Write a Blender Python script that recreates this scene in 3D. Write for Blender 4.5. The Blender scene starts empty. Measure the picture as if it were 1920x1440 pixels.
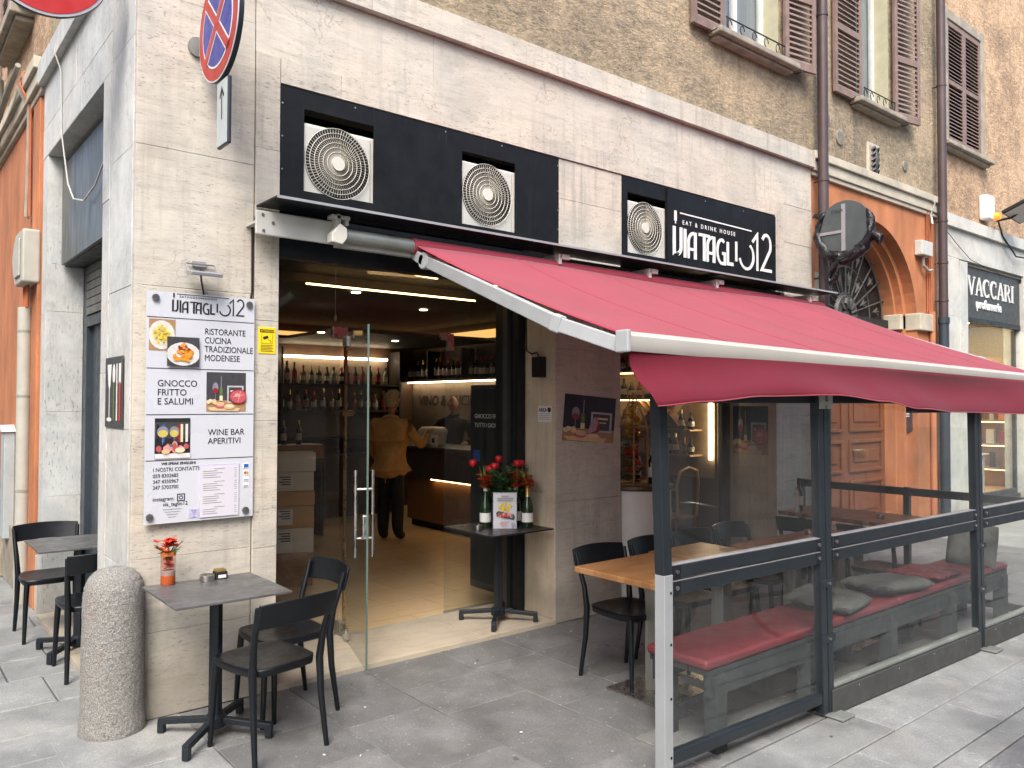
import bpy, bmesh, math, random
from mathutils import Vector, Matrix
random.seed(7)
R = math.radians
S = bpy.context.scene
C = S.collection

# ---------------------------------------------------------------- camera
yaw, pit, rol = R(50.708), R(1.351), R(0.123)
fw = Vector((math.cos(yaw)*math.cos(pit), math.sin(yaw)*math.cos(pit), math.sin(pit)))
r0 = Vector((math.sin(yaw), -math.cos(yaw), 0)); u0 = r0.cross(fw)
rt = math.cos(rol)*r0 + math.sin(rol)*u0
up = -math.sin(rol)*r0 + math.cos(rol)*u0
cam = bpy.data.objects.new('camera', bpy.data.cameras.new('camera'))
C.objects.link(cam)
cam.matrix_world = Matrix(((rt.x, up.x, -fw.x, -1.109), (rt.y, up.y, -fw.y, -4.541), (rt.z, up.z, -fw.z, 1.70), (0, 0, 0, 1)))
cam.data.sensor_width = 36.0
cam.data.lens = 1487.6/1920*36
cam.data.clip_start = 0.05
cam.data.clip_end = 500
S.camera = cam

# ---------------------------------------------------------------- world, sun, exposure
SUN_EL, SUN_AZ = R(51), R(226)          # azimuth measured from +X towards +Y, where the light comes from
W = bpy.data.worlds.new('World'); S.world = W; W.use_nodes = True
nt = W.node_tree; nt.nodes.clear()
sky = nt.nodes.new('ShaderNodeTexSky'); sky.sky_type = 'NISHITA'; sky.sun_disc = False
sky.sun_elevation = SUN_EL; sky.sun_rotation = math.pi/2 - SUN_AZ
sky.air_density = 1.0; sky.dust_density = 4.0; sky.ozone_density = 1.0
bg = nt.nodes.new('ShaderNodeBackground'); bg.inputs[1].default_value = 0.15
wo = nt.nodes.new('ShaderNodeOutputWorld')
nt.links.new(sky.outputs[0], bg.inputs[0]); nt.links.new(bg.outputs[0], wo.inputs[0])
sl = bpy.data.lights.new('sun', 'SUN'); sl.energy = 1.5; sl.angle = R(30); sl.color = (1.0, 0.965, 0.92)
so = bpy.data.objects.new('sun', sl); C.objects.link(so)
so.rotation_euler = Vector((math.cos(SUN_AZ)*math.cos(SUN_EL), math.sin(SUN_AZ)*math.cos(SUN_EL), math.sin(SUN_EL))).to_track_quat('Z', 'Y').to_euler()
S.view_settings.view_transform = 'Standard'; S.view_settings.look = 'None'
S.view_settings.exposure = 1.32; S.view_settings.gamma = 1; S.view_settings.use_curve_mapping = False
S.cycles.use_denoising = True
S.cycles.max_bounces = 10; S.cycles.transparent_max_bounces = 24; S.cycles.glossy_bounces = 4; S.cycles.diffuse_bounces = 4
S.cycles.sample_clamp_indirect = 6.0; S.cycles.caustics_reflective = False; S.cycles.caustics_refractive = False

# ---------------------------------------------------------------- materials
def N(nt, t, **k):
    n = nt.nodes.new(t)
    for a, b in k.items():
        if a.startswith('i_'): n.inputs[a[2:].replace('_', ' ')].default_value = b
        else: setattr(n, a, b)
    return n
def c4(c): return (c[0], c[1], c[2], 1)
def newmat(name):
    m = bpy.data.materials.new(name); m.use_nodes = True
    nt = m.node_tree; b = nt.nodes['Principled BSDF']
    return m, nt, b
def coords(nt, scale=(1, 1, 1), world=True, rot=(0, 0, 0)):
    if world: src = N(nt, 'ShaderNodeNewGeometry').outputs['Position']
    else: src = N(nt, 'ShaderNodeTexCoord').outputs['Object']
    mp = N(nt, 'ShaderNodeMapping'); mp.inputs['Scale'].default_value = scale; mp.inputs['Rotation'].default_value = rot
    nt.links.new(src, mp.inputs[0]); return mp.outputs[0]
def noise(nt, vec, scale, detail=4, rough=.55, dist=0):
    n = N(nt, 'ShaderNodeTexNoise'); n.inputs['Scale'].default_value = scale; n.inputs['Detail'].default_value = detail
    n.inputs['Roughness'].default_value = rough; n.inputs['Distortion'].default_value = dist
    nt.links.new(vec, n.inputs['Vector']); return n.outputs['Fac']
def ramp(nt, fac, stops):
    r = N(nt, 'ShaderNodeValToRGB'); e = r.color_ramp.elements
    while len(e) < len(stops): e.new(.5)
    for i, (p, c) in enumerate(stops):
        e[i].position = p; e[i].color = c4(c) if hasattr(c, '__len__') else (c, c, c, 1)
    nt.links.new(fac, r.inputs[0]); return r.outputs[0]
def mix(nt, a, b, f, mode='MIX'):
    m = N(nt, 'ShaderNodeMix', data_type='RGBA', blend_type=mode)
    for s, v in ((6, a), (7, b), (0, f)):
        if hasattr(v, 'is_output') or isinstance(v, bpy.types.NodeSocket): nt.links.new(v, m.inputs[s])
        else: m.inputs[s].default_value = c4(v) if hasattr(v, '__len__') else v
    return m.outputs[2]
def bumpn(nt, b, h, st, dist=.01):
    n = N(nt, 'ShaderNodeBump'); n.inputs['Strength'].default_value = st; n.inputs['Distance'].default_value = dist
    nt.links.new(h, n.inputs['Height']); nt.links.new(n.outputs[0], b.inputs['Normal'])
MATS = {}
def mixf(nt, v, k):
    m = N(nt, 'ShaderNodeMath', operation='MULTIPLY'); nt.links.new(v, m.inputs[0]); m.inputs[1].default_value = k; return m.outputs[0]
def mat(name, col, rough=.5, metal=0, var=.12, scale=6, bump=0, bscale=60, spec=.5, rvar=.1, world=True, sc=(1, 1, 1), perobj=0):
    m, nt, b = newmat(name)
    v = coords(nt, sc, world)
    f = noise(nt, v, scale, 5, .6)
    lo = tuple(x*(1-var) for x in col); hi = tuple(min(1, x*(1+var)) for x in col)
    cc = ramp(nt, f, [(.3, lo), (.7, hi)])
    if perobj:
        oi = N(nt, 'ShaderNodeObjectInfo')
        mr = N(nt, 'ShaderNodeMapRange'); mr.inputs[3].default_value = 1-perobj; mr.inputs[4].default_value = 1+perobj
        nt.links.new(oi.outputs['Random'], mr.inputs[0]); cc = mix(nt, cc, mr.outputs[0], 1.0, 'MULTIPLY')
    nt.links.new(cc, b.inputs['Base Color'])
    rr = ramp(nt, noise(nt, v, scale*2.3, 3), [(.3, max(0.02, rough-rvar)), (.7, min(1, rough+rvar))])
    nt.links.new(rr, b.inputs['Roughness'])
    b.inputs['Metallic'].default_value = metal; b.inputs['Specular IOR Level'].default_value = spec
    if bump: bumpn(nt, b, noise(nt, v, bscale, 4, .6), bump)
    MATS[name] = m; return m
def emit(name, col, st):
    m, nt, b = newmat(name)
    b.inputs['Base Color'].default_value = c4(col); b.inputs['Emission Color'].default_value = c4(col); b.inputs['Emission Strength'].default_value = st
    MATS[name] = m; return m
def glass(name, tint=(.97, .985, .975), ior=1.5, rough=0.0, dirt=.0):
    m, nt, b = newmat(name); nt.nodes.remove(b)
    out = nt.nodes['Material Output']
    t = N(nt, 'ShaderNodeBsdfTransparent'); t.inputs[0].default_value = c4(tint)
    g = N(nt, 'ShaderNodeBsdfGlossy'); g.inputs['Roughness'].default_value = rough
    fr = N(nt, 'ShaderNodeFresnel'); fr.inputs['IOR'].default_value = ior
    geo = N(nt, 'ShaderNodeNewGeometry'); inv = N(nt, 'ShaderNodeMath', operation='SUBTRACT'); inv.inputs[0].default_value = 1.0; nt.links.new(geo.outputs['Backfacing'], inv.inputs[1])
    ff = N(nt, 'ShaderNodeMath', operation='MULTIPLY'); nt.links.new(fr.outputs[0], ff.inputs[0]); nt.links.new(inv.outputs[0], ff.inputs[1])   # a thin pane reflects once, at the face the ray enters
    mx = N(nt, 'ShaderNodeMixShader'); nt.links.new(ff.outputs[0], mx.inputs[0]); nt.links.new(t.outputs[0], mx.inputs[1]); nt.links.new(g.outputs[0], mx.inputs[2])
    last = mx.outputs[0]
    if dirt:
        d = N(nt, 'ShaderNodeBsdfDiffuse'); d.inputs[0].default_value = (.75, .77, .76, 1)
        f = ramp(nt, noise(nt, coords(nt, (1, 1, .6)), 2.2, 6, .65), [(.35, dirt*.3), (.8, dirt)])
        m2 = N(nt, 'ShaderNodeMixShader'); nt.links.new(f, m2.inputs[0]); nt.links.new(last, m2.inputs[1]); nt.links.new(d.outputs[0], m2.inputs[2]); last = m2.outputs[0]
    nt.links.new(last, out.inputs[0]); MATS[name] = m; return m

def travertine(name, base, sc=(2.2, 2.2, 16), pits=.5, stain=.5, dark=(.17, .145, .12), perobj=.05):
    m, nt, b = newmat(name)
    v = coords(nt, sc); w = coords(nt)
    c1 = ramp(nt, noise(nt, v, 1.6, 8, .62, .6), [(.20, tuple(x*.74 for x in base)), (.46, base), (.74, tuple(min(1, x*1.12) for x in base))])
    bl = ramp(nt, noise(nt, w, 2.1, 6, .68, .5), [(.36, tuple(.80+.02*i for i in range(3))), (.56, (1.0, 1.0, 1.0))]); c1 = mix(nt, c1, bl, 1.0, 'MULTIPLY')
    tint = ramp(nt, noise(nt, w, 1.3, 3, .6), [(.35, (1.0, .965, .92)), (.65, (.98, 1.0, 1.0))])
    c1 = mix(nt, c1, tint, 1.0, 'MULTIPLY')
    # open pores and hairline cracks
    pv = coords(nt, (sc[0]*5, sc[1]*5, sc[2]*2.6))
    pf = noise(nt, pv, 2.2, 6, .7, .3)
    pit = ramp(nt, pf, [(.385, 1), (.43, 0)])
    zone = ramp(nt, noise(nt, w, 2.4, 4), [(.36, .12), (.56, 1)])
    pz = N(nt, 'ShaderNodeMath', operation='MULTIPLY'); nt.links.new(pit, pz.inputs[0]); nt.links.new(zone, pz.inputs[1])
    pz2 = N(nt, 'ShaderNodeMath', operation='MULTIPLY'); nt.links.new(pz.outputs[0], pz2.inputs[0]); pz2.inputs[1].default_value = pits
    c2 = mix(nt, c1, dark, pz2.outputs[0])
    ck = N(nt, 'ShaderNodeTexVoronoi', feature='DISTANCE_TO_EDGE'); ck.inputs['Scale'].default_value = 1.1
    wv = N(nt, 'ShaderNodeVectorMath', operation='ADD'); nn = N(nt, 'ShaderNodeTexNoise'); nn.inputs['Scale'].default_value = 3.5; nn.inputs['Detail'].default_value = 6
    nt.links.new(w, nn.inputs['Vector']); nt.links.new(w, wv.inputs[0]); nt.links.new(nn.outputs['Color'], wv.inputs[1]); nt.links.new(wv.outputs[0], ck.inputs['Vector'])
    crk = ramp(nt, ck.outputs['Distance'], [(.0, 1), (.009, 0)])
    cz = ramp(nt, noise(nt, w, 1.4, 2), [(.56, 0), (.60, .55)])
    cm = N(nt, 'ShaderNodeMath', operation='MULTIPLY'); nt.links.new(crk, cm.inputs[0]); nt.links.new(cz, cm.inputs[1])
    c2 = mix(nt, c2, dark, cm.outputs[0])
    # run-off streaks
    sv = coords(nt, (11, 11, .55))
    sf = ramp(nt, noise(nt, sv, 1.5, 6, .65), [(.50, 0), (.64, stain)])
    sz = ramp(nt, noise(nt, w, .8, 3), [(.42, 0), (.62, 1)])
    sm = N(nt, 'ShaderNodeMath', operation='MULTIPLY'); nt.links.new(sf, sm.inputs[0]); nt.links.new(sz, sm.inputs[1])
    c2 = mix(nt, c2, tuple(x*.55 for x in base), sm.outputs[0])
    # splash dirt at street level
    sx = N(nt, 'ShaderNodeSeparateXYZ'); nt.links.new(w, sx.inputs[0])
    zz = N(nt, 'ShaderNodeMath', operation='ADD'); zn = noise(nt, w, 5, 5); nt.links.new(sx.outputs[2], zz.inputs[0])
    z3 = N(nt, 'ShaderNodeMath', operation='MULTIPLY'); nt.links.new(zn, z3.inputs[0]); z3.inputs[1].default_value = -.35; nt.links.new(z3.outputs[0], zz.inputs[1])
    dz = ramp(nt, zz.outputs[0], [(.0, .45), (.22, 0)])
    c2 = mix(nt, c2, (.17, .15, .12), dz)
    oi = N(nt, 'ShaderNodeObjectInfo'); mr = N(nt, 'ShaderNodeMapRange'); mr.inputs[3].default_value = 1-perobj; mr.inputs[4].default_value = 1+perobj
    nt.links.new(oi.outputs['Random'], mr.inputs[0]); c2 = mix(nt, c2, mr.outputs[0], 1.0, 'MULTIPLY')
    nt.links.new(c2, b.inputs['Base Color']); b.inputs['Roughness'].default_value = .62
    hs = N(nt, 'ShaderNodeMath', operation='SUBTRACT'); nt.links.new(noise(nt, v, 7, 5, .7), hs.inputs[0]); nt.links.new(pz2.outputs[0], hs.inputs[1])
    bumpn(nt, b, hs.outputs[0], .35, .006)
    MATS[name] = m; return m
def plaster(name, lo, mid, hi, bump=.9):
    m, nt, b = newmat(name); w = coords(nt)
    a = noise(nt, w, 1.0, 6, .62, .3); d = noise(nt, coords(nt, (1, 1, 1.6)), 8, 8, .72, .4)
    am = N(nt, 'ShaderNodeMath', operation='ADD'); nt.links.new(a, am.inputs[0]); nt.links.new(d, am.inputs[1])
    mm = N(nt, 'ShaderNodeMath', operation='MULTIPLY'); nt.links.new(am.outputs[0], mm.inputs[0]); mm.inputs[1].default_value = .5
    c = ramp(nt, mm.outputs[0], [(.42, lo), (.50, mid), (.565, hi)])
    fl_ = ramp(nt, noise(nt, coords(nt, (1, 1, 1.7)), 22, 6, .75, .5), [(.40, 0), (.60, 1)]); c = mix(nt, c, hi, mixf(nt, fl_, .55))
    st = ramp(nt, noise(nt, coords(nt, (5, 5, .7)), 1.4, 6, .65), [(.54, 0), (.74, .4)])
    c = mix(nt, c, tuple(x*.55 for x in lo), st)
    gr = ramp(nt, noise(nt, w, 28, 4, .7), [(.36, .72), (.6, 1.1)])
    c = mix(nt, c, gr, .8, 'MULTIPLY')
    nt.links.new(c, b.inputs['Base Color']); b.inputs['Roughness'].default_value = .92
    bumpn(nt, b, noise(nt, coords(nt, (1, 1, 2)), 14, 8, .7), bump, .03)
    MATS[name] = m; return m
def brickmat(name, cols, w, h, mortar, mcol, rough=.5, rot=(0, 0, 0), world=True, bump=.2, off=.5):
    m, nt, b = newmat(name); v = coords(nt, (1, 1, 1), world, rot)
    br = N(nt, 'ShaderNodeTexBrick'); br.offset = off; nt.links.new(v, br.inputs['Vector'])
    br.inputs['Scale'].default_value = 1; br.inputs['Brick Width'].default_value = w; br.inputs['Row Height'].default_value = h
    br.inputs['Mortar Size'].default_value = mortar; br.inputs['Color1'].default_value = c4(cols[0]); br.inputs['Color2'].default_value = c4(cols[1]); br.inputs['Mortar'].default_value = c4(mcol)
    g = ramp(nt, noise(nt, coords(nt, (3, 22, 3), world, rot), 3, 5, .6), [(.3, .8), (.7, 1.15)])
    c = mix(nt, br.outputs[0], g, .8, 'MULTIPLY'); nt.links.new(c, b.inputs['Base Color']); b.inputs['Roughness'].default_value = rough
    MATS[name] = m; return m
def wood(name, c1, c2, rough=.45, sc=(2, 26, 26), world=True):
    m, nt, b = newmat(name); v = coords(nt, sc, world)
    c = ramp(nt, noise(nt, v, 1.5, 6, .6, .8), [(.3, c1), (.7, c2)])
    nt.links.new(c, b.inputs['Base Color']); b.inputs['Roughness'].default_value = rough
    bumpn(nt, b, noise(nt, v, 3, 4), .1, .004); MATS[name] = m; return m

travertine('travertine', (.545, .505, .435), pits=.62, stain=.6)
travertine('travertine_cool', (.56, .575, .565), sc=(6, 6, 3.2), pits=.6, stain=.4)
travertine('travertine_vert', (.60, .51, .39), sc=(18, 18, 1.1), pits=.35, stain=.2)
travertine('travertine_step', (.66, .58, .455), sc=(3, 10, 3), pits=.2, stain=0, perobj=.02)
travertine('marble_white', (.56, .56, .52), sc=(2, 2, 2.5), pits=.15, stain=.15, perobj=.02)
plaster('plaster_dark', (.19, .16, .115), (.32, .26, .175), (.46, .36, .235), .9)
plaster('plaster_light', (.24, .165, .105), (.46, .31, .19), (.62, .43, .27), 1.0)
mat('orange', (.42, .165, .072), .85, var=.30, scale=2.6, bump=.35, bscale=30, sc=(1, 1, .5))
mat('orange_dark', (.36, .115, .03), .8, var=.2, scale=3, bump=.2, bscale=30)
mat('cream_trim', (.47, .43, .34), .8, var=.2, scale=4, bump=.3, bscale=20)
mat('joint_grey', (.27, .25, .21), .9)
mat('panel_black', (.0045, .005, .0060), .5, spec=.28, var=.30, scale=1.6, sc=(3, 3, 1.2), rvar=.10)
mat('metal_dark', (.016, .019, .023), .42, metal=.4, var=.15, scale=5, rvar=.1)
mat('anthracite', (.024, .031, .037), .36, metal=.3, var=.12, scale=4, rvar=.08)
mat('anthracite_flat', (.06, .062, .06), .5, metal=.2, var=.15)
mat('black_matte', (.008, .008, .009), .6)
mat('void_black', (.003, .003, .003), .9)
mat('white_plastic', (.58, .57, .51), .45, var=.1, scale=5)
mat('offwhite_metal', (.50, .50, .46), .4, var=.12, scale=5, bump=.02)
mat('white_bar', (.42, .41, .37), .38, var=.06, scale=3)
mat('arm_white', (.36, .38, .39), .4, var=.06)
mat('galv', (.30, .32, .29), .42, metal=.55, var=.2, scale=5)
mat('alu', (.38, .40, .41), .42, metal=.35, var=.05, scale=5)
mat('steel', (.58, .57, .54), .28, metal=1, var=.1, scale=6)
mat('steel_brushed', (.46, .46, .43), .38, metal=.9, var=.12, scale=6, sc=(8, 8, .6))
mat('brass', (.62, .45, .22), .3, metal=1)
mat('chair_black', (.0045, .006, .0085), .36, spec=.35, var=.2, scale=12, bump=.04, bscale=400, rvar=.06, world=False)
mat('slate_top', (.085, .085, .085), .42, var=.3, scale=9, rvar=.1, bump=.05, bscale=80)
mat('slate_dark', (.02, .02, .021), .35, var=.3, scale=9)
mat('table_iron', (.013, .018, .024), .42, metal=.3)
mat('cushion_grey', (.085, .088, .080), .95, var=.25, scale=14, bump=.5, bscale=120)
mat('red_vinyl', (.145, .024, .030), .45, var=.12, scale=5, bump=.15, bscale=18)
mat('bench_dark', (.030, .037, .038), .6, var=.25, scale=8)
mat('drain_brown', (.075, .052, .053), .5, metal=.2, var=.2, scale=3)
mat('shutter_brown', (.21, .145, .12), .6, var=.22, scale=9, bump=.1)
mat('frame_cream', (.42, .40, .28), .6, var=.12)
mat('sill_stone', (.30, .27, .215), .85, var=.3, scale=6, bump=.3, bscale=30)
mat('curtain', (.30, .32, .33), .8, var=.25, scale=3, sc=(30, 30, .4))
mat('window_white', (.62, .63, .60), .5)
mat('iron', (.02, .02, .02), .6)
mat('grille_iron', (.085, .085, .08), .55, metal=.3)
mat('sign_red', (.36, .022, .018), .4, var=.06); mat('sign_blue', (.028, .038, .25), .4, var=.06); mat('sign_white', (.68, .70, .72), .4, var=.04)
mat('sign_back', (.10, .12, .125), .45, metal=.5, var=.15)
mat('noentry_red', (.36, .002, .002), .4, var=.03); mat('rim_grey', (.33, .33, .35), .4, metal=.4)
mat('arrow_plate', (.40, .46, .47), .4)
mat('bag_black', (.004, .004, .006), .32, var=.3, scale=20, bump=1.0, bscale=30)
mat('print_black', (.012, .012, .013), .5); mat('print_grey', (.25, .25, .26), .5)
mat('board_white', (.52, .54, .58), .3, var=.03, scale=2)
mat('yellow', (.78, .58, .012), .45, var=.04); mat('paper', (.56, .55, .60), .6, var=.03)
mat('letter_white', (.72, .72, .70), .4, var=.05); mat('led_letter', (.70, .71, .68), .4)
mat('cable_black', (.01, .01, .01), .5); mat('cable_white', (.45, .46, .43), .6); mat('conduit_grey', (.30, .30, .26), .6, var=.2)
mat('conduit_orange', (.38, .12, .05), .7, var=.2); mat('pvc', (.42, .42, .37), .55, var=.1); mat('dark_green', (.08, .13, .11), .6)
mat('door_slate', (.035, .048, .060), .45, var=.15)
mat('panel_grey', (.10, .105, .10), .38, metal=.35, var=.35, scale=2, sc=(4, 4, .7), rvar=.08)
# interiors
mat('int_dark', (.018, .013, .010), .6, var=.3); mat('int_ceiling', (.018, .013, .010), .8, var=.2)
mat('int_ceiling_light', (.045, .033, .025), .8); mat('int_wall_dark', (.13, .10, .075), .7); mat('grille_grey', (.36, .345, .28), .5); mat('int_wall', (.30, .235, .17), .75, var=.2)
mat('int_brown', (.055, .028, .016), .5, var=.3)
brickmat('int_floor', ((.54, .385, .215), (.62, .455, .27)), .75, .42, .003, (.22, .15, .08), .32)
brickmat('wood_plank', ((.16, .075, .03), (.23, .115, .05)), 1.3, .12, .002, (.04, .02, .01), .45, rot=(R(90), 0, R(90)))
brickmat('butcher', ((.27, .125, .045), (.42, .22, .095)), .36, .06, .0008, (.2, .09, .04), .36)
wood('wood_light', (.38, .24, .11), (.50, .34, .17)); wood('wood_oak', (.24, .12, .045), (.34, .19, .08)); wood('wood_door', (.13, .042, .020), (.22, .080, .034), .4, (20, 20, 1.5))
wood('wood_dark', (.05, .018, .01), (.09, .035, .02), .35, (3, 3, 3))
mat('counter_stone', (.055, .042, .042), .4, var=.15)
mat('carton', (.50, .31, .16), .8, var=.08); mat('carton_white', (.68, .66, .60), .75, var=.06); mat('barrel_cream', (.56, .54, .50), .5, var=.05)
emit('led_warm', (1.0, .62, .26), 4.0); emit('led_white', (1.0, .76, .48), 6.5); emit('led_cove', (1.0, .56, .18), .5); emit('lamp_white', (1, .84, .62), 6.0); emit('shop_light', (1, .80, .52), 45.0)
emit('amber_lens', (1.0, .22, .02), .6)
glass('glass_clear', ior=1.6); glass('glass_fence', (.98, .99, .985), 1.5, dirt=.018); glass('glass_shop', (.93, .94, .92), 1.5, dirt=.015); glass('glass_upper', (.9, .92, .93), 1.6); glass('glass_vase', (.9, .75, .7), 1.4)
for n_, c_ in (('bottle_green', (.012, .03, .012)), ('bottle_dark', (.008, .008, .008)), ('bottle_amber', (.22, .075, .012)), ('bottle_clear', (.30, .31, .28)), ('bottle_red', (.16, .012, .012))):
    mat(n_, c_, .12, var=.1, spec=.7)
mat('label_cream', (.58, .55, .46), .6); mat('label_red', (.4, .03, .02), .6); mat('foil_gold', (.6, .42, .14), .3, metal=.8); mat('foil_red', (.5, .03, .05), .35, metal=.5)
mat('leaf', (.05, .12, .04), .5, var=.4, scale=20); mat('leaf_light', (.15, .24, .05), .5, var=.3, scale=20); mat('rose_red', (.50, .008, .018), .5, var=.25, scale=30)
mat('petal_orange', (.72, .09, .03), .55, var=.35, scale=25); mat('petal_rust', (.50, .05, .015), .55, var=.35, scale=25); mat('petal_pink', (.75, .28, .22), .6, var=.2); mat('petal_yellow', (.75, .45, .05), .6, var=.2)
mat('sand_orange', (.50, .14, .03), .8); mat('sand_grey', (.34, .34, .34), .9)
mat('jacket', (.54, .31, .11), .85, var=.18, scale=9, bump=.5, bscale=45, world=False); mat('trousers', (.010, .010, .011), .8, world=False)
mat('skin', (.42, .19, .12), .55, var=.08, world=False); mat('hair_fair', (.46, .36, .24), .8, var=.3, scale=40, world=False); mat('shirt_black', (.009, .009, .012), .8, world=False)
for n_, c_ in (('f_navy', (.012, .014, .03)), ('f_wood', (.34, .20, .10)), ('f_wine', (.25, .02, .03)), ('f_meat', (.45, .09, .10)), ('f_meat_l', (.60, .28, .28)), ('f_bread', (.62, .42, .22)), ('f_cream', (.66, .56, .36)), ('f_yellow', (.72, .50, .04)), ('f_pasta', (.60, .26, .05)), ('f_plate', (.60, .59, .57)), ('f_frame', (.40, .41, .43)), ('f_lilac', (.40, .24, .32)), ('f_green', (.10, .16, .05)), ('f_dkgrey', (.05, .05, .055)), ('f_glass', (.20, .21, .25)), ('f_ywine', (.50, .42, .10)), ('f_blue', (.03, .10, .42)), ('f_red', (.55, .04, .02)), ('f_orange', (.75, .28, .02)), ('f_violet', (.34, .33, .55)), ('f_lav', (.46, .44, .60))):
    mat(n_, c_, .35, var=.15, scale=30)
def granite(name, base, world=True):
    m, nt, b = newmat(name); w = coords(nt, (1, 1, 1), world)
    sp = ramp(nt, noise(nt, w, 150, 3, .85), [(.36, tuple(x*.5 for x in base)), (.5, base), (.64, tuple(min(.8, x*1.7) for x in base))])
    ru = ramp(nt, noise(nt, w, 4.5, 6, .7), [(.58, 0), (.75, .45)])
    sx = N(nt, 'ShaderNodeSeparateXYZ'); nt.links.new(w, sx.inputs[0])
    lx = ramp(nt, sx.outputs[0], [(.0, 1), (.12, 0)])
    # rust bloom on the street side of the stone
    mm = N(nt, 'ShaderNodeMath', operation='MULTIPLY'); nt.links.new(ru, mm.inputs[0]); mm.inputs[1].default_value = .8
    c = mix(nt, sp, (.33, .17, .075), mm.outputs[0])
    nt.links.new(c, b.inputs['Base Color']); b.inputs['Roughness'].default_value = .9
    bumpn(nt, b, noise(nt, w, 42, 5, .75), 1.0, .02); MATS[name] = m
granite('granite', (.265, .26, .242))
def paving(name, base, perobj=.16, speck=.5):
    m, nt, b = newmat(name); w = coords(nt)
    f = noise(nt, w, 3.2, 7, .65, .4)
    c = ramp(nt, f, [(.3, tuple(x*.74 for x in base)), (.7, tuple(x*1.24 for x in base))])
    g = ramp(nt, noise(nt, w, 120, 3, .8), [(.33, .66), (.6, 1.16)]); c = mix(nt, c, g, .8, 'MULTIPLY')
    sp = ramp(nt, noise(nt, w, 26, 3, .65), [(.655, 0), (.70, speck)]); c = mix(nt, c, (.55, .55, .53), sp)
    s2 = ramp(nt, noise(nt, w, 75, 2, .6), [(.70, 0), (.74, speck)]); c = mix(nt, c, (.6, .6, .58), s2)
    wp = ramp(nt, noise(nt, w, 1.9, 4, .6), [(.5, 0), (.7, .22)]); c = mix(nt, c, (base[0]*1.15, base[1]*1.0, base[2]*.82), wp)
    dk = ramp(nt, noise(nt, w, 1.3, 6, .7), [(.40, .42), (.58, 0)]); c = mix(nt, c, tuple(x*.42 for x in base), dk)
    oi = N(nt, 'ShaderNodeObjectInfo'); mr = N(nt, 'ShaderNodeMapRange'); mr.inputs[3].default_value = 1-perobj; mr.inputs[4].default_value = 1+perobj
    nt.links.new(oi.outputs['Random'], mr.inputs[0]); c = mix(nt, c, mr.outputs[0], 1.0, 'MULTIPLY')
    nt.links.new(c, b.inputs['Base Color']); nt.links.new(ramp(nt, f, [(.3, .5), (.7, .75)]), b.inputs['Roughness'])
    bumpn(nt, b, noise(nt, w, 34, 7, .75), .55, .012); MATS[name] = m
paving('paving_shade_dark', (.158, .162, .162), .06, .7); paving('paving_shade_mid', (.195, .199, .197), .07, .7); paving('paving_light', (.265, .274, .268), .08, .5); paving('asphalt', (.20, .206, .21), .02, .6); mat('joint_dark', (.10, .097, .09), .95)
def streaked(name, base, hi, rough):
    m, nt, b = newmat(name); f = ramp(nt, noise(nt, coords(nt, (26, 26, .9)), 1.3, 5, .7), [(.56, 0), (.70, .55)])
    z = ramp(nt, noise(nt, coords(nt), 2.0, 3), [(.42, 0), (.58, 1)]); k = N(nt, 'ShaderNodeMath', operation='MULTIPLY'); nt.links.new(f, k.inputs[0]); nt.links.new(z, k.inputs[1])
    d = ramp(nt, noise(nt, coords(nt), 9, 6, .7), [(.35, base), (.7, tuple(x*2.2 for x in base))])
    nt.links.new(mix(nt, d, hi, k.outputs[0]), b.inputs['Base Color']); nt.links.new(ramp(nt, noise(nt, coords(nt), 5, 5), [(.3, rough-.1), (.7, rough+.15)]), b.inputs['Roughness']); b.inputs['Specular IOR Level'].default_value = .28; MATS[name] = m
streaked('panel_black', (.004, .0045, .0052), (.035, .037, .040), .48)
def fabric(name, col, sheen=.35, trans=.22):
    m, nt, b = newmat(name); out = nt.nodes['Material Output']; w = coords(nt)
    c = ramp(nt, noise(nt, w, 2.0, 5, .6), [(.3, tuple(x*.93 for x in col)), (.7, tuple(min(1, x*1.06) for x in col))])
    sp = ramp(nt, noise(nt, w, 60, 2, .5), [(.80, 0), (.83, .25)]); c = mix(nt, c, (.75, .6, .6), sp)
    nt.links.new(c, b.inputs['Base Color']); b.inputs['Roughness'].default_value = .85; b.inputs['Sheen Weight'].default_value = sheen; b.inputs['Specular IOR Level'].default_value = .3; b.inputs['Sheen Roughness'].default_value = .45
    tr = N(nt, 'ShaderNodeBsdfTranslucent'); nt.links.new(c, tr.inputs[0])
    mx = N(nt, 'ShaderNodeMixShader'); mx.inputs[0].default_value = trans
    nt.links.new(b.outputs[0], mx.inputs[1]); nt.links.new(tr.outputs[0], mx.inputs[2]); nt.links.new(mx.outputs[0], out.inputs[0])
    bumpn(nt, b, noise(nt, w, 7, 4), .1, .01); MATS[name] = m
fabric('awning_red', (.46, .060, .100), .40, .38); fabric('valance_shade_red', (.125, .005, .017), .10, .08)  # same cloth twice; the valance copy has its shade mixed into the red

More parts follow.
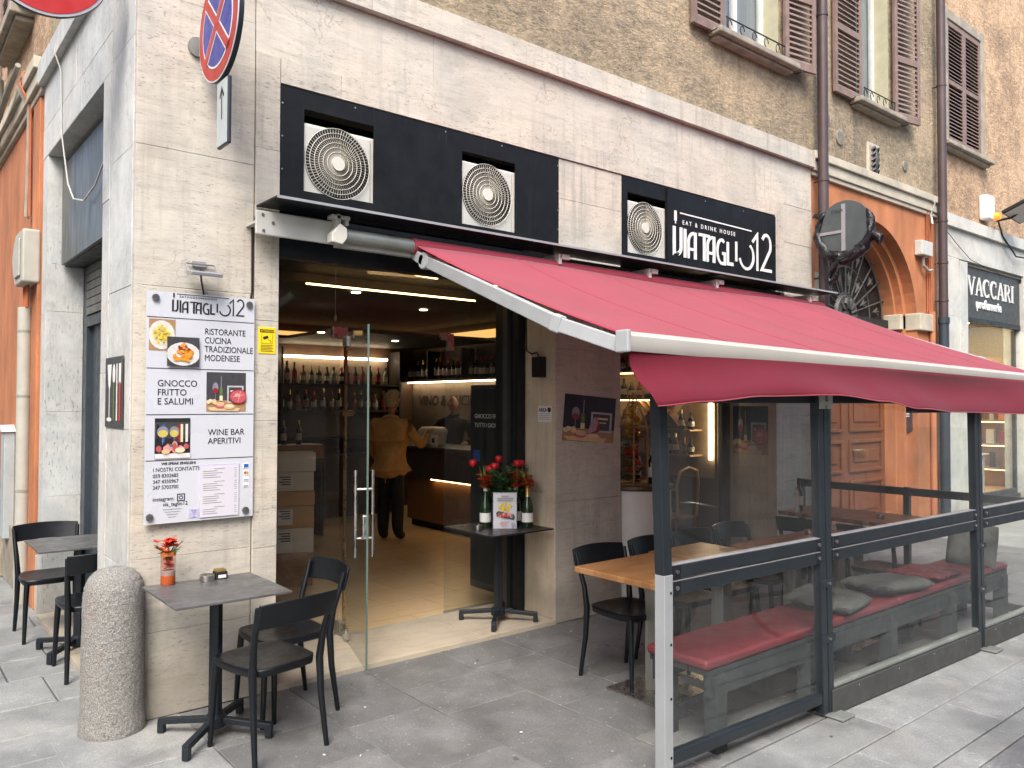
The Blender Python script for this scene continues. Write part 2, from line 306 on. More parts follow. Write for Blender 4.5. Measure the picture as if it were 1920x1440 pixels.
# ---------------------------------------------------------------- helpers
ORI = {}
def origin(p):
    while p is not None and p.parent is not None: p = p.parent
    return ORI.get(p.name, Vector((0, 0, 0))) if p is not None else Vector((0, 0, 0))
def thing(name, label, cat, loc=(0, 0, 0), group=None):
    o = bpy.data.objects.new(name, None); C.objects.link(o); o.empty_display_size = .1
    o.location = loc; ORI[o.name] = Vector(loc); o['label'] = label; o['category'] = cat
    if group: o['group'] = group
    return o
def tag(o, label, cat, group=None):
    o['label'] = label; o['category'] = cat
    if group: o['group'] = group
    return o
class MB:
    def __init__(s): s.v = []; s.f = []; s.m = []; s.T = None
    def add(s, vs, fs, mi=0):
        n = len(s.v)
        if s.T is not None: vs = [s.T @ Vector(p) for p in vs]
        s.v += [tuple(p) for p in vs]; s.f += [tuple(i+n for i in f) for f in fs]; s.m += [mi]*len(fs); return s
    def box(s, x0, x1, y0, y1, z0, z1, mi=0):
        v = [(x, y, z) for z in (z0, z1) for y in (y0, y1) for x in (x0, x1)]
        return s.add(v, [(0, 2, 3, 1), (4, 5, 7, 6), (0, 1, 5, 4), (2, 6, 7, 3), (0, 4, 6, 2), (1, 3, 7, 5)], mi)
    def obox(s, p0, p1, w, h, up=(0, 0, 1), mi=0):
        p0, p1 = Vector(p0), Vector(p1); d = (p1-p0).normalized(); u = Vector(up)
        a = d.cross(u)
        if a.length < 1e-4: a = d.cross(Vector((1, 0, 0)))
        a.normalize(); b = a.cross(d).normalized()
        v = []
        for p in (p0, p1):
            for i, j in ((-1, -1), (1, -1), (1, 1), (-1, 1)): v.append(p+a*i*w/2+b*j*h/2)
        return s.add(v, [(3, 2, 1, 0), (4, 5, 6, 7), (0, 1, 5, 4), (1, 2, 6, 5), (2, 3, 7, 6), (3, 0, 4, 7)], mi)
    def tube(s, pts, r, n=8, mi=0, caps=True, closed=False):
        P = [Vector(p) for p in pts]; k = len(P); rr = r if hasattr(r, '__len__') else [r]*k
        v = []; f = []; prev = None
        for i, p in enumerate(P):
            if closed: d = P[(i+1) % k]-P[i-1]
            else: d = P[min(i+1, k-1)]-P[max(i-1, 0)]
            d.normalize()
            if prev is None:
                a = d.cross(Vector((0, 0, 1)))
                if a.length < .05: a = d.cross(Vector((0, 1, 0)))
            else: a = prev-d*prev.dot(d)
            a.normalize(); prev = a; b = d.cross(a)
            for j in range(n):
                t = 2*math.pi*j/n; v.append(p+(a*math.cos(t)+b*math.sin(t))*rr[i])
        for i in range(k if closed else k-1):
            i2 = (i+1) % k
            for j in range(n): f.append((i*n+j, i*n+(j+1) % n, i2*n+(j+1) % n, i2*n+j))
        if caps and not closed: f.append(tuple(range(n-1, -1, -1))); f.append(tuple((k-1)*n+j for j in range(n)))
        return s.add(v, f, mi)
    def cyl(s, p0, p1, r0, r1=None, n=16, mi=0): return s.tube([p0, p1], [r0, r0 if r1 is None else r1], n, mi)
    def lathe(s, prof, c=(0, 0, 0), n=20, mi=0, sx=1, sy=1):
        v = []; f = []; k = len(prof)
        for r, z in prof:
            for j in range(n):
                t = 2*math.pi*j/n; v.append((c[0]+r*math.cos(t)*sx, c[1]+r*math.sin(t)*sy, c[2]+z))
        for i in range(k-1):
            for j in range(n): f.append((i*n+j, i*n+(j+1) % n, (i+1)*n+(j+1) % n, (i+1)*n+j))
        if prof[0][0] > 1e-6: f.append(tuple(range(n-1, -1, -1)))
        if prof[-1][0] > 1e-6: f.append(tuple((k-1)*n+j for j in range(n)))
        return s.add(v, f, mi)
    def prism(s, poly, A, U, V, D, mi=0):
        # polygon poly in the plane A + u*U + v*V, extruded by the vector D
        A, U, V, D = Vector(A), Vector(U), Vector(V), Vector(D); n = len(poly)
        v = [A+U*p[0]+V*p[1] for p in poly]; v += [p+D for p in v]
        f = [tuple(range(n)), tuple(range(2*n-1, n-1, -1))] + [(i, i+n, (i+1) % n+n, (i+1) % n) for i in range(n)]
        return s.add(v, f, mi)
    def slab(s, x0, x1, z0, z1, y, t=.03, ch=.003, fr=None, mi=0):
        # facing slab in the local frame fr = (A, U, V, Nrm): U along, V up, Nrm outwards
        A, U, V, Nn = fr or (Vector((0, 0, 0)), Vector((1, 0, 0)), Vector((0, 0, 1)), Vector((0, -1, 0)))
        q = lambda u, v, n: A+U*u+V*v+Nn*n
        v = [q(x0, z0, y-t), q(x1, z0, y-t), q(x1, z1, y-t), q(x0, z1, y-t), q(x0, z0, y-ch), q(x1, z0, y-ch), q(x1, z1, y-ch), q(x0, z1, y-ch),
             q(x0+ch, z0+ch, y), q(x1-ch, z0+ch, y), q(x1-ch, z1-ch, y), q(x0+ch, z1-ch, y)]
        f = [(8, 9, 10, 11)]
        for a, b in ((0, 4), (4, 8)):
            for i in range(4): j = (i+1) % 4; f.append((a+i, a+j, b+j, b+i))
        return s.add(v, f, mi)
    def build(s, name, m, parent=None, smooth=False, bevel=0, bseg=2, local=False, kind=None, sub=0):
        o0 = Vector((0, 0, 0)) if local else origin(parent)
        me = bpy.data.meshes.new(name); me.from_pydata([tuple(Vector(p)-o0) for p in s.v], [], s.f)
        ms = m if isinstance(m, (list, tuple)) else [m]
        for x in ms: me.materials.append(MATS[x] if isinstance(x, str) else x)
        if len(ms) > 1: me.polygons.foreach_set('material_index', s.m)
        bm = bmesh.new(); bm.from_mesh(me); bmesh.ops.recalc_face_normals(bm, faces=bm.faces); bm.to_mesh(me); bm.free()
        if smooth:
            me.polygons.foreach_set('use_smooth', [True]*len(me.polygons))
            me.set_sharp_from_angle(angle=R(38 if smooth is True else smooth))
        o = bpy.data.objects.new(name, me); C.objects.link(o)
        if parent is not None: o.parent = parent
        if bevel:
            b = o.modifiers.new('b', 'BEVEL'); b.width = bevel; b.segments = bseg; b.limit_method = 'ANGLE'; b.angle_limit = R(35); b.harden_normals = False
        if sub: d = o.modifiers.new('s', 'SUBSURF'); d.levels = sub; d.render_levels = sub
        if kind: o['kind'] = kind
        return o
def setting(mb, name, m, **k): return mb.build(name, m, None, kind='structure', **k)
def dup(root, loc=None, rz=None, label=None):
    r = root.copy(); C.objects.link(r)
    if loc is not None: r.location = loc
    if rz is not None: r.rotation_euler = (0, 0, rz)
    if label: r['label'] = label
    for ch in list(root.children):
        c = ch.copy(); C.objects.link(c); c.parent = r
        for g in ch.children:
            d = g.copy(); C.objects.link(d); d.parent = c
    return r
FRONT = Matrix(((1, 0, 0), (0, 0, -1), (0, 1, 0)))      # text on a wall that faces -Y
LEFTF = Matrix(((0, 0, -1), (-1, 0, 0), (0, 1, 0)))     # text on a wall that faces -X
def text(s, name, loc, size, m, parent, rot=FRONT, al='LEFT', ext=.0008, sx=1.0, off=0, spacing=1.0, shear=0, mesh=True):
    cu = bpy.data.curves.new(name, 'FONT'); cu.body = s; cu.size = size; cu.align_x = al; cu.extrude = ext; cu.offset = off; cu.space_character = spacing; cu.shear = shear
    cu.resolution_u = 3
    cu.materials.append(MATS[m]); tmp = bpy.data.objects.new('tmp', cu)
    me = bpy.data.meshes.new_from_object(tmp); bpy.data.objects.remove(tmp); me.name = name
    o = bpy.data.objects.new(name, me); C.objects.link(o)
    M4 = rot.to_4x4(); M4.translation = Vector(loc)-origin(parent); o.parent = parent
    o.matrix_local = M4 @ Matrix.Diagonal((sx, 1, 1, 1)); return o
def strokes(paths, A, U, V, Nn, t=.004):
    # paths: list of (polyline [(u,v)...], width); each becomes a raised flat stroke
    mb = MB(); A, U, V, Nn = Vector(A), Vector(U), Vector(V), Vector(Nn)
    for pi, (pl, w) in enumerate(paths):
        k = len(pl); L = []; Rr = []; closed = pl[0] == pl[-1] and k > 2
        for i in range(k):
            a = Vector(pl[i-1 if i else (k-2 if closed else 0)]); b = Vector(pl[i]); c = Vector(pl[i+1 if i < k-1 else (1 if closed else k-1)])
            d1 = (b-a); d2 = (c-b)
            if d1.length < 1e-9: d1 = d2
            if d2.length < 1e-9: d2 = d1
            d1.normalize(); d2.normalize(); d = (d1+d2)
            if d.length < 1e-6: d = d1
            d.normalize(); n = Vector((-d.y, d.x)); s_ = 1/max(.5, n.dot(Vector((-d1.y, d1.x))))
            ww = w[i] if hasattr(w, '__len__') else w
            L.append(b+n*ww/2*s_); Rr.append(b-n*ww/2*s_)
        tt = t+.00015*(pi % 7)
        q = lambda p, h: A+U*p.x+V*p.y+Nn*h
        v = []; f = []
        for i in range(k): v += [q(L[i], 0), q(Rr[i], 0), q(L[i], tt), q(Rr[i], tt)]
        for i in range(k-1):
            a = 4*i; b = a+4
            f += [(a+2, a+3, b+3, b+2), (a, a+2, b+2, b), (a+1, b+1, b+3, a+3)]
        f += [(0, 1, 3, 2), (4*k-4, 4*k-2, 4*k-1, 4*k-3)]
        mb.add(v, f)
    return mb
def arc(cx, cy, rx, ry, a0, a1, n=10): return [(cx+rx*math.cos(R(a0+(a1-a0)*i/n)), cy+ry*math.sin(R(a0+(a1-a0)*i/n))) for i in range(n+1)]
def lerp(a, b, t): return a+(b-a)*t
X3, Y3, Z3 = Vector((1, 0, 0)), Vector((0, 1, 0)), Vector((0, 0, 1))
FRf = (Vector((0, 0, 0)), X3, Z3, -Y3)                 # front wall frame (u = x, normal -Y, offset outwards)
FRl = (Vector((0, 0, 0)), Y3, Z3, -X3)                 # side street wall frame (u = y, normal -X)
# ================================================================ ground and paving
g = MB(); g.add([(-60, -60, -.03), (90, -60, -.03), (90, 60, -.03), (-60, 60, -.03)], [(0, 1, 2, 3)])
setting(g, 'ground', 'joint_dark')
rnd = random.Random(11)
def pave_row(parent, y0, y1, x0, x1, lmin, lmax, matf, x_first=None):
    x = x0-rnd.random()*lmin
    while x < x1:
        L = rnd.uniform(lmin, lmax); a, b = max(x, x0), min(x+L, x1); x += L
        if b-a < .08: continue
        g_ = .004; dz = rnd.uniform(-.0025, .0025); mb = MB()
        tx, ty = rnd.uniform(-.0015, .0015), rnd.uniform(-.0015, .0015)
        mb.slab(a+g_, b-g_, y0+g_, y1-g_, dz, .03, .006, (Vector((0, 0, 0)), X3, Y3, Z3))
        mb.v = [(p[0], p[1], p[2]+tx*(p[0]-a)+ty*(p[1]-y0)) for p in mb.v]
        mb.build('paving_slab', matf((a+b)/2, (y0+y1)/2), parent)
pav = MB().box(-1.6, 16, -2.89, .6, -.06, -.022); pav = setting(pav, 'pavement', 'joint_dark')
def pmat(x, y):  # slab tones: worn stone, plus the awning's shade painted in towards the facade
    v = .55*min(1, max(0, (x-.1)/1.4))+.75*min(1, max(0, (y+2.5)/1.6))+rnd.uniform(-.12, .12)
    return 'paving_light' if (y < -2.2 or x < .1 or v < .35) else ('paving_shade_mid' if v < .92 else 'paving_shade_dark')
def pave_col(parent, x0, x1, y0, y1, lmin, lmax, matf, gap=.0022):
    y = y1+rnd.random()*lmin*.6
    while y > y0:
        L = rnd.uniform(lmin, lmax); a, b_ = max(y-L, y0), min(y, y1); y -= L
        if b_-a < .07: continue
        g_ = gap; dz = rnd.uniform(-.0022, .0022); mb = MB(); tx, ty = rnd.uniform(-.002, .002), rnd.uniform(-.002, .002)
        mb.slab(x0+g_, x1-g_, a+g_, b_-g_, dz, .03, .004, (Vector((0, 0, 0)), X3, Y3, Z3))
        mb.v = [(p[0], p[1], p[2]+tx*(p[0]-x0)+ty*(p[1]-a)) for p in mb.v]
        mb.build('paving_slab', matf((x0+x1)/2, (a+b_)/2), parent)
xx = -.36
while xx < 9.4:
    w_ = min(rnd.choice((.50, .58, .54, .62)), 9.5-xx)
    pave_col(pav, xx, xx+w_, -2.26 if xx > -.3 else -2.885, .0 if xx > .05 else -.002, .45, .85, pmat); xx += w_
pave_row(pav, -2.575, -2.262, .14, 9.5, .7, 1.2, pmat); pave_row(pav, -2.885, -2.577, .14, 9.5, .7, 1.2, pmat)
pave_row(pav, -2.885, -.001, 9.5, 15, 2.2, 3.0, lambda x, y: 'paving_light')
sidep = MB().box(-3.2, .06, -2.88, 16, -.058, -.021); sidep = setting(sidep, 'side_street', 'joint_dark')
y = -2.9
while y < 9:
    h = rnd.choice((.36, .44, .52, .40)) if y < 5 else 1.0
    x1 = .07 if y > -1.2 else -.36
    pave_row(sidep, y, y+h, -3.2, x1 if y > .0 else (.07 if y+h < .0 and y > -1.25 else x1), .7, 1.6, lambda x, y: 'paving_light'); y += h
kb = MB(); kb.slab(-3, 16, -3.02, -2.893, .004, .05, .006, (Vector((0, 0, 0)), X3, Y3, Z3)); setting(kb, 'kerb', 'paving_light')
rd = MB().box(-30, 40, -9.4, -3.028, -.06, -.004); setting(rd, 'road', 'asphalt')

# ================================================================ corner building clad in travertine
cb = thing('corner_building', 'travertine clad corner building with tan plaster above and the wine bar in its ground floor', 'building', (0, 0, 0))
rs = random.Random(5)
def slabs(parent, xs, zs, off, mt, fr=FRf, t=.035, name='stone_slab', gap=.0009):
    for i in range(len(zs)-1):
        for j in range(len(xs)-1):
            mb = MB(); mb.slab(xs[j]+gap, xs[j+1]-gap, zs[i]+gap, zs[i+1]-gap, off+rs.uniform(-.0012, .0012), t, .0016, fr); mb.build(name, mt, parent)
T = 'travertine'
slabs(cb, [0, .648], [0, .46, .86, 1.55, 2.33, 3.09, 3.93, 4.228], 0, T)
slabs(cb, [.652, .80], [0, .85, 1.59, 2.18, 3.2, 3.765], .012, T)
slabs(cb, [.803, 1.2, 2.75, 4.1, 5.1, 6.058], [3.615, 3.765], .012, T)
slabs(cb, [6.06, 6.215], [0, 1.1, 2.3, 2.98, 3.765], .012, T)
slabs(cb, [.652, 1.9, 3.25, 4.6, 5.75, 6.77], [3.768, 4.228], 0, T)
slabs(cb, [6.218, 6.77], [0, .9, 1.72, 2.75, 3.37, 3.765], 0, T)
for zs, xs in (([0, .42], [3.04, 3.775]), ([.42, .93], [3.04, 3.42, 3.775]), ([.93, 1.5], [3.04, 3.3, 3.775]), ([1.5, 2.12], [3.04, 3.775]), ([2.12, 2.86], [3.04, 3.36, 3.775]), ([2.86, 3.30, 3.612], [3.075, 3.79])):
    slabs(cb, xs, zs, 0, T)
slabs(cb, [-.05, 1.4, 2.7, 4.05, 5.4, 6.775], [4.231, 4.41], .05, T, t=.09, name='cornice_slab')
# corner strip and side street face
slabs(cb, [0, .05], [0, 1.55, 3.09, 4.228], -.004, T, FRl)
TC = 'travertine_cool'
slabs(cb, [.055, .555], [0, .8, 1.55, 2.33, 3.09, 3.7, 4.27], 0, TC, FRl)
slabs(cb, [.575, .75], [0, .8, 1.87, 2.9, 3.66], 0, TC, FRl)
slabs(cb, [.575, 1.4, 2.2, 2.85], [3.663, 3.90], 0, TC, FRl)
slabs(cb, [.56, 1.6, 2.85], [3.903, 4.27], -.001, TC, FRl)
slabs(cb, [2.65, 2.85], [0, 1.2, 2.4, 3.66], 0, TC, FRl)
slabs(cb, [-.05, 1.3, 2.86], [4.273, 4.45], .05, TC, FRl, t=.09, name='cornice_slab')
# stone reveals
slabs(cb, [.002, .36], [.03, 1.0, 2.6], 0, 'travertine_vert', (Vector((3.04, 0, 0)), Y3, Z3, -X3))
slabs(cb, [.002, .55], [.0, 1.05, 2.05, 2.86], 0, 'travertine_vert', (Vector((6.06, 0, 0)), Y3, Z3, -X3))
slabs(cb, [.0, .27], [0, .95, 1.62, 2.42, 2.8, 3.66], 0, TC, (Vector((0, 2.65, 0)), X3, Z3, -Y3))
slabs(cb, [.0, .40], [.76, 1.7, 2.65], 0, TC, (Vector((0, 0, 3.66)), X3, Y3, -Z3))
# core walls behind the cladding
m = MB()
m.box(.036, .80, .036, .69, 0, 2.85); m.box(.036, .80, .036, .69, 2.85, 4.2); m.box(3.076, 3.77, .036, .60, 0, 4.2); m.box(6.10, 6.76, .036, .9, 0, 4.2)
m.box(.80, 3.076, .036, .6, 3.62, 4.2); m.box(3.77, 6.10, .036, .6, 3.62, 4.2); m.box(.036, .4, .69, .745, 0, 3.66)
m.box(.40, .6, .745, 2.66, 3.3, 4.2); m.box(.036, .6, 2.66, 2.85, 0, 4.2); m.box(.036, .4, .745, 2.66, 3.70, 4.2)
m.build('core_wall', 'joint_grey', cb)
# plaster wall above, with the three window openings left open
def holed(x0, x1, z0, z1, holes, y, t, name, mt, parent, fr=None):
    mb = MB(); xs = sorted({x0, x1} | {h[0] for h in holes} | {h[1] for h in holes}); zs = sorted({z0, z1} | {h[2] for h in holes} | {h[3] for h in holes})
    for i in range(len(xs)-1):
        for j in range(len(zs)-1):
            cx, cz = (xs[i]+xs[i+1])/2, (zs[j]+zs[j+1])/2
            if any(h[0] < cx < h[1] and h[2] < cz < h[3] for h in holes): continue
            if fr: mb.box(y, y+t, xs[i], xs[i+1], zs[j], zs[j+1])
            else: mb.box(xs[i], xs[i+1], y, y+t, zs[j], zs[j+1])
    bm = bmesh.new(); me = bpy.data.meshes.new('t'); me.from_pydata(mb.v, [], mb.f); bm.from_mesh(me)
    bmesh.ops.remove_doubles(bm, verts=bm.verts, dist=1e-5)
    # drop the inner shared walls
    seen = {}
    for f in list(bm.faces): seen.setdefault(tuple(sorted(v.index for v in f.verts)), []).append(f)
    kill = [f for fs in seen.values() if len(fs) > 1 for f in fs]; bmesh.ops.delete(bm, geom=kill, context='FACES_ONLY')
    out = MB(); bm.verts.ensure_lookup_table(); bm.verts.index_update(); out.add([v.co[:] for v in bm.verts], [tuple(v.index for v in f.verts) for f in bm.faces]); bm.free()
    return out.build(name, mt, parent)
H1, H2, H3 = (5.18, 6.2, 5.25, 7.4), (7.83, 8.62, 5.25, 7.4), (10.22, 11.36, 5.3, 6.95)
holed(0.02, 6.85, 4.40, 11.5, [H1], .03, .3, 'upper_wall', 'plaster_dark', cb)
holed(.05, 2.85, 4.44, 11.5, [], .03, .3, 'upper_wall', 'plaster_dark', cb, fr=True)
MB().box(-.2, 6.85, -.2, 14, 11.5, 11.7).build('roof_slab', 'cream_trim', cb)
MB().box(.3, 6.8, 13.8, 14, 0, 11.5).build('rear_wall', 'plaster_dark', cb)

# black fascia panels with holes for the air conditioners
ACH = [(.955, 1.437, 2.992, 3.497), (2.144, 2.630, 2.965, 3.482), (3.86, 4.355, 2.972, 3.482)]
holed(.803, 3.07, 2.86, 3.612, ACH[:2], -.004, .008, 'fascia_panel', 'panel_black', cb)
holed(3.793, 4.358, 2.86, 3.612, [(3.86, 4.352, 2.972, 3.482)], -.004, .008, 'fascia_panel', 'panel_black', cb)
sp = MB().box(4.36, 6.056, -.018, .004, 2.855, 3.60).build('sign_panel', 'panel_black', cb)
sc_ = MB()
for x, z in ((.815, 3.5), (.815, 3.3), (.815, 3.1), (.815, 2.92), (3.06, 3.55), (3.06, 3.35), (3.06, 3.2), (3.06, 3.05), (3.06, 2.9), (1.3, 3.585), (2.0, 3.585), (2.5, 3.59), (1.7, 2.9), (4.9, 3.57), (5.5, 3.57), (6.04, 3.3)):
    sc_.cyl((x, -.004, z), (x, -.0075 if x < 4 else -.02, z), .006, n=8)
sc_.build('rivets', 'steel', cb, kind='stuff')
vb = MB(); vb.box(.80, 3.07, .42, .45, 2.86, 3.62); vb.box(3.77, 6.06, .42, .45, 2.86, 3.62)
vb.build('recess_back', 'void_black', cb)
# lettering and logo strokes
def logo(A, U, V, Nn, w, parent, mt, t=.006):
    # u in metres from the left end of the logo (natural width 1.549), v from its foot; scaled to width w
    k = w/1.549; W_ = .037; P = []
    def sh(pl): return [(p[0]*k, p[1]*k) for p in pl]
    P.append(([(.022, .265), (.022, .0215), (.06, .0215)] + arc(.055, .085, .062, .064, -90, 0, 6) + [(.117, .265)], W_))
    P.append(([(.173, .26), (.173, .0)], W_))
    for a in (.222, .50):
        P.append(([(a, .0), (a, .11)] + arc(a+.085, .15, .085, .085, 180, 95, 8), W_*.8)); P.append(([(a+.098, .245), (a+.098, 0)], W_)); P.append(([(a, .085), (a+.098, .085)], W_*.7))
    P.append(([(.37, .238), (.535, .238)], W_*.75)); P.append(([(.452, .24), (.452, .0)], W_))
    P.append((arc(.715, .120, .066, .112, 55, 275, 12) + [(.765, .010), (.765, .105), (.725, .105)], W_*.8)); P.append(([(.812, .225), (.812, .018), (.90, .018)], W_*.9))
    P.append(([(.948, .245), (.948, .055)], W_*.8))
    P.append((arc(1.115, .125, .117, .125, 195, 420, 18), W_*.75))
    P.append(([(1.215, .275), (1.30, .36), (1.30, .0)], W_*.8))
    P.append((arc(1.455, .27, .075, .105, 150, -25, 12) + [(1.375, .02), (1.549, .02)], W_*.85))
    P.append(([(.105, .393), (1.20, .382)], .012))
    P.append(([(.040, .405), (.040, .315)], .030)); P.append(([(.040, .315), (.040, .290)], .010))
    out = [(sh(pl), wd*k) for pl, wd in P]
    return strokes(out, A, U, V, Nn, t*k).build('logo_lettering', mt, parent)
logo((4.427, -.018, 3.009), X3, Z3, -Y3, 1.549, cb, 'letter_white')
text('EAT & DRINK HOUSE', 'tagline_lettering', (4.567, -.0185, 3.306), .055, 'letter_white', cb, sx=1.0, spacing=1.62, off=.0006)
MB()
# steel cover lip over the awning roller
lip = MB(); lip.box(.655, 6.72, -.319, -.02, 2.843, 2.852)
lip.build('cover_lip', 'metal_dark', cb)
lp2 = MB(); lp2.box(.655, 6.72, -.326, -.3195, 2.838, 2.853); lp2.build('lip_flashing', 'alu', cb)
bm_ = MB(); bm_.box(.803, 3.038, .015, .10, 2.575, 2.84); bm_.build('door_header', 'metal_dark', cb)
hb = MB(); hb.box(3.778, 6.058, .10, .2, 2.62, 2.86); hb.box(3.05, 6.07, -.06, -.02, 2.74, 2.82); hb.build('window_header', 'anthracite_flat', cb)
# threshold
slabs(cb, [.80, 1.56, 2.35, 3.04], [-.015, .70], .03, 'travertine_step', (Vector((0, 0, 0)), X3, Y3, Z3), t=.055, name='threshold_slab')
slabs(cb, [-.03, .35], [.76, 1.7, 2.65], .035, 'travertine_step', (Vector((0, 0, 0)), X3, Y3, Z3), t=.06, name='threshold_slab')
slabs(cb, [3.78, 6.06], [.0, .55], .06, 'travertine_step', (Vector((0, 0, 0)), X3, Y3, Z3), t=.075, name='sill_slab')

# side street shop front
ss = thing('side_shop_front', 'tall slate grey shop door recessed under a grey metal panel on the side street', 'shop front', (.3, 1.7, 0))
MB().box(.10, .125, .76, 2.62, 2.79, 3.58).build('sign_panel', 'panel_grey', ss)
MB().box(.125, .42, .76, 2.62, 2.78, 2.81).build('panel_underside', 'metal_dark', ss)
f = MB(); f.box(.27, .34, 2.52, 2.64, .03, 2.78); f.box(.27, .34, .76, .86, .03, 2.78); f.box(.27, .34, .86, 2.52, 2.3, 2.38); f.build('door_frame', 'door_slate', ss)
MB().box(.31, .33, .86, 2.52, .03, 2.3).build('door_leaf', 'door_slate', ss)
for k in range(6): MB().box(.26, .285, .8, 2.5, 2.39+k*.065, 2.39+k*.065+.058).build('shutter_slat', 'panel_grey', ss)
cab = MB(); cab.tube([(-.02, 2.1, 4.45), (-.055, 2.1, 4.3), (-.01, 2.09, 4.15), (-.01, 2.05, 3.7), (.03, 2.0, 3.3), (.05, 1.9, 3.17), (.06, 1.6, 3.1), (.07, 1.3, 3.15), (.085, .95, 3.35), (.09, .85, 3.6)], .006, 6)
tag(cab.build('hanging_cable', 'cable_white', None, smooth=60), 'thin pale cable looping down across the grey metal panel on the side street', 'cable')

# ---------------------------------------------------------------- windows with louvred shutters
def shutter(parent, A, U, Nn, w, h, nsl, rail=True, rails=(0.5,), flat=False):
    A, U, Nn = Vector(A), Vector(U), Vector(Nn); V = Z3; fr = (A, U, V, Nn)
    mb = MB(); st = .055; t = .035
    def bar(u0, u1, v0, v1, n0=0, n1=t):
        q = lambda u, v, n: A+U*u+V*v+Nn*n
        mb.add([q(u0, v0, n0), q(u1, v0, n0), q(u1, v1, n0), q(u0, v1, n0), q(u0, v0, n1), q(u1, v0, n1), q(u1, v1, n1), q(u0, v1, n1)],
               [(0, 3, 2, 1), (4, 5, 6, 7), (0, 1, 5, 4), (1, 2, 6, 5), (2, 3, 7, 6), (3, 0, 4, 7)])
    bar(0, st, 0, h); bar(w-st, w, 0, h); bar(st, w-st, 0, .07); bar(st, w-st, h-.07, h)
    for r_ in rails: bar(st, w-st, h*r_-.03, h*r_+.03)
    s_ = mb.build('shutter', 'shutter_brown', parent)
    step = (h-.14)/nsl
    for k in range(nsl):
        v0 = .07+k*step
        if any(abs(v0+step/2-h*r_) < .045 for r_ in rails): continue
        q = lambda u, v, n: A+U*u+V*v+Nn*n; m2 = MB()
        a, b = v0+step*.05, v0+step*.62
        m2.add([q(st, a, t-.004), q(w-st, a, t-.004), q(w-st, b, .006), q(st, b, .006), q(st, a+.008, t-.004), q(w-st, a+.008, t-.004), q(w-st, b+.008, .006), q(st, b+.008, .006)],
               [(0, 3, 2, 1), (4, 5, 6, 7), (0, 1, 5, 4), (1, 2, 6, 5), (2, 3, 7, 6), (3, 0, 4, 7)])
        m2.build('slat', 'shutter_brown', s_)
    return s_
def open_window(name, label, x0, x1, z0, z1, wl, wr):
    t = thing(name, label, 'window', ((x0+x1)/2, 0, z0), 'upstairs windows with brown louvred shutters')
    xs, xe = x0-.18, x1+.16
    s_ = MB(); s_.box(xs, xe, -.13, .03, z0-.09, z0-.03); s_.box(xs+.04, xe-.04, -.07, .03, z0-.125, z0-.09); s_.build('sill', 'sill_stone', t, bevel=.012)
    r_ = MB(); r_.box(x0, x0+.012, .03, .3, z0, z1); r_.box(x1-.012, x1, .0302, .3, z0, z1); r_.box(x0, x1, .0301, .3, z0-.03, z0-.001); r_.build('reveal', 'frame_cream', t)
    fr = MB(); w = .05
    for a, b in ((x0+.012, x0+.012+w), (x1-.012-w, x1-.012), ((x0+x1)/2-w*.7, (x0+x1)/2+w*.7)): fr.box(a, b, .20, .25, z0, z1)
    fr.box(x0+.012, x1-.012, .2002, .2498, z0, z0+.07); fr.build('frame', 'window_white', t)
    MB().box(x0+.03, x1-.03, .222, .228, z0+.03, z1).build('pane', 'glass_upper', t)
    MB().box(x0-.01, x1+.01, .27, .29, z0, z1).build('curtain', 'curtain', t)
    shutter(t, (x0-wl, -.005, z0-.06), X3, -Y3, wl, z1-z0, 34, rails=(.35,)); shutter(t, (x1+.01, -.02, z0-.06), (.985, -.17, 0), (-.17, -.985, 0), wr, z1-z0, 34, rails=(.35,))
    gr = MB(); gr.tube([(x0+.0, -.06, z0+.12), (x1-.02, -.06, z0+.12)], .007, 6); gr.tube([(x0+.0, -.06, z0), (x1-.02, -.06, z0)], .006, 6)
    for a in (x0+.01, x1-.03): gr.tube([(a, -.06, z0-.01), (a, -.06, z0+.13)], .006, 6)
    n = 5
    for k in range(n):
        cx = x0+(x1-x0)*(k+.5)/n
        gr.tube([(cx-.05+.035*math.cos(t_), -.06, z0+.06+.045*math.sin(t_)) for t_ in [i*.6 for i in range(9)]], .005, 5)
    gr.build('railing', 'iron', t, smooth=60)
    hk = MB()
    for a in (x0-wl*.5, x1+wr*.5): hk.tube([(a, -.02, z0-.09), (a, -.10, z0-.09), (a+.03, -.10, z0-.06)], .007, 5)
    hk.build('shutter_hook', 'iron', t)
    return t
open_window('window', 'open window with grey curtain directly above the black sign panel, left of the brown drainpipe', H1[0], H1[1], H1[2], H1[3], .47, .46)
open_window('window', 'open window between the two drainpipes, above the orange arch', H2[0], H2[1], H2[2], H2[3], .60, .50)
t = thing('window', 'closed brown louvred shutters in a pale frame, right of the second drainpipe', 'window', (10.8, 0, 5.3), 'upstairs windows with brown louvred shutters')
f = MB(); f.box(10.10, 10.22, -.03, .05, 5.25, 7.08); f.box(11.36, 11.48, -.03, .05, 5.25, 7.08); f.box(10.22, 11.36, -.03, .05, 6.95, 7.08); f.build('surround', 'sill_stone', t, bevel=.008)
s_ = MB(); s_.box(10.05, 11.62, -.11, .03, 5.18, 5.24); s_.box(10.09, 11.58, -.06, .03, 5.145, 5.18); s_.build('sill', 'sill_stone', t, bevel=.012)
shutter(t, (10.225, .02, 5.26), X3, -Y3, .565, 1.68, 30, rails=(.5,)); shutter(t, (10.795, .02, 5.26), X3, -Y3, .56, 1.68, 30, rails=(.5,))
MB().box(10.2, 11.4, .12, .14, 5.2, 7).build('dark_backing', 'void_black', t)

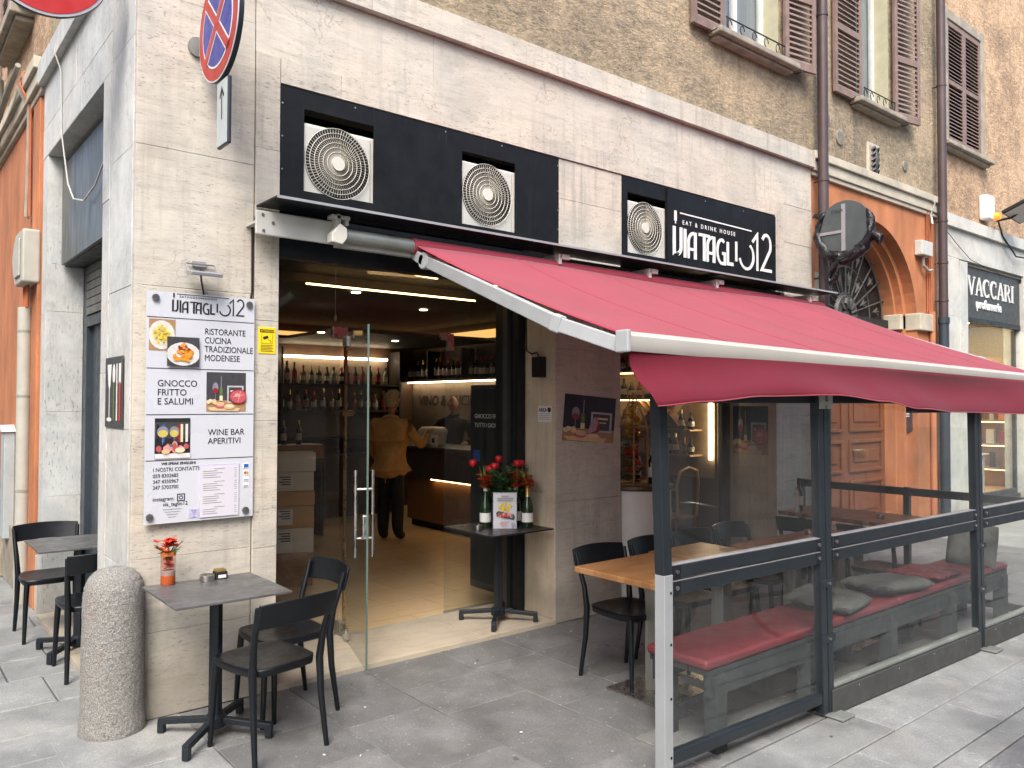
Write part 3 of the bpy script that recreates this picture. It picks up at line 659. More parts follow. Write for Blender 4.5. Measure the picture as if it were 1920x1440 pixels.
# ---------------------------------------------------------------- orange building with the arch
ob = thing('orange_building', 'orange rendered house with an arched doorway between two brown drainpipes', 'building', (8.3, 0, 0))
def archpoly(x0, x1, ztop, cx, r, zs, n=28, z0=0):
    p = [(x0, z0), (cx-r, z0)] + [(cx-r*math.cos(math.pi*i/n), zs+r*math.sin(math.pi*i/n)) for i in range(n+1)] + [(cx+r, z0), (x1, z0), (x1, ztop), (x0, ztop)]
    return p
def archwall(mb, x0, x1, ztop, cx, r, zs, y0, y1, n=28):
    # strips between arch and top so that no concave face is needed
    mb.box(x0, cx-r, y0, y1, 0, ztop); mb.box(cx+r, x1, y0, y1, 0, ztop)
    for i in range(n):
        a, b = math.pi*i/n, math.pi*(i+1)/n
        xa, xb = cx-r*math.cos(a), cx-r*math.cos(b); za, zb = zs+r*math.sin(a), zs+r*math.sin(b)
        v = [(xa, y0, za), (xb, y0, zb), (xb, y0, ztop), (xa, y0, ztop), (xa, y1, za), (xb, y1, zb), (xb, y1, ztop), (xa, y1, ztop)]
        mb.add(v, [(0, 1, 2, 3), (4, 7, 6, 5), (0, 4, 5, 1), (3, 2, 6, 7)])
w = MB(); archwall(w, 6.775, 9.93, 4.22, 8.2, 1.15, 2.74, .035, .17); w.build('wall', 'orange', ob, smooth=30)
w = MB(); archwall(w, 6.775, 9.93, 4.22, 8.2, 1.07, 2.74, .17, .26); w.build('arch_step', 'orange', ob, smooth=30)
w = MB(); archwall(w, 6.775, 9.93, 4.22, 8.2, 1.02, 2.74, .26, .45); w.build('arch_reveal', 'orange', ob, smooth=30)
c = MB(); c.box(6.775, 9.93, -.05, .04, 4.34, 4.43); c.box(6.775, 9.93, -.02, .04, 4.22, 4.34); c.box(6.775, 9.93, .0, .04, 4.17, 4.22); c.build('cornice', 'cream_trim', ob, bevel=.008)
holed(6.852, 9.95, 4.43, 11.5, [H2], .03, .3, 'upper_wall', 'plaster_dark', ob)
for x0, x1 in ((6.78, 7.06), (9.33, 9.74)):
    MB().box(x0, x1, -.025, .2, 2.64, 2.86).build('impost', 'cream_trim', ob, bevel=.012)
MB().box(9.2, 9.35, .17, .40, 2.65, 2.85).build('impost', 'cream_trim', ob, bevel=.012)
for x, z in ((6.93, 3.0), (9.69, 3.06)): MB().box(x-.045, x+.045, .028, .036, z-.13, z+.13).build('wall_plate', 'cream_trim', ob)
gl = MB(); cx, cz, r = 8.2, 2.78, 1.02
for k in range(13):
    a = math.pi*k/12; gl.tube([(cx+.27*math.cos(a), .38, cz+.27*math.sin(a)), (cx+(r+.03)*math.cos(a), .38, cz+(r+.03)*math.sin(a))], .011, 6)
for rr in (.27, .60, .93): gl.tube([(cx+rr*math.cos(math.pi*i/24), .38, cz+rr*math.sin(math.pi*i/24)) for i in range(25)], .011, 6)
for k in range(12):
    a = math.pi*(k+.5)/12; rr = .46 if k % 2 else .76; px, pz = cx+rr*math.cos(a), cz+rr*math.sin(a); d = Vector((math.cos(a), 0, math.sin(a))); q = Vector((-d.z, 0, d.x)); P0 = Vector((px, .375, pz))
    for s2 in (-1, 1): gl.tube([P0-d*.06, P0+q*s2*.02, P0+d*.03+q*s2*.045, P0+d*.05+q*s2*.03], [.012, .014, .010, .006], 5)
    gl.tube([P0-d*.09, P0, P0+d*.09], [.008, .018, .004], 5)
gl.build('lunette_grille', 'grille_iron', ob, smooth=60)
ro = MB(); ro.lathe([(0, .0), (.10, .02), (.17, .035), (.2, .02), (.235, .03), (.26, .0)], (0, 0, 0), 20)
for k in range(10):
    a = 2*math.pi*k/10; ro.tube([(0.07*math.cos(a), .07*math.sin(a), .03), (.15*math.cos(a+.25), .15*math.sin(a+.25), .05), (.2*math.cos(a), .2*math.sin(a), .04)], [.02, .03, .012], 5)
ro.v = [(cx+p[0], .38-p[2], cz+.03+p[1]*.9) for p in ro.v]; ro.build('lunette_rosette', 'grille_iron', ob, smooth=60)
MB().box(7.1, 9.3, .42, .43, 2.7, 3.9).build('lunette_backing', 'int_dark', ob)
MB().box(7.15, 9.25, .33, .43, 2.68, 2.78).build('transom_bar', 'metal_dark', ob)
dr = MB(); dr.box(7.18, 9.22, .40, .44, 0, 2.68); dr = dr.build('street_door', 'wood_door', ob)
for x0 in (7.28, 8.28):
    for z0, z1 in ((.25, .75), (.85, 1.25), (1.35, 2.4)):
        mo = MB(); w_ = .84
        for a, b, c_, d in ((x0, x0+w_, z0, z0+.04), (x0, x0+w_, z1-.04, z1), (x0, x0+.04, z0+.04, z1-.04), (x0+w_-.04, x0+w_, z0+.04, z1-.04)): mo.box(a, b, .375, .399, c_, d)
        mo.box(x0+.12, x0+w_-.12, .385, .399, z0+.12, z1-.12); mo.build('door_moulding', 'wood_door', dr, bevel=.006)
MB().tube([(8.35, .39, 1.12), (8.35, .33, 1.12), (8.5, .33, 1.13), (8.6, .34, 1.10)], .015, 8).build('door_handle', 'brass', dr, smooth=60)
ic = MB(); ic.prism([(0, 0), (.0, .34), (.23, .34), (.23, 0), (.17, -.04), (.06, -.04)], (9.348, .10, 1.36), (0, 1, 0), (0, 0, 1), (-.02, 0, 0))
ic = ic.build('intercom', 'drain_brown', ob)
for k in range(4):
    MB().box(9.322, 9.329, .13, .19, 1.62-k*.03, 1.635-k*.03).build('name_plate', 'letter_white', ic); MB().box(9.322, 9.329, .22, .29, 1.62-k*.03, 1.635-k*.03).build('name_plate', 'letter_white', ic)
# crest and vents on the plaster
cr = thing('stone_crest', 'small carved coat of arms plaque in a cream frame above the orange arch', 'plaque', (8.17, .03, 4.55))
f = MB(); f.box(8.03, 8.33, .0, .03, 4.36, 4.80); f.build('frame', 'cream_trim', cr, bevel=.01)
f = MB(); f.box(8.07, 8.29, -.006, .0, 4.40, 4.76); f.build('field', 'sill_stone', cr)
f = MB(); rr = random.Random(3)
for s2 in (-1, 1):
    for k in range(5): z = 4.72-k*.065; f.tube([(8.18, -.012, z), (8.18+s2*.05, -.03, z+.02), (8.18+s2*.085, -.012, z-.012)], [.012, .017, .006], 6)
f.tube([(8.18, -.01, 4.74), (8.18, -.03, 4.6), (8.18, -.01, 4.44)], [.02, .04, .015], 8); f.build('carving', 'anthracite_flat', cr, smooth=60)
for x, z, lb in ((7.12, 4.87, 'topmost round metal wall vent beside the brown drainpipe'), (7.42, 4.72, 'second round metal wall vent, below and right of the topmost one'), (9.03, 4.70, 'small round vent under the right end of the middle window sill')):
    v_ = thing('wall_vent', lb, 'vent', (x, .03, z)); rr_ = .085 if x < 8 else .065
    q = MB(); q.cyl((x, .03, z), (x, .012, z), rr_, n=20); q.build('plate', 'sill_stone', v_, smooth=True)
    q = MB()
    for k in range(-3, 4): hw = math.sqrt(max(0, (rr_*.8)**2-(k*.02)**2)); q.box(x-hw, x+hw, .006, .012, z+k*.02-.004, z+k*.02+.004)
    q.build('louvres', 'conduit_grey', v_)

# ---------------------------------------------------------------- perfume shop
pb = thing('perfume_shop', 'white marble shop front with a dark sign beyond the arch', 'building', (12, 0, 0))
MW = 'marble_white'
slabs(pb, [9.94, 10.58], [0, .9, 1.9, 2.9, 3.7], 0, MW, name='marble_slab'); slabs(pb, [10.583, 10.84], [0, 1.2, 2.4, 3.68], .012, MW, name='marble_slab')
slabs(pb, [9.94, 11.4, 12.9, 14.4, 16], [3.703, 4.10], 0, MW, name='marble_slab'); slabs(pb, [9.94, 12, 14, 16], [4.103, 4.27], .05, MW, t=.09, name='cornice_slab')
slabs(pb, [13.02, 13.5, 14.4, 16], [0, 1.2, 2.4, 3.70], 0, MW, name='marble_slab')
slabs(pb, [.003, .3], [.0, 1.2, 2.3, 3.6], 0, MW, (Vector((13.02, 0, 0)), Y3, Z3, -X3), name='marble_slab')
m = MB(); m.box(9.95, 10.83, .04, .3, 0, 4.2); m.box(13.06, 16, .04, .3, 0, 4.2); m.box(10.83, 13.06, .04, .3, 3.66, 4.2); m.build('core_wall', 'joint_grey', pb)
holed(9.952, 24, 4.26, 11.5, [H3, (13.6, 14.7, 5.25, 7)], .03, .3, 'upper_wall', 'plaster_light', pb)
MB().box(13.5, 14.8, .34, .36, 5.1, 7.2).build('window_backing', 'void_black', pb)
MB().box(10.84, 13.02, .06, .12, 2.93, 3.66).build('sign_panel', 'anthracite_flat', pb)
MB().box(10.84, 13.02, .05, .12, 2.86, 2.925).build('sign_trim', 'metal_dark', pb)
def serif(chars, A, h, widths):
    P = []; x = 0; a, b = h*.20, h*.055
    for ch, w in zip(chars, widths):
        if ch == 'V': P += [([(x+w*.12, h), (x+w*.52, 0)], a), ([(x+w*.52, 0), (x+w*.88, h)], b), ([(x-.01, h-.01), (x+w*.34, h-.01)], b*.8), ([(x+w*.72, h-.01), (x+w*1.05, h-.01)], b*.8)]
        if ch == 'A': P += [([(x+w*.12, 0), (x+w*.48, h)], b), ([(x+w*.48, h), (x+w*.86, 0)], a), ([(x+w*.25, h*.33), (x+w*.7, h*.33)], b), ([(x-.01, .01), (x+w*.28, .01)], b*.8), ([(x+w*.68, .01), (x+w*1.05, .01)], b*.8)]
        if ch == 'C': pl = arc(x+w*.52, h*.5, w*.4, h*.46, 45, 315, 16); P += [(pl, [b+(a*.95-b)*math.sin(math.pi*i/16) for i in range(17)]), ([(x+w*.82, h*.98), (x+w*.82, h*.70)], b*.9), ([(x+w*.82, h*.02), (x+w*.82, h*.22)], b*.6)]
        if ch == 'R': P += [([(x+w*.22, 0), (x+w*.22, h)], a), ([(x+w*.2, h*.97)]+arc(x+w*.48, h*.73, w*.28, h*.235, 90, -90, 8)+[(x+w*.25, h*.5)], [b]+[b+(a*.9-b)*math.sin(math.pi*i/8) for i in range(9)]+[b]), ([(x+w*.5, h*.5), (x+w*.85, 0)], a*.9), ([(x, .01), (x+w*.42, .01)], b*.8), ([(x, h-.01), (x+w*.3, h-.01)], b*.8), ([(x+w*.75, .01), (x+w*1.03, .01)], b*.8)]
        if ch == 'I': P += [([(x+w*.5, 0), (x+w*.5, h)], a), ([(x+w*.05, .01), (x+w*.95, .01)], b*.8), ([(x+w*.05, h-.01), (x+w*.95, h-.01)], b*.8)]
        x += w
    return strokes(P, A, X3, Z3, -Y3, .012).build('shop_lettering', 'led_letter', pb)
serif('VACCARI', (10.99, .058, 3.262), .262, (.28, .27, .27, .27, .27, .27, .14))
text('profumerie', 'shop_lettering', (11.30, .058, 3.085), .185, 'led_letter', pb, sx=1.12, ext=.012, off=.006)
ps = thing('shop_window', 'perfume shop window glazed between white marble posts', 'shop window', (11.9, .2, 0))
f = MB(); f.box(10.842, 10.90, .12, .17, .3, 2.86); f.box(12.95, 13.015, .12, .17, .3, 2.86); f.box(10.9, 12.95, .121, .169, .3, .38); f.box(10.842, 13.015, .08, .30, 0, .299); f.build('frame', 'anthracite_flat', ps)
MB().box(10.9, 12.95, .14, .15, .38, 2.9).build('pane', 'glass_shop', ps)
fl = MB().box(10.3, 16, .30, 4, .2, .3); setting(fl, 'shop_floor', 'int_floor')
rm = MB(); rm.box(10.2, 10.3, .31, 4, .3, 3.2); rm.box(15.9, 16, .31, 4, .3, 3.2); rm.box(10.3, 15.9, 3.9, 4, .3, 3.2); setting(rm, 'shop_walls', 'f_cream')
setting(MB().box(10.3, 15.9, .31, 4, 3.2, 3.3), 'shop_ceiling', 'cream_trim')
for i, (x, y) in enumerate(((11.3, .55), (12.3, .8), (13.2, 1.1), (12.3, 1.8), (13.3, 2.4), (14.4, 1.4))):
    tag(MB().cyl((x, y, 3.17), (x, y, 3.198), .13, n=16).build('ceiling_light', 'shop_light', None), 'round ceiling light glowing inside the perfume shop', 'ceiling light', 'round ceiling lights of the perfume shop')
rk = thing('display_shelves', 'wooden display shelves with boxes standing inside the perfume shop', 'shelves', (13.9, 1.5, .3))
b_ = MB(); b_.box(13.95, 14.0, .4, 2.8, .3, 2.5); b_.box(13.6, 13.95, .4, .44, .3, 2.5); b_.box(13.6, 13.95, 2.76, 2.8, .3, 2.5); b_.build('carcass', 'wood_light', rk)
for k in range(5): MB().box(13.6, 13.95, .44, 2.76, .6+k*.4, .63+k*.4).build('shelf', 'f_orange' if k == 3 else 'wood_light', rk)
for k in range(5): MB().box(13.62, 13.65, .5, 2.7, .585+k*.4, .598+k*.4).build('shelf_light', 'led_warm', rk)
dc = thing('display_counter', 'pale green glass display counter in the perfume shop window', 'counter', (12, .8, .3))
MB().box(11.0, 12.9, .55, 1.0, .3, .88).build('base', 'board_white', dc); MB().box(10.95, 12.95, .5, 1.05, .88, .90).build('top', 'white_plastic', dc)
pr_ = random.Random(9); cols = ['board_white', 'carton_white', 'label_red', 'print_black', 'petal_pink', 'anthracite_flat', 'foil_gold', 'f_blue', 'petal_orange', 'letter_white']
for i in range(14):
    x = 11.02+i*.135; h = pr_.uniform(.07, .26); w_ = pr_.uniform(.05, .10)
    tag(MB().box(x, x+w_, .62, .62+w_*.7, .9, .9+h).build('perfume_box', pr_.choice(cols[:7]), None, bevel=.002), 'small perfume box on the glass counter in the perfume shop window', 'box', 'perfume boxes on the display counter')
for k in range(5):
    for i in range(11):
        y_ = .48+i*.2; h = pr_.uniform(.10, .28); w_ = pr_.uniform(.06, .15)
        tag(MB().box(13.68, 13.68+w_*.6, y_, y_+w_, .631+k*.4, .631+k*.4+h).build('perfume_box', pr_.choice(cols), None), 'small boxed perfume on the wooden shelves inside the perfume shop', 'box', 'perfume boxes on the shelves')
MB().box(9.96, 10.03, -.004, -.001, 1.5, 1.72)
rp = thing('red_notice', 'small red notice with white lines on the white marble beside the arch', 'notice', (10.16, 0, 1.65))
MB().box(10.09, 10.24, -.006, -.002, 1.55, 1.76).build('plate', 'sign_red', rp)
for k in range(4): MB().box(10.12, 10.21, -.0075, -.006, 1.60+k*.035, 1.61+k*.035).build('print_line', 'letter_white', rp)

# ---------------------------------------------------------------- side street neighbour
sb = thing('side_building', 'orange and plaster house down the side street left of the travertine', 'building', (0, 6, 0))
MB().box(.012, .3, 2.86, 16, .0, 4.25).build('wall', 'orange', sb)
c = MB(); c.box(-.08, .3, 2.86, 16, 4.42, 4.52); c.box(-.05, .3, 2.86, 16, 4.30, 4.42); c.box(-.02, .3, 2.86, 16, 4.24, 4.30); c.build('cornice', 'cream_trim', sb, bevel=.008)
holed(2.86, 16, 4.52, 11.5, [(3.75, 4.72, 5.25, 7.2)], .02, .3, 'upper_wall', 'plaster_light', sb, fr=True)
pl = MB(); pl.box(-.03, .02, 3.35, 4.6, 0, .55); pl.box(-.05, .02, 4.6, 16, 0, .8); pl.build('plinth', 'sill_stone', sb, bevel=.01)
pl = MB(); pl.box(-.01, .3, 2.99, 3.3, 0, 4.23); pl.build('pilaster', 'orange', sb, bevel=.008)
pl = MB(); pl.box(.0, .3, 2.862, 2.96, .0, .45); pl.build('stained_base', 'cream_trim', sb)
t = thing('window', 'window above the orange wall of the side street, only its sill and shutter edge in view', 'window', (0, 4.2, 5.25), 'upstairs windows with brown louvred shutters')
s_ = MB(); s_.box(-.17, .03, 3.57, 4.9, 5.13, 5.22); s_.box(-.12, .03, 3.61, 4.86, 5.08, 5.13); s_.build('sill', 'sill_stone', t, bevel=.012)
f = MB(); f.box(.12, .2, 3.75, 3.82, 5.25, 7.2); f.box(.12, .2, 4.65, 4.72, 5.25, 7.2); f.box(.12, .2, 4.2, 4.27, 5.25, 7.2); f.build('frame', 'window_white', t); MB().box(.16, .17, 3.8, 4.7, 5.25, 7.2).build('pane', 'glass_upper', t); MB().box(.24, .26, 3.75, 4.72, 5.25, 7.2).build('curtain', 'curtain', t)
shutter(t, (-.0, 3.24, 5.2), (-.25, .97, 0), (-.97, -.25, 0), .48, 1.9, 34, rails=(.35,)); shutter(t, (-.01, 4.74, 5.2), (0, 1, 0), (-1, 0, 0), .48, 1.9, 34, rails=(.35,))

# ---------------------------------------------------------------- opposite side of the two streets (seen in reflections)
op = thing('opposite_building', 'pale plaster house across the street, seen only as a reflection in the glass', 'building', (4, -10, 0))
holed(-4, 22, 0, 7.5, [(x, x+1.0, z, z+1.9) for x in (1.2, 4.2, 7.2, 10.2, 13.2) for z in (4.6,)]+[(x, x+1.8, 0, 2.6) for x in (.8, 3.8, 6.8, 9.8, 12.8)], -9.8, .4, 'wall', 'marble_white', op)
MB().box(-4, 22, -10.0, -9.82, 0, 7.5).build('window_backing', 'int_dark', op)
op = thing('opposite_building', 'ochre house across the side street, outside the frame on the left', 'building', (-7, 6, 0))
holed(-3, 16, 0, 8.0, [(y_, y_+1.0, z, z+1.9) for y_ in (0, 3, 6, 9, 12) for z in (1.0, 4.6)], -6.9, .4, 'wall', 'plaster_light', op, fr=True)
MB().box(-7.3, -6.85, -3, 16, 0, 8).build('window_backing', 'int_dark', op)
# ================================================================ air conditioners
def ac_unit(cx, cz, label, flip=False):
    t = thing('air_conditioner', label, 'air conditioner', (cx, .02, 2.95), 'air conditioner units set in the black fascia')
    b = MB(); b.box(cx-.27, cx+.33, .02, .30, 2.93, 3.425); b.build('casing', 'white_plastic', t, bevel=.012)
    b = MB(); b.box(cx-.245, cx+.235, .008, .0195, cz-.245, cz+.205); b.build('front_panel', 'offwhite_metal', t, bevel=.010)
    b = MB(); b.cyl((cx, .0078, cz), (cx, .0065, cz), .222, n=40); b.build('fan_opening', 'black_matte', t)
    b = MB()
    for rr in (.222, .192, .162, .132, .102, .074):
        b.tube([(cx+rr*math.cos(2*math.pi*i/40), -.004, cz+rr*math.sin(2*math.pi*i/40)) for i in range(40)], .0021, 4, closed=True)
    b.build('grille_ring', 'white_plastic', t, smooth=80, kind='stuff')
    b = MB()
    for k in range(68):
        a = 2*math.pi*k/68
        b.tube([(cx+r_*math.cos(a+w_), -.001, cz+r_*math.sin(a+w_)) for r_, w_ in ((.045, 0), (.10, .20), (.16, .30), (.222, .26))], .0024, 3, caps=False)
    b.build('grille_wire', 'grille_grey', t, kind='stuff')
    MB().cyl((cx, .006, cz), (cx, -.012, cz), .046, .043, n=24).build('hub', 'white_plastic', t, smooth=True)
    return t
ac_unit(1.185, 3.20, 'leftmost air conditioner unit with round fan grille in the black fascia above the door')
ac_unit(2.372, 3.205, 'air conditioner unit nearest the right end of the wide black fascia panel')
ac_unit(4.085, 3.205, 'air conditioner unit beside the white lettered black sign panel')

# ================================================================ road signs on the wall
t = thing('no_stopping_sign', 'round blue and red no stopping sign on the wall at the corner', 'road sign', (.31, -.36, 3.69))
def disc(cx, cy, cz, r, n=48): return (cx, cy, cz, r, n)
def xdisc(x0, x1, cy, cz, r, n=48): return MB().cyl((x0, cy, cz), (x1, cy, cz), r, n=n)
xdisc(.31, .335, -.36, 3.69, .300).build('back_plate', 'anthracite', t, smooth=True)
xdisc(.3095, .306, -.36, 3.69, .298).build('rim', 'sign_white', t)
xdisc(.3055, .304, -.36, 3.69, .290).build('red_disc', 'sign_red', t)
xdisc(.3035, .302, -.36, 3.69, .228).build('white_ring', 'sign_white', t)
xdisc(.3015, .300, -.36, 3.69, .216).build('blue_disc', 'sign_blue', t)
for s2 in (-1, 1):
    d = Vector((0, s2*.707, .707)); c0 = Vector((.2995, -.36, 3.69)); e = .0006*s2
    MB().obox(c0-d*.222+Vector((e, 0, 0)), c0+d*.222+Vector((e, 0, 0)), .066, .0012, up=(1, 0, 0)).build('white_bar', 'sign_white', t)
    c1 = Vector((.2975, -.36, 3.69)); MB().obox(c1-d*.232+Vector((e, 0, 0)), c1+d*.232+Vector((e, 0, 0)), .048, .0012, up=(1, 0, 0)).build('red_bar', 'sign_red', t)
b = MB(); b.cyl((.315, -.001, 3.69), (.315, -.02, 3.69), .055, n=20); b.tube([(.36, -.01, 3.69), (.36, -.5, 3.69)], .02, 10); b.tube([(.35, -.36, 3.69), (.35, -.36, 3.35)], .01, 8); b.build('bracket', 'galv', t, smooth=True)
t = thing('arrow_plate', 'narrow grey plate with an upward arrow hanging under the no stopping sign', 'road sign', (.31, -.43, 3.2))
MB().box(.31, .33, -.512, -.352, 3.025, 3.375).build('plate', 'anthracite', t, bevel=.006); MB().box(.306, .3095, -.504, -.360, 3.032, 3.368).build('face', 'arrow_plate', t)
strokes([([(.075, .13), (.075, .29)], .012), ([(.045, .245), (.075, .292), (.105, .245)], .013)], (.3058, -.357, 3.035), (0, -1, 0), (0, 0, 1), (-1, 0, 0), .0008).build('arrow', 'print_black', t)
MB().tube([(.33, -.43, 3.37), (.35, -.40, 3.42)], .008, 6).build('hanger', 'galv', t)
t = thing('no_entry_sign', 'red no entry disc with grey rim jutting out at the top left corner', 'road sign', (-.41, .116, 4.0))
nv = Vector((-.08, -1, -.02)).normalized(); c0 = Vector((-.41, .116, 3.995))
MB().cyl(c0, c0-nv*.02, .300, n=56).build('back_plate', 'anthracite', t, smooth=True)
MB().cyl(c0+nv*.002, c0+nv*.001, .298, n=56).build('rim', 'rim_grey', t); MB().cyl(c0+nv*.0045, c0+nv*.0025, .283, n=56).build('red_disc', 'noentry_red', t)
MB().obox(c0+nv*.006+Vector((-.2, .016, 0)), c0+nv*.006+Vector((.2, -.016, 0)), .10, .002, up=(0, 1, 0)).build('white_bar', 'sign_white', t)
b = MB(); b.tube([(-.40, .16, 3.95), (-.36, .6, 4.15), (-.2, 1.5, 4.52), (.02, 1.9, 4.62)], .014, 8); b.cyl((-.06, 1.88, 4.60), (-.0, 1.9, 4.62), .04, n=12); b.tube([c0-nv*.03+Vector((0, 0, .2)), c0-nv*.03-Vector((0, 0, .24))], .018, 8); b.build('bracket', 'iron', t, smooth=True)

t = thing('wrapped_sign', 'back of a round sign wrapped in black plastic bag beside the brown drainpipe', 'road sign', (6.75, -.45, 3.5))
sx = 6.66; sy = -.42; sz = 3.50
xdisc(sx, sx+.02, sy, sz, .285).build('back_plate', 'sign_back', t, smooth=True)
b = MB(); b.box(sx-.012, sx, sy-.02, sy+.02, sz-.25, sz+.25); b.box(sx-.010, sx-.001, sy+.02, sy+.26, sz-.045, sz-.015); b.build('bracing', 'rim_grey', t)
b = MB(); b.tube([(sx+.03, sy, sz+.02), (sx+.06, -.14, sz-.02), (6.85, -.12, sz-.02)], .018, 8); b.build('bracket', 'iron', t)
text('ITALIA', 'maker_mark', (sx-.0128, sy+.13, sz+.17), .045, 'print_black', t, LEFTF, ext=.0005)
b = MB(); n = 64; prof = 12; v = []; f = []
def wob(a, p, k=0): return math.sin(a*7+p*2+k)*.45+math.sin(a*13-p*3+k*2)*.3+math.sin(a*23+p*5)*.25
for i in range(n+1):
    a = R(128+270*i/n); low = max(0, -math.sin(a)); env = min(1, i/4, (n-i)/4)*.9+.1
    th = (.022+.040*low**1.5+.012*math.cos(a)**2)*env
    for j in range(prof):
        p = 2*math.pi*j/prof; q_ = th*(1+.35*wob(a, p)); r2 = .282+q_*math.cos(p)+.018*low; v.append((sx+.012+q_*1.1*math.sin(p), sy-r2*math.cos(a), sz+r2*math.sin(a)))
for i in range(n):
    for j in range(prof): f.append((i*prof+j, i*prof+(j+1) % prof, (i+1)*prof+(j+1) % prof, (i+1)*prof+j))
b.add(v, f)
def rag(p0, pts, rr, k):
    m_ = len(pts); P_ = [Vector(p0)+Vector(q) for q in pts]; n0 = len(b.v); b.tube(P_, rr, 11, caps=True)
    for i in range(n0, len(b.v)):
        p = Vector(b.v[i]); s_ = .010; b.v[i] = (p.x+s_*math.sin(p.z*90+k), p.y+s_*math.sin(p.z*70+p.x*60+k), p.z+s_*math.sin(p.y*80+k))
K0 = (sx-.02, sy+.03, sz-.325)
rag(K0, [(0, .05, .02), (0, .02, 0), (0, -.02, -.005), (0, -.06, .01)], [.015, .035, .035, .015], 1)
rag(K0, [(0, .0, 0), (-.005, .05, -.05), (0, .10, -.11), (.01, .13, -.17), (0, .10, -.21), (0, .05, -.17), (0, .02, -.09)], [.02, .035, .040, .036, .032, .030, .02], 2)
rag(K0, [(0, .0, 0), (-.01, -.05, -.02), (.0, -.12, .0), (0, -.2, .05), (.01, -.27, .09)], [.02, .035, .032, .04, .03], 3)
rag((sx, sy, sz), [(.01, -.24, -.18), (.01, -.31, -.12), (.015, -.37, -.16), (.01, -.36, -.22)], [.03, .06, .05, .012], 4)
rag((sx, sy, sz), [(.02, .20, .20), (.03, .27, .16), (.04, .33, .20), (.05, .38, .17)], [.015, .035, .03, .012], 5)
rag((sx, sy, sz), [(.02, .27, .05), (.03, .31, -.05), (.03, .28, -.15)], [.03, .045, .03], 6)
b.build('plastic_bag', 'bag_black', t, smooth=60)

# ================================================================ drainpipes, conduits, boxes
def drain(x, label, zlow, y=-.09, grey=None):
    t = thing('drainpipe', label, 'drainpipe', (x, y, 0)); r_ = .055
    MB().tube([(x, y, zlow), (x, y, 11.3)], r_, 14).build('pipe', 'drain_brown', t, smooth=True)
    MB().tube([(x, y, .0), (x, y, zlow)], r_*1.12, 14).build('cast_iron_foot', 'door_slate', t, smooth=True)
    for z in (4.1, 5.9, 3.55, 3.05):
        q = MB(); q.cyl((x, y, z-.012), (x, y, z+.012), r_+.007, n=14); q.tube([(x, y, z), (x, 0.02, z)], .01, 6); q.build('pipe_clip', 'drain_brown', t, smooth=True)
    MB().cyl((x, y, zlow-.03), (x, y, zlow+.05), r_*1.3, n=14).build('collar', 'door_slate', t, smooth=True)
drain(6.86, 'brown drainpipe at the right end of the travertine wall, behind the wrapped sign', 2.45)
drain(9.85, 'brown drainpipe between the orange arch and the white marble shop', 2.78)
t = thing('drainpipe', 'dark brown drainpipe at the far left edge on the side street plaster', 'drainpipe', (-.07, 5.72, 0)); MB().tube([(-.07, 5.72, 4.6), (-.07, 5.72, 11)], .05, 10).build('pipe', 'drain_brown', t, smooth=True)
t = thing('junction_box', 'grey electrical junction box with conduits on the orange wall by the arch', 'junction box', (9.45, 0, 3.6))
MB().box(9.29, 9.60, -.07, .034, 3.60, 3.79).build('box', 'offwhite_metal', t, bevel=.012)
b = MB(); b.tube([(9.42, -.02, 3.60), (9.43, -.02, 3.48), (9.55, -.03, 3.42), (9.66, -.03, 3.44)], .018, 8); b.build('grey_conduit', 'conduit_grey', t, smooth=True)
for k, x in enumerate((9.62, 9.68, 9.735)):
    MB().tube([(x, .015, 2.9-.1*k), (x, .015, 4.15), (x-.02, .0, 4.2)], .011 if k < 2 else .014, 6).build('orange_conduit', 'conduit_orange', t, smooth=True)
MB().tube([(9.72, .0, 0.0), (9.72, .0, 2.9)], .04, 10).build('large_conduit', 'orange', t, smooth=True)
cc = MB()
for k in range(3): cc.tube([(9.66+.02*k, .0, 4.42), (9.69, -.06, 4.32), (9.70+.015*k, .0, 4.2), (9.66+.02*k, -.03, 4.05)], .007, 5)
cc.build('cable_knot', 'cable_white', t, smooth=60)
c = MB(); c.tube([(9.86, -.05, 4.1), (10.4, -.03, 3.9), (10.9, -.03, 3.72), (11.9, -.04, 3.62)], .005, 5)
tag(c.build('sagging_cable', 'cable_black', None, smooth=60), 'thin dark cable running down across the white marble to the sign', 'cable')
c = MB(); c.tube([(11.75, -.06, 4.5), (12.0, -.06, 4.2), (12.5, -.07, 3.95), (13.0, -.07, 3.98), (13.5, -.06, 4.25)], .012, 6)
tag(c.build('hanging_cable', 'cable_black', None, smooth=60), 'thick dark cable sagging under the alarm beacon over the white marble', 'cable')
t = thing('alarm_beacon', 'white alarm siren with an orange beacon lens on the plaster above the white shop', 'alarm', (11.45, 0, 4.5))
MB().box(11.35, 11.62, -.10, .03, 4.36, 4.72).build('casing', 'letter_white', t, bevel=.03, bseg=3); b = MB(); b.cyl((11.60, -.10, 4.42), (11.60, -.17, 4.42), .06, .045, n=14); b.build('beacon_lens', 'amber_lens', t, smooth=True)
t = thing('floodlight', 'black floodlight tilted down beside the alarm beacon', 'floodlight', (12.0, -.3, 4.5))
b = MB(); b.T = Matrix.Translation((12.05, -.30, 4.52)) @ Matrix.Rotation(R(-22), 4, 'X') @ Matrix.Rotation(R(8), 4, 'Y'); b.box(-.30, .30, -.16, .16, -.02, .03); b.box(-.2, .2, -.1, .1, .03, .06); b.build('housing', 'black_matte', t, bevel=.008)
b = MB(); b.T = Matrix.Translation((12.05, -.30, 4.52)) @ Matrix.Rotation(R(-22), 4, 'X') @ Matrix.Rotation(R(8), 4, 'Y'); b.box(-.27, .27, -.14, .14, -.026, -.0205); b.build('lens', 'offwhite_metal', t)
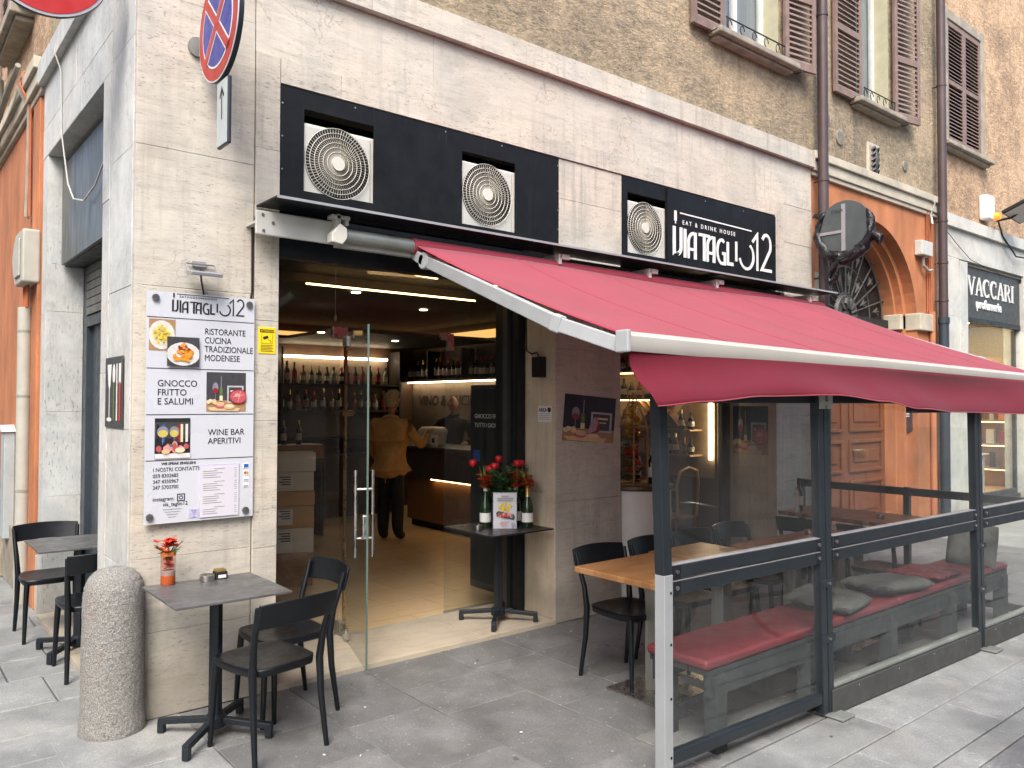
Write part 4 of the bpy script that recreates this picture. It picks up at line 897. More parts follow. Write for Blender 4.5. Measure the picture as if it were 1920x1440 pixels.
MB().tube([(11.9, .0, 4.42), (11.95, -.2, 4.44), (12.0, -.26, 4.50)], .018, 6).build('bracket', 'iron', t)
# side street boxes
t = thing('meter_cabinet', 'pale grey junction box with cut corners on the orange side street wall', 'junction box', (0, 3.27, 2.7))
b = MB(); b.prism([(2.98, 2.68), (3.38, 2.68), (3.52, 2.82), (3.56, 2.96), (3.38, 3.12), (2.98, 3.12)], (-.12, 0, 0), (0, 1, 0), (0, 0, 1), (.13, 0, 0)); b.build('box', 'pvc', t, bevel=.015)
b = MB(); b.prism([(3.07, 2.74), (3.32, 2.74), (3.44, 2.9), (3.34, 3.05), (3.07, 3.05)], (-.135, 0, 0), (0, 1, 0), (0, 0, 1), (.014, 0, 0)); b.build('cover', 'pvc', t, bevel=.006)
t = thing('cable_duct', 'pale grey round cable duct standing on the orange side street wall', 'duct', (-.05, 3.3, 0))
MB().tube([(-.05, 3.3, 0), (-.05, 3.3, 2.5)], .055, 14).build('pipe', 'pvc', t, smooth=True)
for z in (2.3, .95, 1.75): MB().cyl((-.05, 3.3, z-.01), (-.05, 3.3, z+.01), .058, n=14).build('clip', 'conduit_grey', t, smooth=True)
b = MB()
for k in range(4): b.tube([(-.05, 3.2+.05*k, 2.5), (-.05, 3.18+.06*k, 2.65), (-.04, 3.25+.04*k, 2.8)], .012, 6)
b.build('cable_loop', 'conduit_orange', t, smooth=True)
t = thing('street_conduit', 'bundle of thin conduits climbing the orange side street wall to the cornice', 'conduit', (-.02, 3.4, 3.3))
for k in range(3): MB().tube([(-.02-.02*(k % 2), 3.38+.05*k, 3.3), (-.02, 3.42+.05*k, 4.28), (-.10, 3.45+.05*k, 4.45), (-.05, 3.6+.03*k, 4.62)], .013, 6).build('conduit', 'conduit_grey' if k else 'conduit_orange', t, smooth=True)
b = MB(); b.tube([(-.12, 3.4, 4.6), (-.14, 3.9, 4.5), (-.14, 4.6, 4.42), (-.13, 6, 4.4)], [.022, .03, .03, .03], 8); b.build('cable_sheath', 'conduit_grey', t, smooth=True)
MB().tube([(-.08, 5.05, 4.45), (-.08, 5.05, 5.0)], .045, 10).build('pipe_stub', 'galv', t, smooth=True)
t = thing('meter_box', 'narrow grey green meter box with a white cap low on the side street wall', 'meter box', (-.04, 4.3, 1))
MB().box(-.08, .01, 4.2, 4.42, .42, 1.42).build('box', 'arrow_plate', t, bevel=.008); b = MB(); b.prism([(4.18, 0), (4.44, 0), (4.31, .06)], (-.10, 0, 1.42), (0, 1, 0), (0, 0, 1), (.11, 0, 0)); b.build('cap', 'letter_white', t)
b = MB()
for k in range(2):
    yy = 3.95+.12*k; b.tube([(-.03+.0*k, yy+.03*math.cos(a/2), 2.95+.12*k+.10*math.sin(a/2)) for a in range(13)], .012, 5)
tag(b.build('wall_ring', 'conduit_orange', None, smooth=60), 'pair of rusty iron rings on the orange side street wall', 'ring')

# ================================================================ bollard
bo = MB(); prof = [(.158, 0), (.160, .03), (.154, .10), (.151, .35), (.148, .60), (.146, .70), (.140, .755), (.122, .80), (.090, .832), (.045, .848), (0, .852)]
P2 = []
for i in range(len(prof)-1):
    for k in range(4): t_ = k/4; P2.append((lerp(prof[i][0], prof[i+1][0], t_), lerp(prof[i][1], prof[i+1][1], t_)))
P2.append(prof[-1]); bo.lathe(P2, (-.078, -.012, -.01), 64)
rb = random.Random(2)
bo.v = [(p[0]+rb.uniform(-.0018, .0018), p[1]+rb.uniform(-.0018, .0018), p[2]+rb.uniform(-.001, .001)) for p in bo.v]
tag(bo.build('stone_bollard', 'granite', None, smooth=75), 'rough grey granite bollard with a rounded rust stained top at the building corner', 'bollard')

# ================================================================ menu board on the corner pilaster
t = thing('menu_board', 'tall white acrylic menu board with food photos on the corner pilaster', 'sign board', (.345, -.03, 1.67))
MB().box(.056, .645, -.034, -.028, 1.045, 2.298).build('panel', 'board_white', t)
for x, z in ((.10, 2.262), (.612, 2.262), (.082, 1.085), (.600, 1.082)):
    b = MB(); b.cyl((x, .0, z), (x, -.028, z), .011, n=10); b.cyl((x, -.034, z), (x, -.046, z), .019, n=16); b.build('standoff_screw', 'steel', t, smooth=True)
yb = -.0345
logo((.185, yb, 2.19), X3, Z3, -Y3, .40, t, 'print_black', .004)
text('EATANDRINKHOUSE', 'tagline_lettering', (.225, yb-.0004, 2.272), .017, 'print_black', t, spacing=1.35)
for z in (2.158, 1.882, 1.632, 1.385): MB().box(.06, .642, yb-.001, yb, z-.0018, z+.0018).build('rule', 'print_black', t)
for i, s in enumerate(('RISTORANTE', 'CUCINA', 'TRADIZIONALE', 'MODENESE')): text(s, 'menu_lettering', (.362, yb-.0005, 2.078-i*.049), .049, 'print_black', t, sx=.80)
for i, s in enumerate(('GNOCCO', 'FRITTO', 'E SALUMI')): text(s, 'menu_lettering', (.115, yb-.0005, 1.785-i*.049), .050, 'print_black', t, sx=.92)
for i, s in enumerate(('WINE BAR', 'APERITIVI')): text(s, 'menu_lettering', (.385, yb-.0005, 1.515-i*.049), .048, 'print_black', t, sx=.92)
text('WE SPEAK ENGLISH!', 'menu_lettering', (.14, yb-.0005, 1.360), .020, 'print_black', t, off=.0004)
text('I NOSTRI CONTATTI:', 'menu_lettering', (.098, yb-.0005, 1.325), .030, 'print_black', t, sx=.86)
for i, s in enumerate(('059 8302685', '347 4350967', '347 5703700')): text(s, 'menu_lettering', (.098, yb-.0005, 1.293-i*.031), .028, 'print_black', t, sx=.9)
text('instagram:', 'menu_lettering', (.098, yb-.0005, 1.168), .029, 'print_black', t, sx=.95); text('via_taglio12', 'menu_lettering', (.15, yb-.0005, 1.138), .029, 'print_black', t, sx=.95)
for i in range(4): MB().box(.15+.01*i, .25-.01*i, yb-.0008, yb, 1.118-i*.014, 1.121-i*.014).build('print_line', 'print_grey', t)
q = .018; strokes([([(-q, -q), (q, -q), (q, q), (-q, q), (-q, -q)], .005), (arc(0, 0, .009, .009, 0, 360, 12), .004)], (.245, yb, 1.180), X3, Z3, -Y3, .001).build('camera_icon', 'print_black', t)
# printed pictures: thin coloured shapes laid one over the other
def picture(parent, x0, x1, z0, z1, y, shapes, name='food_photo', base='f_navy', fr=None):
    A, U, V, Nn = fr or (Vector((x0, y, z0)), X3*(x1-x0), Z3*(z1-z0), -Y3)
    mats = [base]; mb = MB(); asp = V.length/U.length; d = Nn*.0012
    mb.prism([(0, 0), (1, 0), (1, 1), (0, 1)], A, U, V, d)
    for i, sh in enumerate(shapes):
        mt, kind = sh[0], sh[1]
        if mt not in mats: mats.append(mt)
        if kind == 'e':
            cx, cy, rx, ry = sh[2:6]; rot = R(sh[6]) if len(sh) > 6 else 0; pl = []
            for k in range(18):
                a = 2*math.pi*k/18; ex, ey = rx*math.cos(a), ry*math.sin(a); pl.append((cx+ex*math.cos(rot)-ey*math.sin(rot), cy+ex*math.sin(rot)+ey*math.cos(rot)))
        elif kind == 'r': a, b_, c_, d_ = sh[2:6]; pl = [(a, b_), (c_, b_), (c_, d_), (a, d_)]
        else: pl = sh[2]
        pl = [(min(1, max(0, p[0])), min(1, max(0, p[1]))) for p in pl]
        mb.prism(pl, A+Nn*(.0012+.00025*i), U, V, Nn*.00022, mats.index(mt))
    return mb.build(name, mats, parent)
rp_ = random.Random(12)
def blobs(mt, cx, cy, rx, ry, n, r, mt2=None):
    out = []
    for k in range(n):
        a = rp_.uniform(0, 6.28); q_ = math.sqrt(rp_.random()); out.append((mt2 if mt2 and k % 2 else mt, 'e', cx+rx*q_*math.cos(a), cy+ry*q_*math.sin(a), r*rp_.uniform(.7, 1.2), r*rp_.uniform(.6, 1.0), rp_.uniform(0, 180)))
    return out
HAM = [('f_wood', 'r', 0, 0, 1, .28), ('f_frame', 'r', .52, .22, .94, .66), ('f_dkgrey', 'r', .56, .26, .90, .62), ('f_cream', 'r', .60, .50, .86, .54), ('f_cream', 'r', .63, .42, .83, .44), ('f_green', 'r', .33, .24, .40, .60), ('f_cream', 'r', .325, .27, .405, .40), ('f_glass', 'r', .355, .6, .375, .9),
       ('f_glass', 'e', .22, .60, .075, .14), ('f_wine', 'e', .22, .53, .07, .07), ('f_glass', 'r', .215, .30, .225, .47), ('f_bread', 'p', [(.02, .10), (.1, .02), (.8, .0), (.86, .08), (.5, .12)])]
HAM += blobs('f_cream', .14, .24, .12, .06, 9, .05, 'f_bread') + [('f_meat', 'e', .34, .15, .13, .07), ('f_meat_l', 'e', .34, .17, .10, .05), ('f_bread', 'e', .33, .20, .11, .04), ('f_bread', 'e', .57, .12, .14, .065), ('f_cream', 'e', .57, .14, .10, .04)]
HAM1 = HAM + [('f_wine', 'p', [(.47, .24), (.53, .18), (.68, .22), (.70, .38), (.62, .55)]), ('f_lilac', 'p', [(.47, .24), (.50, .18), (.62, .26), (.66, .44), (.60, .56), (.52, .46)])]
HAM2 = HAM + [('f_wine', 'e', .80, .38, .24, .19), ('f_meat', 'e', .80, .38, .21, .165), ('f_meat_l', 'e', .76, .42, .06, .05), ('f_meat_l', 'p', [(.66, .36), (.95, .42), (.95, .44), (.66, .39)]), ('f_meat_l', 'p', [(.78, .24), (.80, .24), (.86, .52), (.84, .52)])]
picture(t, .070, .205, 1.978-.0, 2.148, yb, [('f_plate', 'e', .48, .5, .50, .46), ('f_cream', 'e', .48, .5, .40, .36)] + blobs('f_yellow', .48, .5, .30, .26, 34, .06, 'f_ywine'), base='f_wood')
picture(t, .160, .330, 1.895, 2.055, yb-.0014-.011, [('f_plate', 'e', .5, .42, .52, .40)] + blobs('f_pasta', .5, .40, .30, .24, 30, .075, 'f_orange') + blobs('f_wine', .5, .62, .16, .16, 16, .05, 'f_pasta'), base='f_dkgrey')
picture(t, .375, .597, 1.648, 1.868, yb, [('f_yellow', 'r', 0, 0, 1, .20)] + HAM2, base='f_dkgrey')
picture(t, .105, .290, 1.395, 1.612, yb, [('f_dkgrey', 'r', 0, .5, 1, .9)] + [(c_, 'r', x_, .40, x_+.07, .85) for x_, c_ in ((.05, 'f_navy'), (.2, 'f_blue'), (.55, 'f_dkgrey'), (.72, 'f_cream'), (.86, 'f_plate'), (.64, 'f_wine'))] +
        [('f_glass', 'e', .22, .66, .16, .14), ('f_ywine', 'e', .22, .62, .14, .09), ('f_glass', 'r', .21, .35, .225, .53), ('f_glass', 'e', .54, .66, .14, .14), ('f_ywine', 'e', .54, .62, .12, .09), ('f_glass', 'r', .53, .35, .545, .53)] +
        [('f_plate', 'r', 0, 0, 1, .12)] + blobs('f_meat_l', .5, .25, .45, .09, 14, .08, 'f_meat') + [('f_bread', 'e', .3, .17, .12, .06), ('f_cream', 'e', .7, .2, .14, .07), ('f_green', 'e', .45, .32, .05, .03)], base='print_black')
mn = MB().box(.343, .562, yb-.004, yb, 1.058, 1.352).build('menu_sheet', 'f_lav', t); MB().box(.345, .56, yb-.0055, yb-.0042, 1.060, 1.345).build('paper', 'paper', mn)
rl = random.Random(8); ln = MB()
for k in range(22):
    z = 1.325-k*.0118; a = .36 if k % 6 else .42; b_ = a+rl.uniform(.07, .11) if k % 6 else a+.06
    if k % 6 != 5: ln.box(a, b_, yb-.0062, yb-.0056, z, z+.0035); ln.box(.535, .548, yb-.0062, yb-.0056, z, z+.003)
ln.build('menu_line', 'print_grey', mn, kind='stuff')
q = .022; MB().box(.287, .340, yb-.0015, yb, 1.062, 1.112).build('tripadvisor_badge'.replace('tripadvisor', 'award'), 'f_lav', t); strokes([([(.30, .095), (.313, .075), (.313, .055)], .006), ([(.326, .095), (.313, .075)], .006), ([(.303, .055), (.323, .055)], .005), ([(.30, .094), (.326, .094)], .004)], (0, yb-.0016, 1.012), X3, Z3, -Y3, .001).build('glass_icon', 'f_violet', t)
for z, m_ in ((1.325, 'f_blue'), (1.285, 'f_wine'), (1.250, 'print_grey'), (1.215, 'print_grey')):
    s_ = MB().box(.588, .620, yb-.0015, yb, z-.004, z+.024).build('card_sticker', 'sign_white', t)
    b = MB()
    if m_ == 'f_wine': b.cyl((.599, yb-.0016, z+.010), (.599, yb-.0022, z+.010), .008, n=14)
    else: b.box(.591, .617, yb-.0022, yb-.0016, z, z+.020 if m_ == 'f_blue' else z+.008)
    b.build('card_mark', m_, s_)
    if m_ == 'f_wine': MB().cyl((.609, yb-.0024, z+.010), (.609, yb-.003, z+.010), .008, n=14).build('card_mark', 'f_orange', s_)
# yellow camera notice, AREA notice, posters, house number
t = thing('camera_notice', 'yellow video surveillance notice beside the menu board', 'notice', (.73, -.014, 2.06))
MB().box(.676, .782, -.0165, -.0125, 1.985, 2.142).build('plate', 'yellow', t, bevel=.002); MB().box(.686, .772, -.0178, -.0166, 2.110, 2.128).build('header', 'print_black', t)
text('ATTENZIONE', 'notice_lettering', (.690, -.0180, 2.113), .0155, 'yellow', t, sx=.88)
strokes([([(.705, 2.075), (.735, 2.085)], .016), ([(.735, 2.068), (.748, 2.064), (.752, 2.05)], .003), ([(.695, 2.045), (.76, 2.045)], .0015), ([(.695, 2.045), (.695, 2.1)], .001), ([(.76, 2.045), (.76, 2.1)], .001)], (0, -.0168, 0), X3, Z3, -Y3, .001).build('camera_symbol', 'print_black', t)
b = MB()
for k in range(5): b.box(.69, .768-.01*(k % 2), -.0175, -.0166, 2.032-k*.0085, 2.035-k*.0085)
b.build('print_line', 'print_black', t, kind='stuff')
t = thing('video_area_notice', 'small white AREA notice on the stone beside the doorway', 'notice', (2.88, -.001, 1.61))
FX = 2.0
MB().box(3.048-.0, 3.049, -.0, .0, 0, 0)
N3 = (Vector((3.0395, .0, 0)), -Y3, Z3, -X3)
sy0 = .18
MB().box(3.036, 3.0385, .04, .20, 1.548, 1.675).build('plate', 'letter_white', t)
text('AREA', 'notice_lettering', (3.0355, .19, 1.630), .040, 'print_black', t, LEFTF, off=.0008)
b = MB(); b.cyl((3.0355, .065, 1.645), (3.0345, .065, 1.645), .020, n=12); b.build('camera_symbol', 'print_black', t)
b = MB()
for k in range(4): b.box(3.0347, 3.0357, .055, .185, 1.612-k*.014, 1.6155-k*.014)
b.build('print_line', 'print_grey', t, kind='stuff')
t = thing('wall_lamp', 'small dark up and down wall lamp beside the doorway', 'wall lamp', (3.0, .15, 2.0))
b = MB(); b.box(2.96, 3.035, .10, .19, 1.90, 2.06); b.build('housing', 'metal_dark', t, bevel=.004)
MB().tube([(3.0, .15, 2.06), (3.02, .20, 2.10), (3.034, .27, 2.09), (3.036, .34, 2.12), (3.036, .35, 2.55)], .006, 6).build('cable', 'cable_black', t, smooth=True)
t = thing('food_poster', 'tilted poster of wine glass and pale ham on the stone pillar beside the doorway', 'poster', (3.41, -.002, 1.57), 'ham and wine posters')
A_ = Vector((3.105, -.004, 1.408)); picture(t, 0, 1, 0, 1, 0, HAM1, name='poster_sheet', base='f_navy', fr=(A_, Vector((.575, 0, -.040)), Vector((.036, 0, .366)), -Y3))
t = thing('food_poster', 'narrow poster of cured ham in the stone reveal, seen through the glass fence', 'poster', (6.05, .3, 1.4), 'ham and wine posters')
picture(t, 0, 1, 0, 1, 0, HAM2, name='poster_sheet', base='f_navy', fr=(Vector((6.055, .50, 1.17)), Vector((0, -.42, 0)), Vector((0, .0, .50)), -X3))
t = thing('house_number', 'small white house number tile on the stone pillar behind the awning arm', 'house number', (3.48, -.002, 2.3))
MB().box(3.33, 3.57, -.006, -.001, 2.195, 2.345).build('tile', 'carton_white', t, bevel=.002); text('12 B', 'number_lettering', (3.355, -.0065, 2.235), .10, 'print_black', t, off=.001)
t = thing('wine_poster', 'dark plate with wine glass and cutlery in Italian colours on the side street pilaster', 'poster', (-.004, .37, 1.76))
picture(t, 0, 1, 0, 1, 0, [('letter_white', 'p', [(.12, .90), (.36, .90), (.30, .60), (.24, .52), (.18, .60)]), ('letter_white', 'r', .22, .12, .26, .55), ('letter_white', 'e', .24, .11, .14, .03),
    ('letter_white', 'e', .50, .76, .08, .14), ('f_green', 'r', .47, .10, .53, .64), ('letter_white', 'r', .64, .10, .70, .90), ('letter_white', 'r', .78, .62, .90, .90), ('f_red', 'r', .80, .10, .88, .64)], name='plate', base='anthracite_flat', fr=(Vector((-.006, .575, 1.555)), Vector((0, -.41, .0)), Vector((0, 0, .40)), -X3))
t = thing('board_lamp', 'small grey floodlight on a bracket above the menu board', 'floodlight', (.335, -.1, 2.45))
b = MB(); b.T = Matrix.Translation((.335, -.10, 2.405)) @ Matrix.Rotation(R(12), 4, 'X'); b.box(-.085, .085, -.055, .055, -.008, .012); b.build('housing', 'rim_grey', t, bevel=.004)
b = MB(); b.tube([(.255, -.10, 2.41), (.255, -.02, 2.47), (.415, -.02, 2.47), (.415, -.10, 2.41)], .006, 6); b.box(.30, .37, -.022, -.001, 2.455, 2.485); b.build('bracket', 'rim_grey', t)
MB().tube([(.335, -.08, 2.42), (.33, -.05, 2.44), (.345, -.02, 2.38), (.36, -.02, 2.30)], .005, 6).build('cable', 'cable_black', t, smooth=True)
c = MB(); c.tube([(.71, -.03, 2.82), (.655, -.02, 2.80), (.635, -.012, 2.72), (.638, -.01, 2.35), (.63, -.012, 2.30)], .006, 6)
tag(c.build('wall_cable', 'cable_black', None, smooth=60), 'black cable dropping from the awning end down to the menu board', 'cable')

# ================================================================ awning
aw = thing('awning', 'large red folding arm awning with a scalloped red valance over the terrace', 'awning', (4.1, -.2, 2.7))
NX, NY = 72, 14
def awp(u, v):
    x = lerp(lerp(1.62, 6.60, u), lerp(1.46, 6.60, u), v)
    y = lerp(-.235, lerp(-2.165, -2.275, u), v); z0 = 2.705+.012*math.sin(u*9); z1 = lerp(2.002, 1.918, u)
    z = lerp(z0, z1, v) - .035*math.sin(math.pi*v)*(1+.3*math.sin(u*13)) + .006*math.sin(u*31+v*3)*v*(1-v)*4
    return x, y, z
mb = MB(); mb.add([awp(i/NX, j/NY) for j in range(NY+1) for i in range(NX+1)], [(j*(NX+1)+i, j*(NX+1)+i+1, (j+1)*(NX+1)+i+1, (j+1)*(NX+1)+i) for j in range(NY) for i in range(NX)])
fa = mb.build('fabric', 'awning_red', aw, smooth=80)
sm = fa.modifiers.new('t', 'SOLIDIFY'); sm.thickness = .003; sm.offset = 0
for u in (.165, .335, .50, .665, .83):
    q = MB(); v = []
    for j in range(NY+1):
        x, y, z = awp(u, j/NY); v += [(x-.012, y, z+.0035), (x+.012, y, z+.0045), (x+.012, y, z+.001), (x-.012, y, z+.001)]
    q.add(v, [(4*j+a, 4*j+b_, 4*j+4+b_, 4*j+4+a) for j in range(NY) for a, b_ in ((0, 1), (1, 2), (2, 3), (3, 0))]); q.build('seam', 'awning_red', aw, smooth=60)
# front bar
b = MB(); b.prism([(.0, -.005), (.02, -.0448), (.05, -.046), (.06, -.02), (.058, .02), (.03, .042), (.008, .03)], (1.455, -2.155, 1.972), (0, -1, 0), (0, 0, 1), (5.16, -.115, -.086)); b.build('front_bar', 'white_bar', aw, smooth=25)
b = MB(); b.box(1.433, 1.456, -2.22, -2.145, 1.920, 2.018); b.build('bar_end_cap', 'arm_white', aw, bevel=.006)
# valance
prof_ = [(0, 1.688), (.06, 1.707), (.155, 1.734), (.265, 1.744), (.375, 1.712), (.45, 1.670), (.575, 1.644), (.80, 1.626), (1, 1.615)]
def vz(u):
    for a, b_ in zip(prof_, prof_[1:]):
        if u <= b_[0]: t_ = (u-a[0])/(b_[0]-a[0]); t_ = t_*t_*(3-2*t_); return lerp(a[1], b_[1], t_)
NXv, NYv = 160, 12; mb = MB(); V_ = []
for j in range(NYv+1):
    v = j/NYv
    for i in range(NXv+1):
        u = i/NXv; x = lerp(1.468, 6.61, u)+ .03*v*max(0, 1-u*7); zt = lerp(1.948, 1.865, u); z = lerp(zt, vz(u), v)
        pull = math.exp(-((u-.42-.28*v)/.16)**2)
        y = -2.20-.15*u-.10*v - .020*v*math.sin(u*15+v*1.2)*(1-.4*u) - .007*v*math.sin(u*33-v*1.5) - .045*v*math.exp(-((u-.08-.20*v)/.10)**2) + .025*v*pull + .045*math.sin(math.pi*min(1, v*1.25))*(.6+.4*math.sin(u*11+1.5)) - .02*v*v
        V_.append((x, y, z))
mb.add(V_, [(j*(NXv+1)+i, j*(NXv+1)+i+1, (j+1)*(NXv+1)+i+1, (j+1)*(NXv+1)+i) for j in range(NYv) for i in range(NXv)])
va = mb.build('valance', 'valance_shade_red', aw, smooth=80); sm = va.modifiers.new('t', 'SOLIDIFY'); sm.thickness = .003
he = MB(); he.tube([(V_[NYv*(NXv+1)+i][0], V_[NYv*(NXv+1)+i][1]-.002, V_[NYv*(NXv+1)+i][2]) for i in range(NXv+1)], .0035, 5); he.build('hem', 'awning_red', aw, smooth=80)
# roller, brackets, arms
MB().tube([(1.09, -.20, 2.705), (1.62, -.20, 2.705)], .045, 16).build('roller_tube', 'galv', aw, smooth=True)
MB().tube([(1.605, -.20, 2.705), (6.6, -.20, 2.705)], .052, 16).build('fabric_roll', 'awning_red', aw, smooth=True)
b = MB(); b.box(.60, 1.10, -.155, -.135, 2.655, 2.795); b.build('bracket_plate', 'offwhite_metal', aw, bevel=.008)
b = MB()
for x, z in ((.64, 2.77), (.70, 2.73), (.645, 2.68)): b.cyl((x, -.155, z), (x, -.162, z), .009, n=8)
b.build('bracket_bolt', 'steel', aw, kind='stuff')
MB().box(.60, 1.12, -.136, .0, 2.72, 2.735).build('bracket_arm', 'offwhite_metal', aw)
b = MB(); b.prism([(1.02, 2.65), (1.09, 2.64), (1.12, 2.68), (1.12, 2.74), (1.075, 2.765), (1.02, 2.70)], (0, -.19, 0), X3, Z3, (0, -.07, 0)); b.build('gearbox', 'white_plastic', aw, bevel=.006)
b = MB(); b.box(1.07, 1.10, -.22, -.15, 2.75, 2.83); b.box(1.04, 1.16, -.22, -.15, 2.80, 2.825); b.box(1.13, 1.15, -.22, -.17, 2.765, 2.80); b.build('gear_bracket', 'offwhite_metal', aw, bevel=.004)
MB().obox((1.09, -.16, 2.665), (6.65, -.16, 2.665), .05, .05).build('mounting_bar', 'offwhite_metal', aw)
for x in (2.9, 3.9, 4.8, 6.35):
    b = MB(); b.box(x-.05, x+.05, -.26, -.06, 2.76, 2.80); b.box(x-.06, x-.03, -.26, -.2, 2.72, 2.80); b.build('wall_bracket', 'offwhite_metal', aw, bevel=.005)
def arm(x0, sgn):
    a, b_, c_ = Vector((x0, -.30, 2.60)), Vector((x0-sgn*.2, -1.70, 2.08)), Vector((x0, -2.2, 1.91))
    if sgn > 0: b_ = Vector((1.40, -1.803, 2.072)); c_ = Vector((1.485, -2.15, 1.95))
    p = MB(); p.obox(a, b_, .035, .075); p.build('arm', 'arm_white', aw, bevel=.005)
    p = MB(); p.obox(b_, c_, .032, .068); p.build('arm', 'arm_white', aw, bevel=.005)
    p = MB(); d = (b_-a).normalized(); p.obox(b_-d*.035, b_+(c_-b_).normalized()*.035, .046, .084); p.build('elbow_joint', 'arm_white', aw, bevel=.008)
    p = MB(); p.cyl(a+Vector((-.03, 0, 0)), a+Vector((.03, 0, 0)), .055, n=18); p.obox(a, a+Vector((0, .12, .06)), .06, .07); p.build('shoulder_joint', 'arm_white', aw, bevel=.006, smooth=True)
arm(1.655, 1); arm(6.45, -1)

# ================================================================ glass fence
FY = lambda x: -2.2-.033*(x-1.68)
fn = thing('glass_fence', 'glazed windbreak fence with dark metal posts round the terrace', 'fence', (3.4, -2.25, 0))
def onf(x, dy, z): return Vector((x, FY(x)+dy, z))
def fbar(name, x0, x1, z0, z1, d, mt, dy=0, bevel=.004):
    m_ = MB(); v = [onf(x, dy+s_*d/2, z) for z in (z0, z1) for s_ in (-1, 1) for x in (x0, x1)]
    m_.add(v, [(0, 2, 3, 1), (4, 5, 7, 6), (0, 1, 5, 4), (2, 6, 7, 3), (0, 4, 6, 2), (1, 3, 7, 5)]); return m_.build(name, mt, fn, bevel=bevel)
def post(x, z0, z1, mt, w=.05, lean=0, ly=0, name='post'):
    m_ = MB(); a = onf(x, 0, z0); b_ = a+Vector((lean, ly, z1-z0)); h = w/2
    v = [p+Vector((sx_*h, sy_*h, 0)) for p in (a, b_) for sy_ in (-1, 1) for sx_ in (-1, 1)]
    m_.add(v, [(0, 2, 3, 1), (4, 5, 7, 6), (0, 1, 5, 4), (2, 6, 7, 3), (0, 4, 6, 2), (1, 3, 7, 5)]); return m_.build(name, mt, fn, bevel=.003)
post(1.69, -.01, .93, 'alu', .058, name='end_post')
post(1.688, .932, 1.76, 'anthracite', .056, -.035, .0, name='upper_post')
for xa in (2.985, 4.905):
    for k in (-1, 1):
        post(xa+k*.029, .02, 1.76 if xa < 4 else 1.69, 'anthracite', .050, -.04)
    MB().box(xa-.03, xa+.10, FY(xa)-.12, FY(xa)+.05, .004, .016).build('foot_plate', 'galv', fn, bevel=.004)
    for z in (.42, .72, .0):
        if z: 
            q = fbar('clamp', xa-.062, xa+.062, z-.02, z+.02, .062, 'anthracite'); m_ = MB(); m_.cyl(onf(xa+.0, -.031, z), onf(xa+.0, -.037, z), .008, n=8); m_.build('clamp_bolt', 'steel', q)
    if xa < 4:
        q = MB(); q.box(xa-.095, xa-.045, FY(xa)-.04, FY(xa)-.03, 1.67, 1.745); q.box(xa-.02, xa+.03, FY(xa)-.04, FY(xa)-.03, 1.67, 1.745); q.box(xa-.045, xa-.02, FY(xa)-.04, FY(xa)-.032, 1.69, 1.71); q.build('head_bracket', 'offwhite_metal', fn)
segs = ((1.722, 2.928), (3.042, 4.848), (4.962, 5.95))
for si, (a, b_) in enumerate(segs):
    fbar('upper_rail', a, b_, .905, .966, .045, 'anthracite'); fbar('rail_highlight', a, b_, .967, .972, .046, 'rim_grey', bevel=.002)  # thin paler strips draw the highlight along each rail top
    fbar('lower_rail', a, b_, .832, .894, .045, 'anthracite'); fbar('rail_highlight', a, b_, .895, .8985, .0465, 'rim_grey', bevel=0)
    if si < 2: fbar('head_beam', a, b_ if si == 0 else 4.0, 1.700, 1.755, .03, 'anthracite', .012)
    if si: fbar('head_beam', 4.0 if si == 1 else a, b_, 1.64, 1.69, .03, 'anthracite', .03)
    if si == 0: fbar('bottom_rail', a, b_, .075, .135, .05, 'anthracite', bevel=.012); z0 = .135
    else:
        fbar('kick_board', a-.03, b_, .004, .135, .03, 'anthracite_flat', -.02); fbar('bottom_rail', a, b_, .136, .162, .05, 'galv', bevel=.010); z0 = .165
        m_ = MB()
        for k in range(4): x = lerp(a, b_, (k+.5)/4); m_.cyl(onf(x, -.035, .115), onf(x, -.039, .115), .006, n=8)
        m_.build('screw', 'steel', fn, kind='stuff')
    fbar('lower_pane', a+.002, b_-.002, z0, .832, .008, 'glass_fence', bevel=0); fbar('upper_pane', a-.01, b_-.002, .974, 1.70, .008, 'glass_fence', bevel=0)
    for x in (a+.03, b_-.03):
        for z in (.937, .864):
            if si == 2 and x > 5.5: continue
            m_ = MB(); m_.cyl(onf(x, -.0225, z), onf(x, -.029, z), .010, n=10); m_.build('rail_bolt', 'steel', fn)
            fbar('rail_bracket', x-.028, x+.028, z-.030, z+.030, .049, 'metal_dark', bevel=.003)
m_ = MB()
for z in (.85, .62, .38, .12): m_.cyl(onf(1.703, -.0293, z), onf(1.703, -.031, z), .0065, n=8)
m_.build('post_hole', 'void_black', fn, kind='stuff')
# return side of the fence back to the wall
XE = 5.96
q = MB(); q.box(XE-.02, XE+.02, -2.33, -.35, .90, .965); q.build('side_rail', 'anthracite_flat', fn, bevel=.004)
q = MB(); q.box(XE-.02, XE+.02, -2.33, -.35, .06, .12); q.build('side_rail', 'anthracite_flat', fn, bevel=.004)
q = MB(); q.box(XE-.004, XE+.004, -2.33, -.35, .12, .90); q.build('side_pane', 'glass_fence', fn)
q = MB(); q.box(XE-.004, XE+.004, -2.33, -.35, .965, 1.5); q.build('side_pane', 'glass_clear', fn)
for y in (-.35, -1.35): q = MB(); q.box(XE-.025, XE+.025, y-.025, y+.025, 0, .97); q.build('side_post', 'anthracite', fn, bevel=.003)
q = MB(); q.box(XE-.03, XE+.03, -2.37, -2.31, 0, 1.69); q.build('corner_post', 'anthracite', fn, bevel=.003)

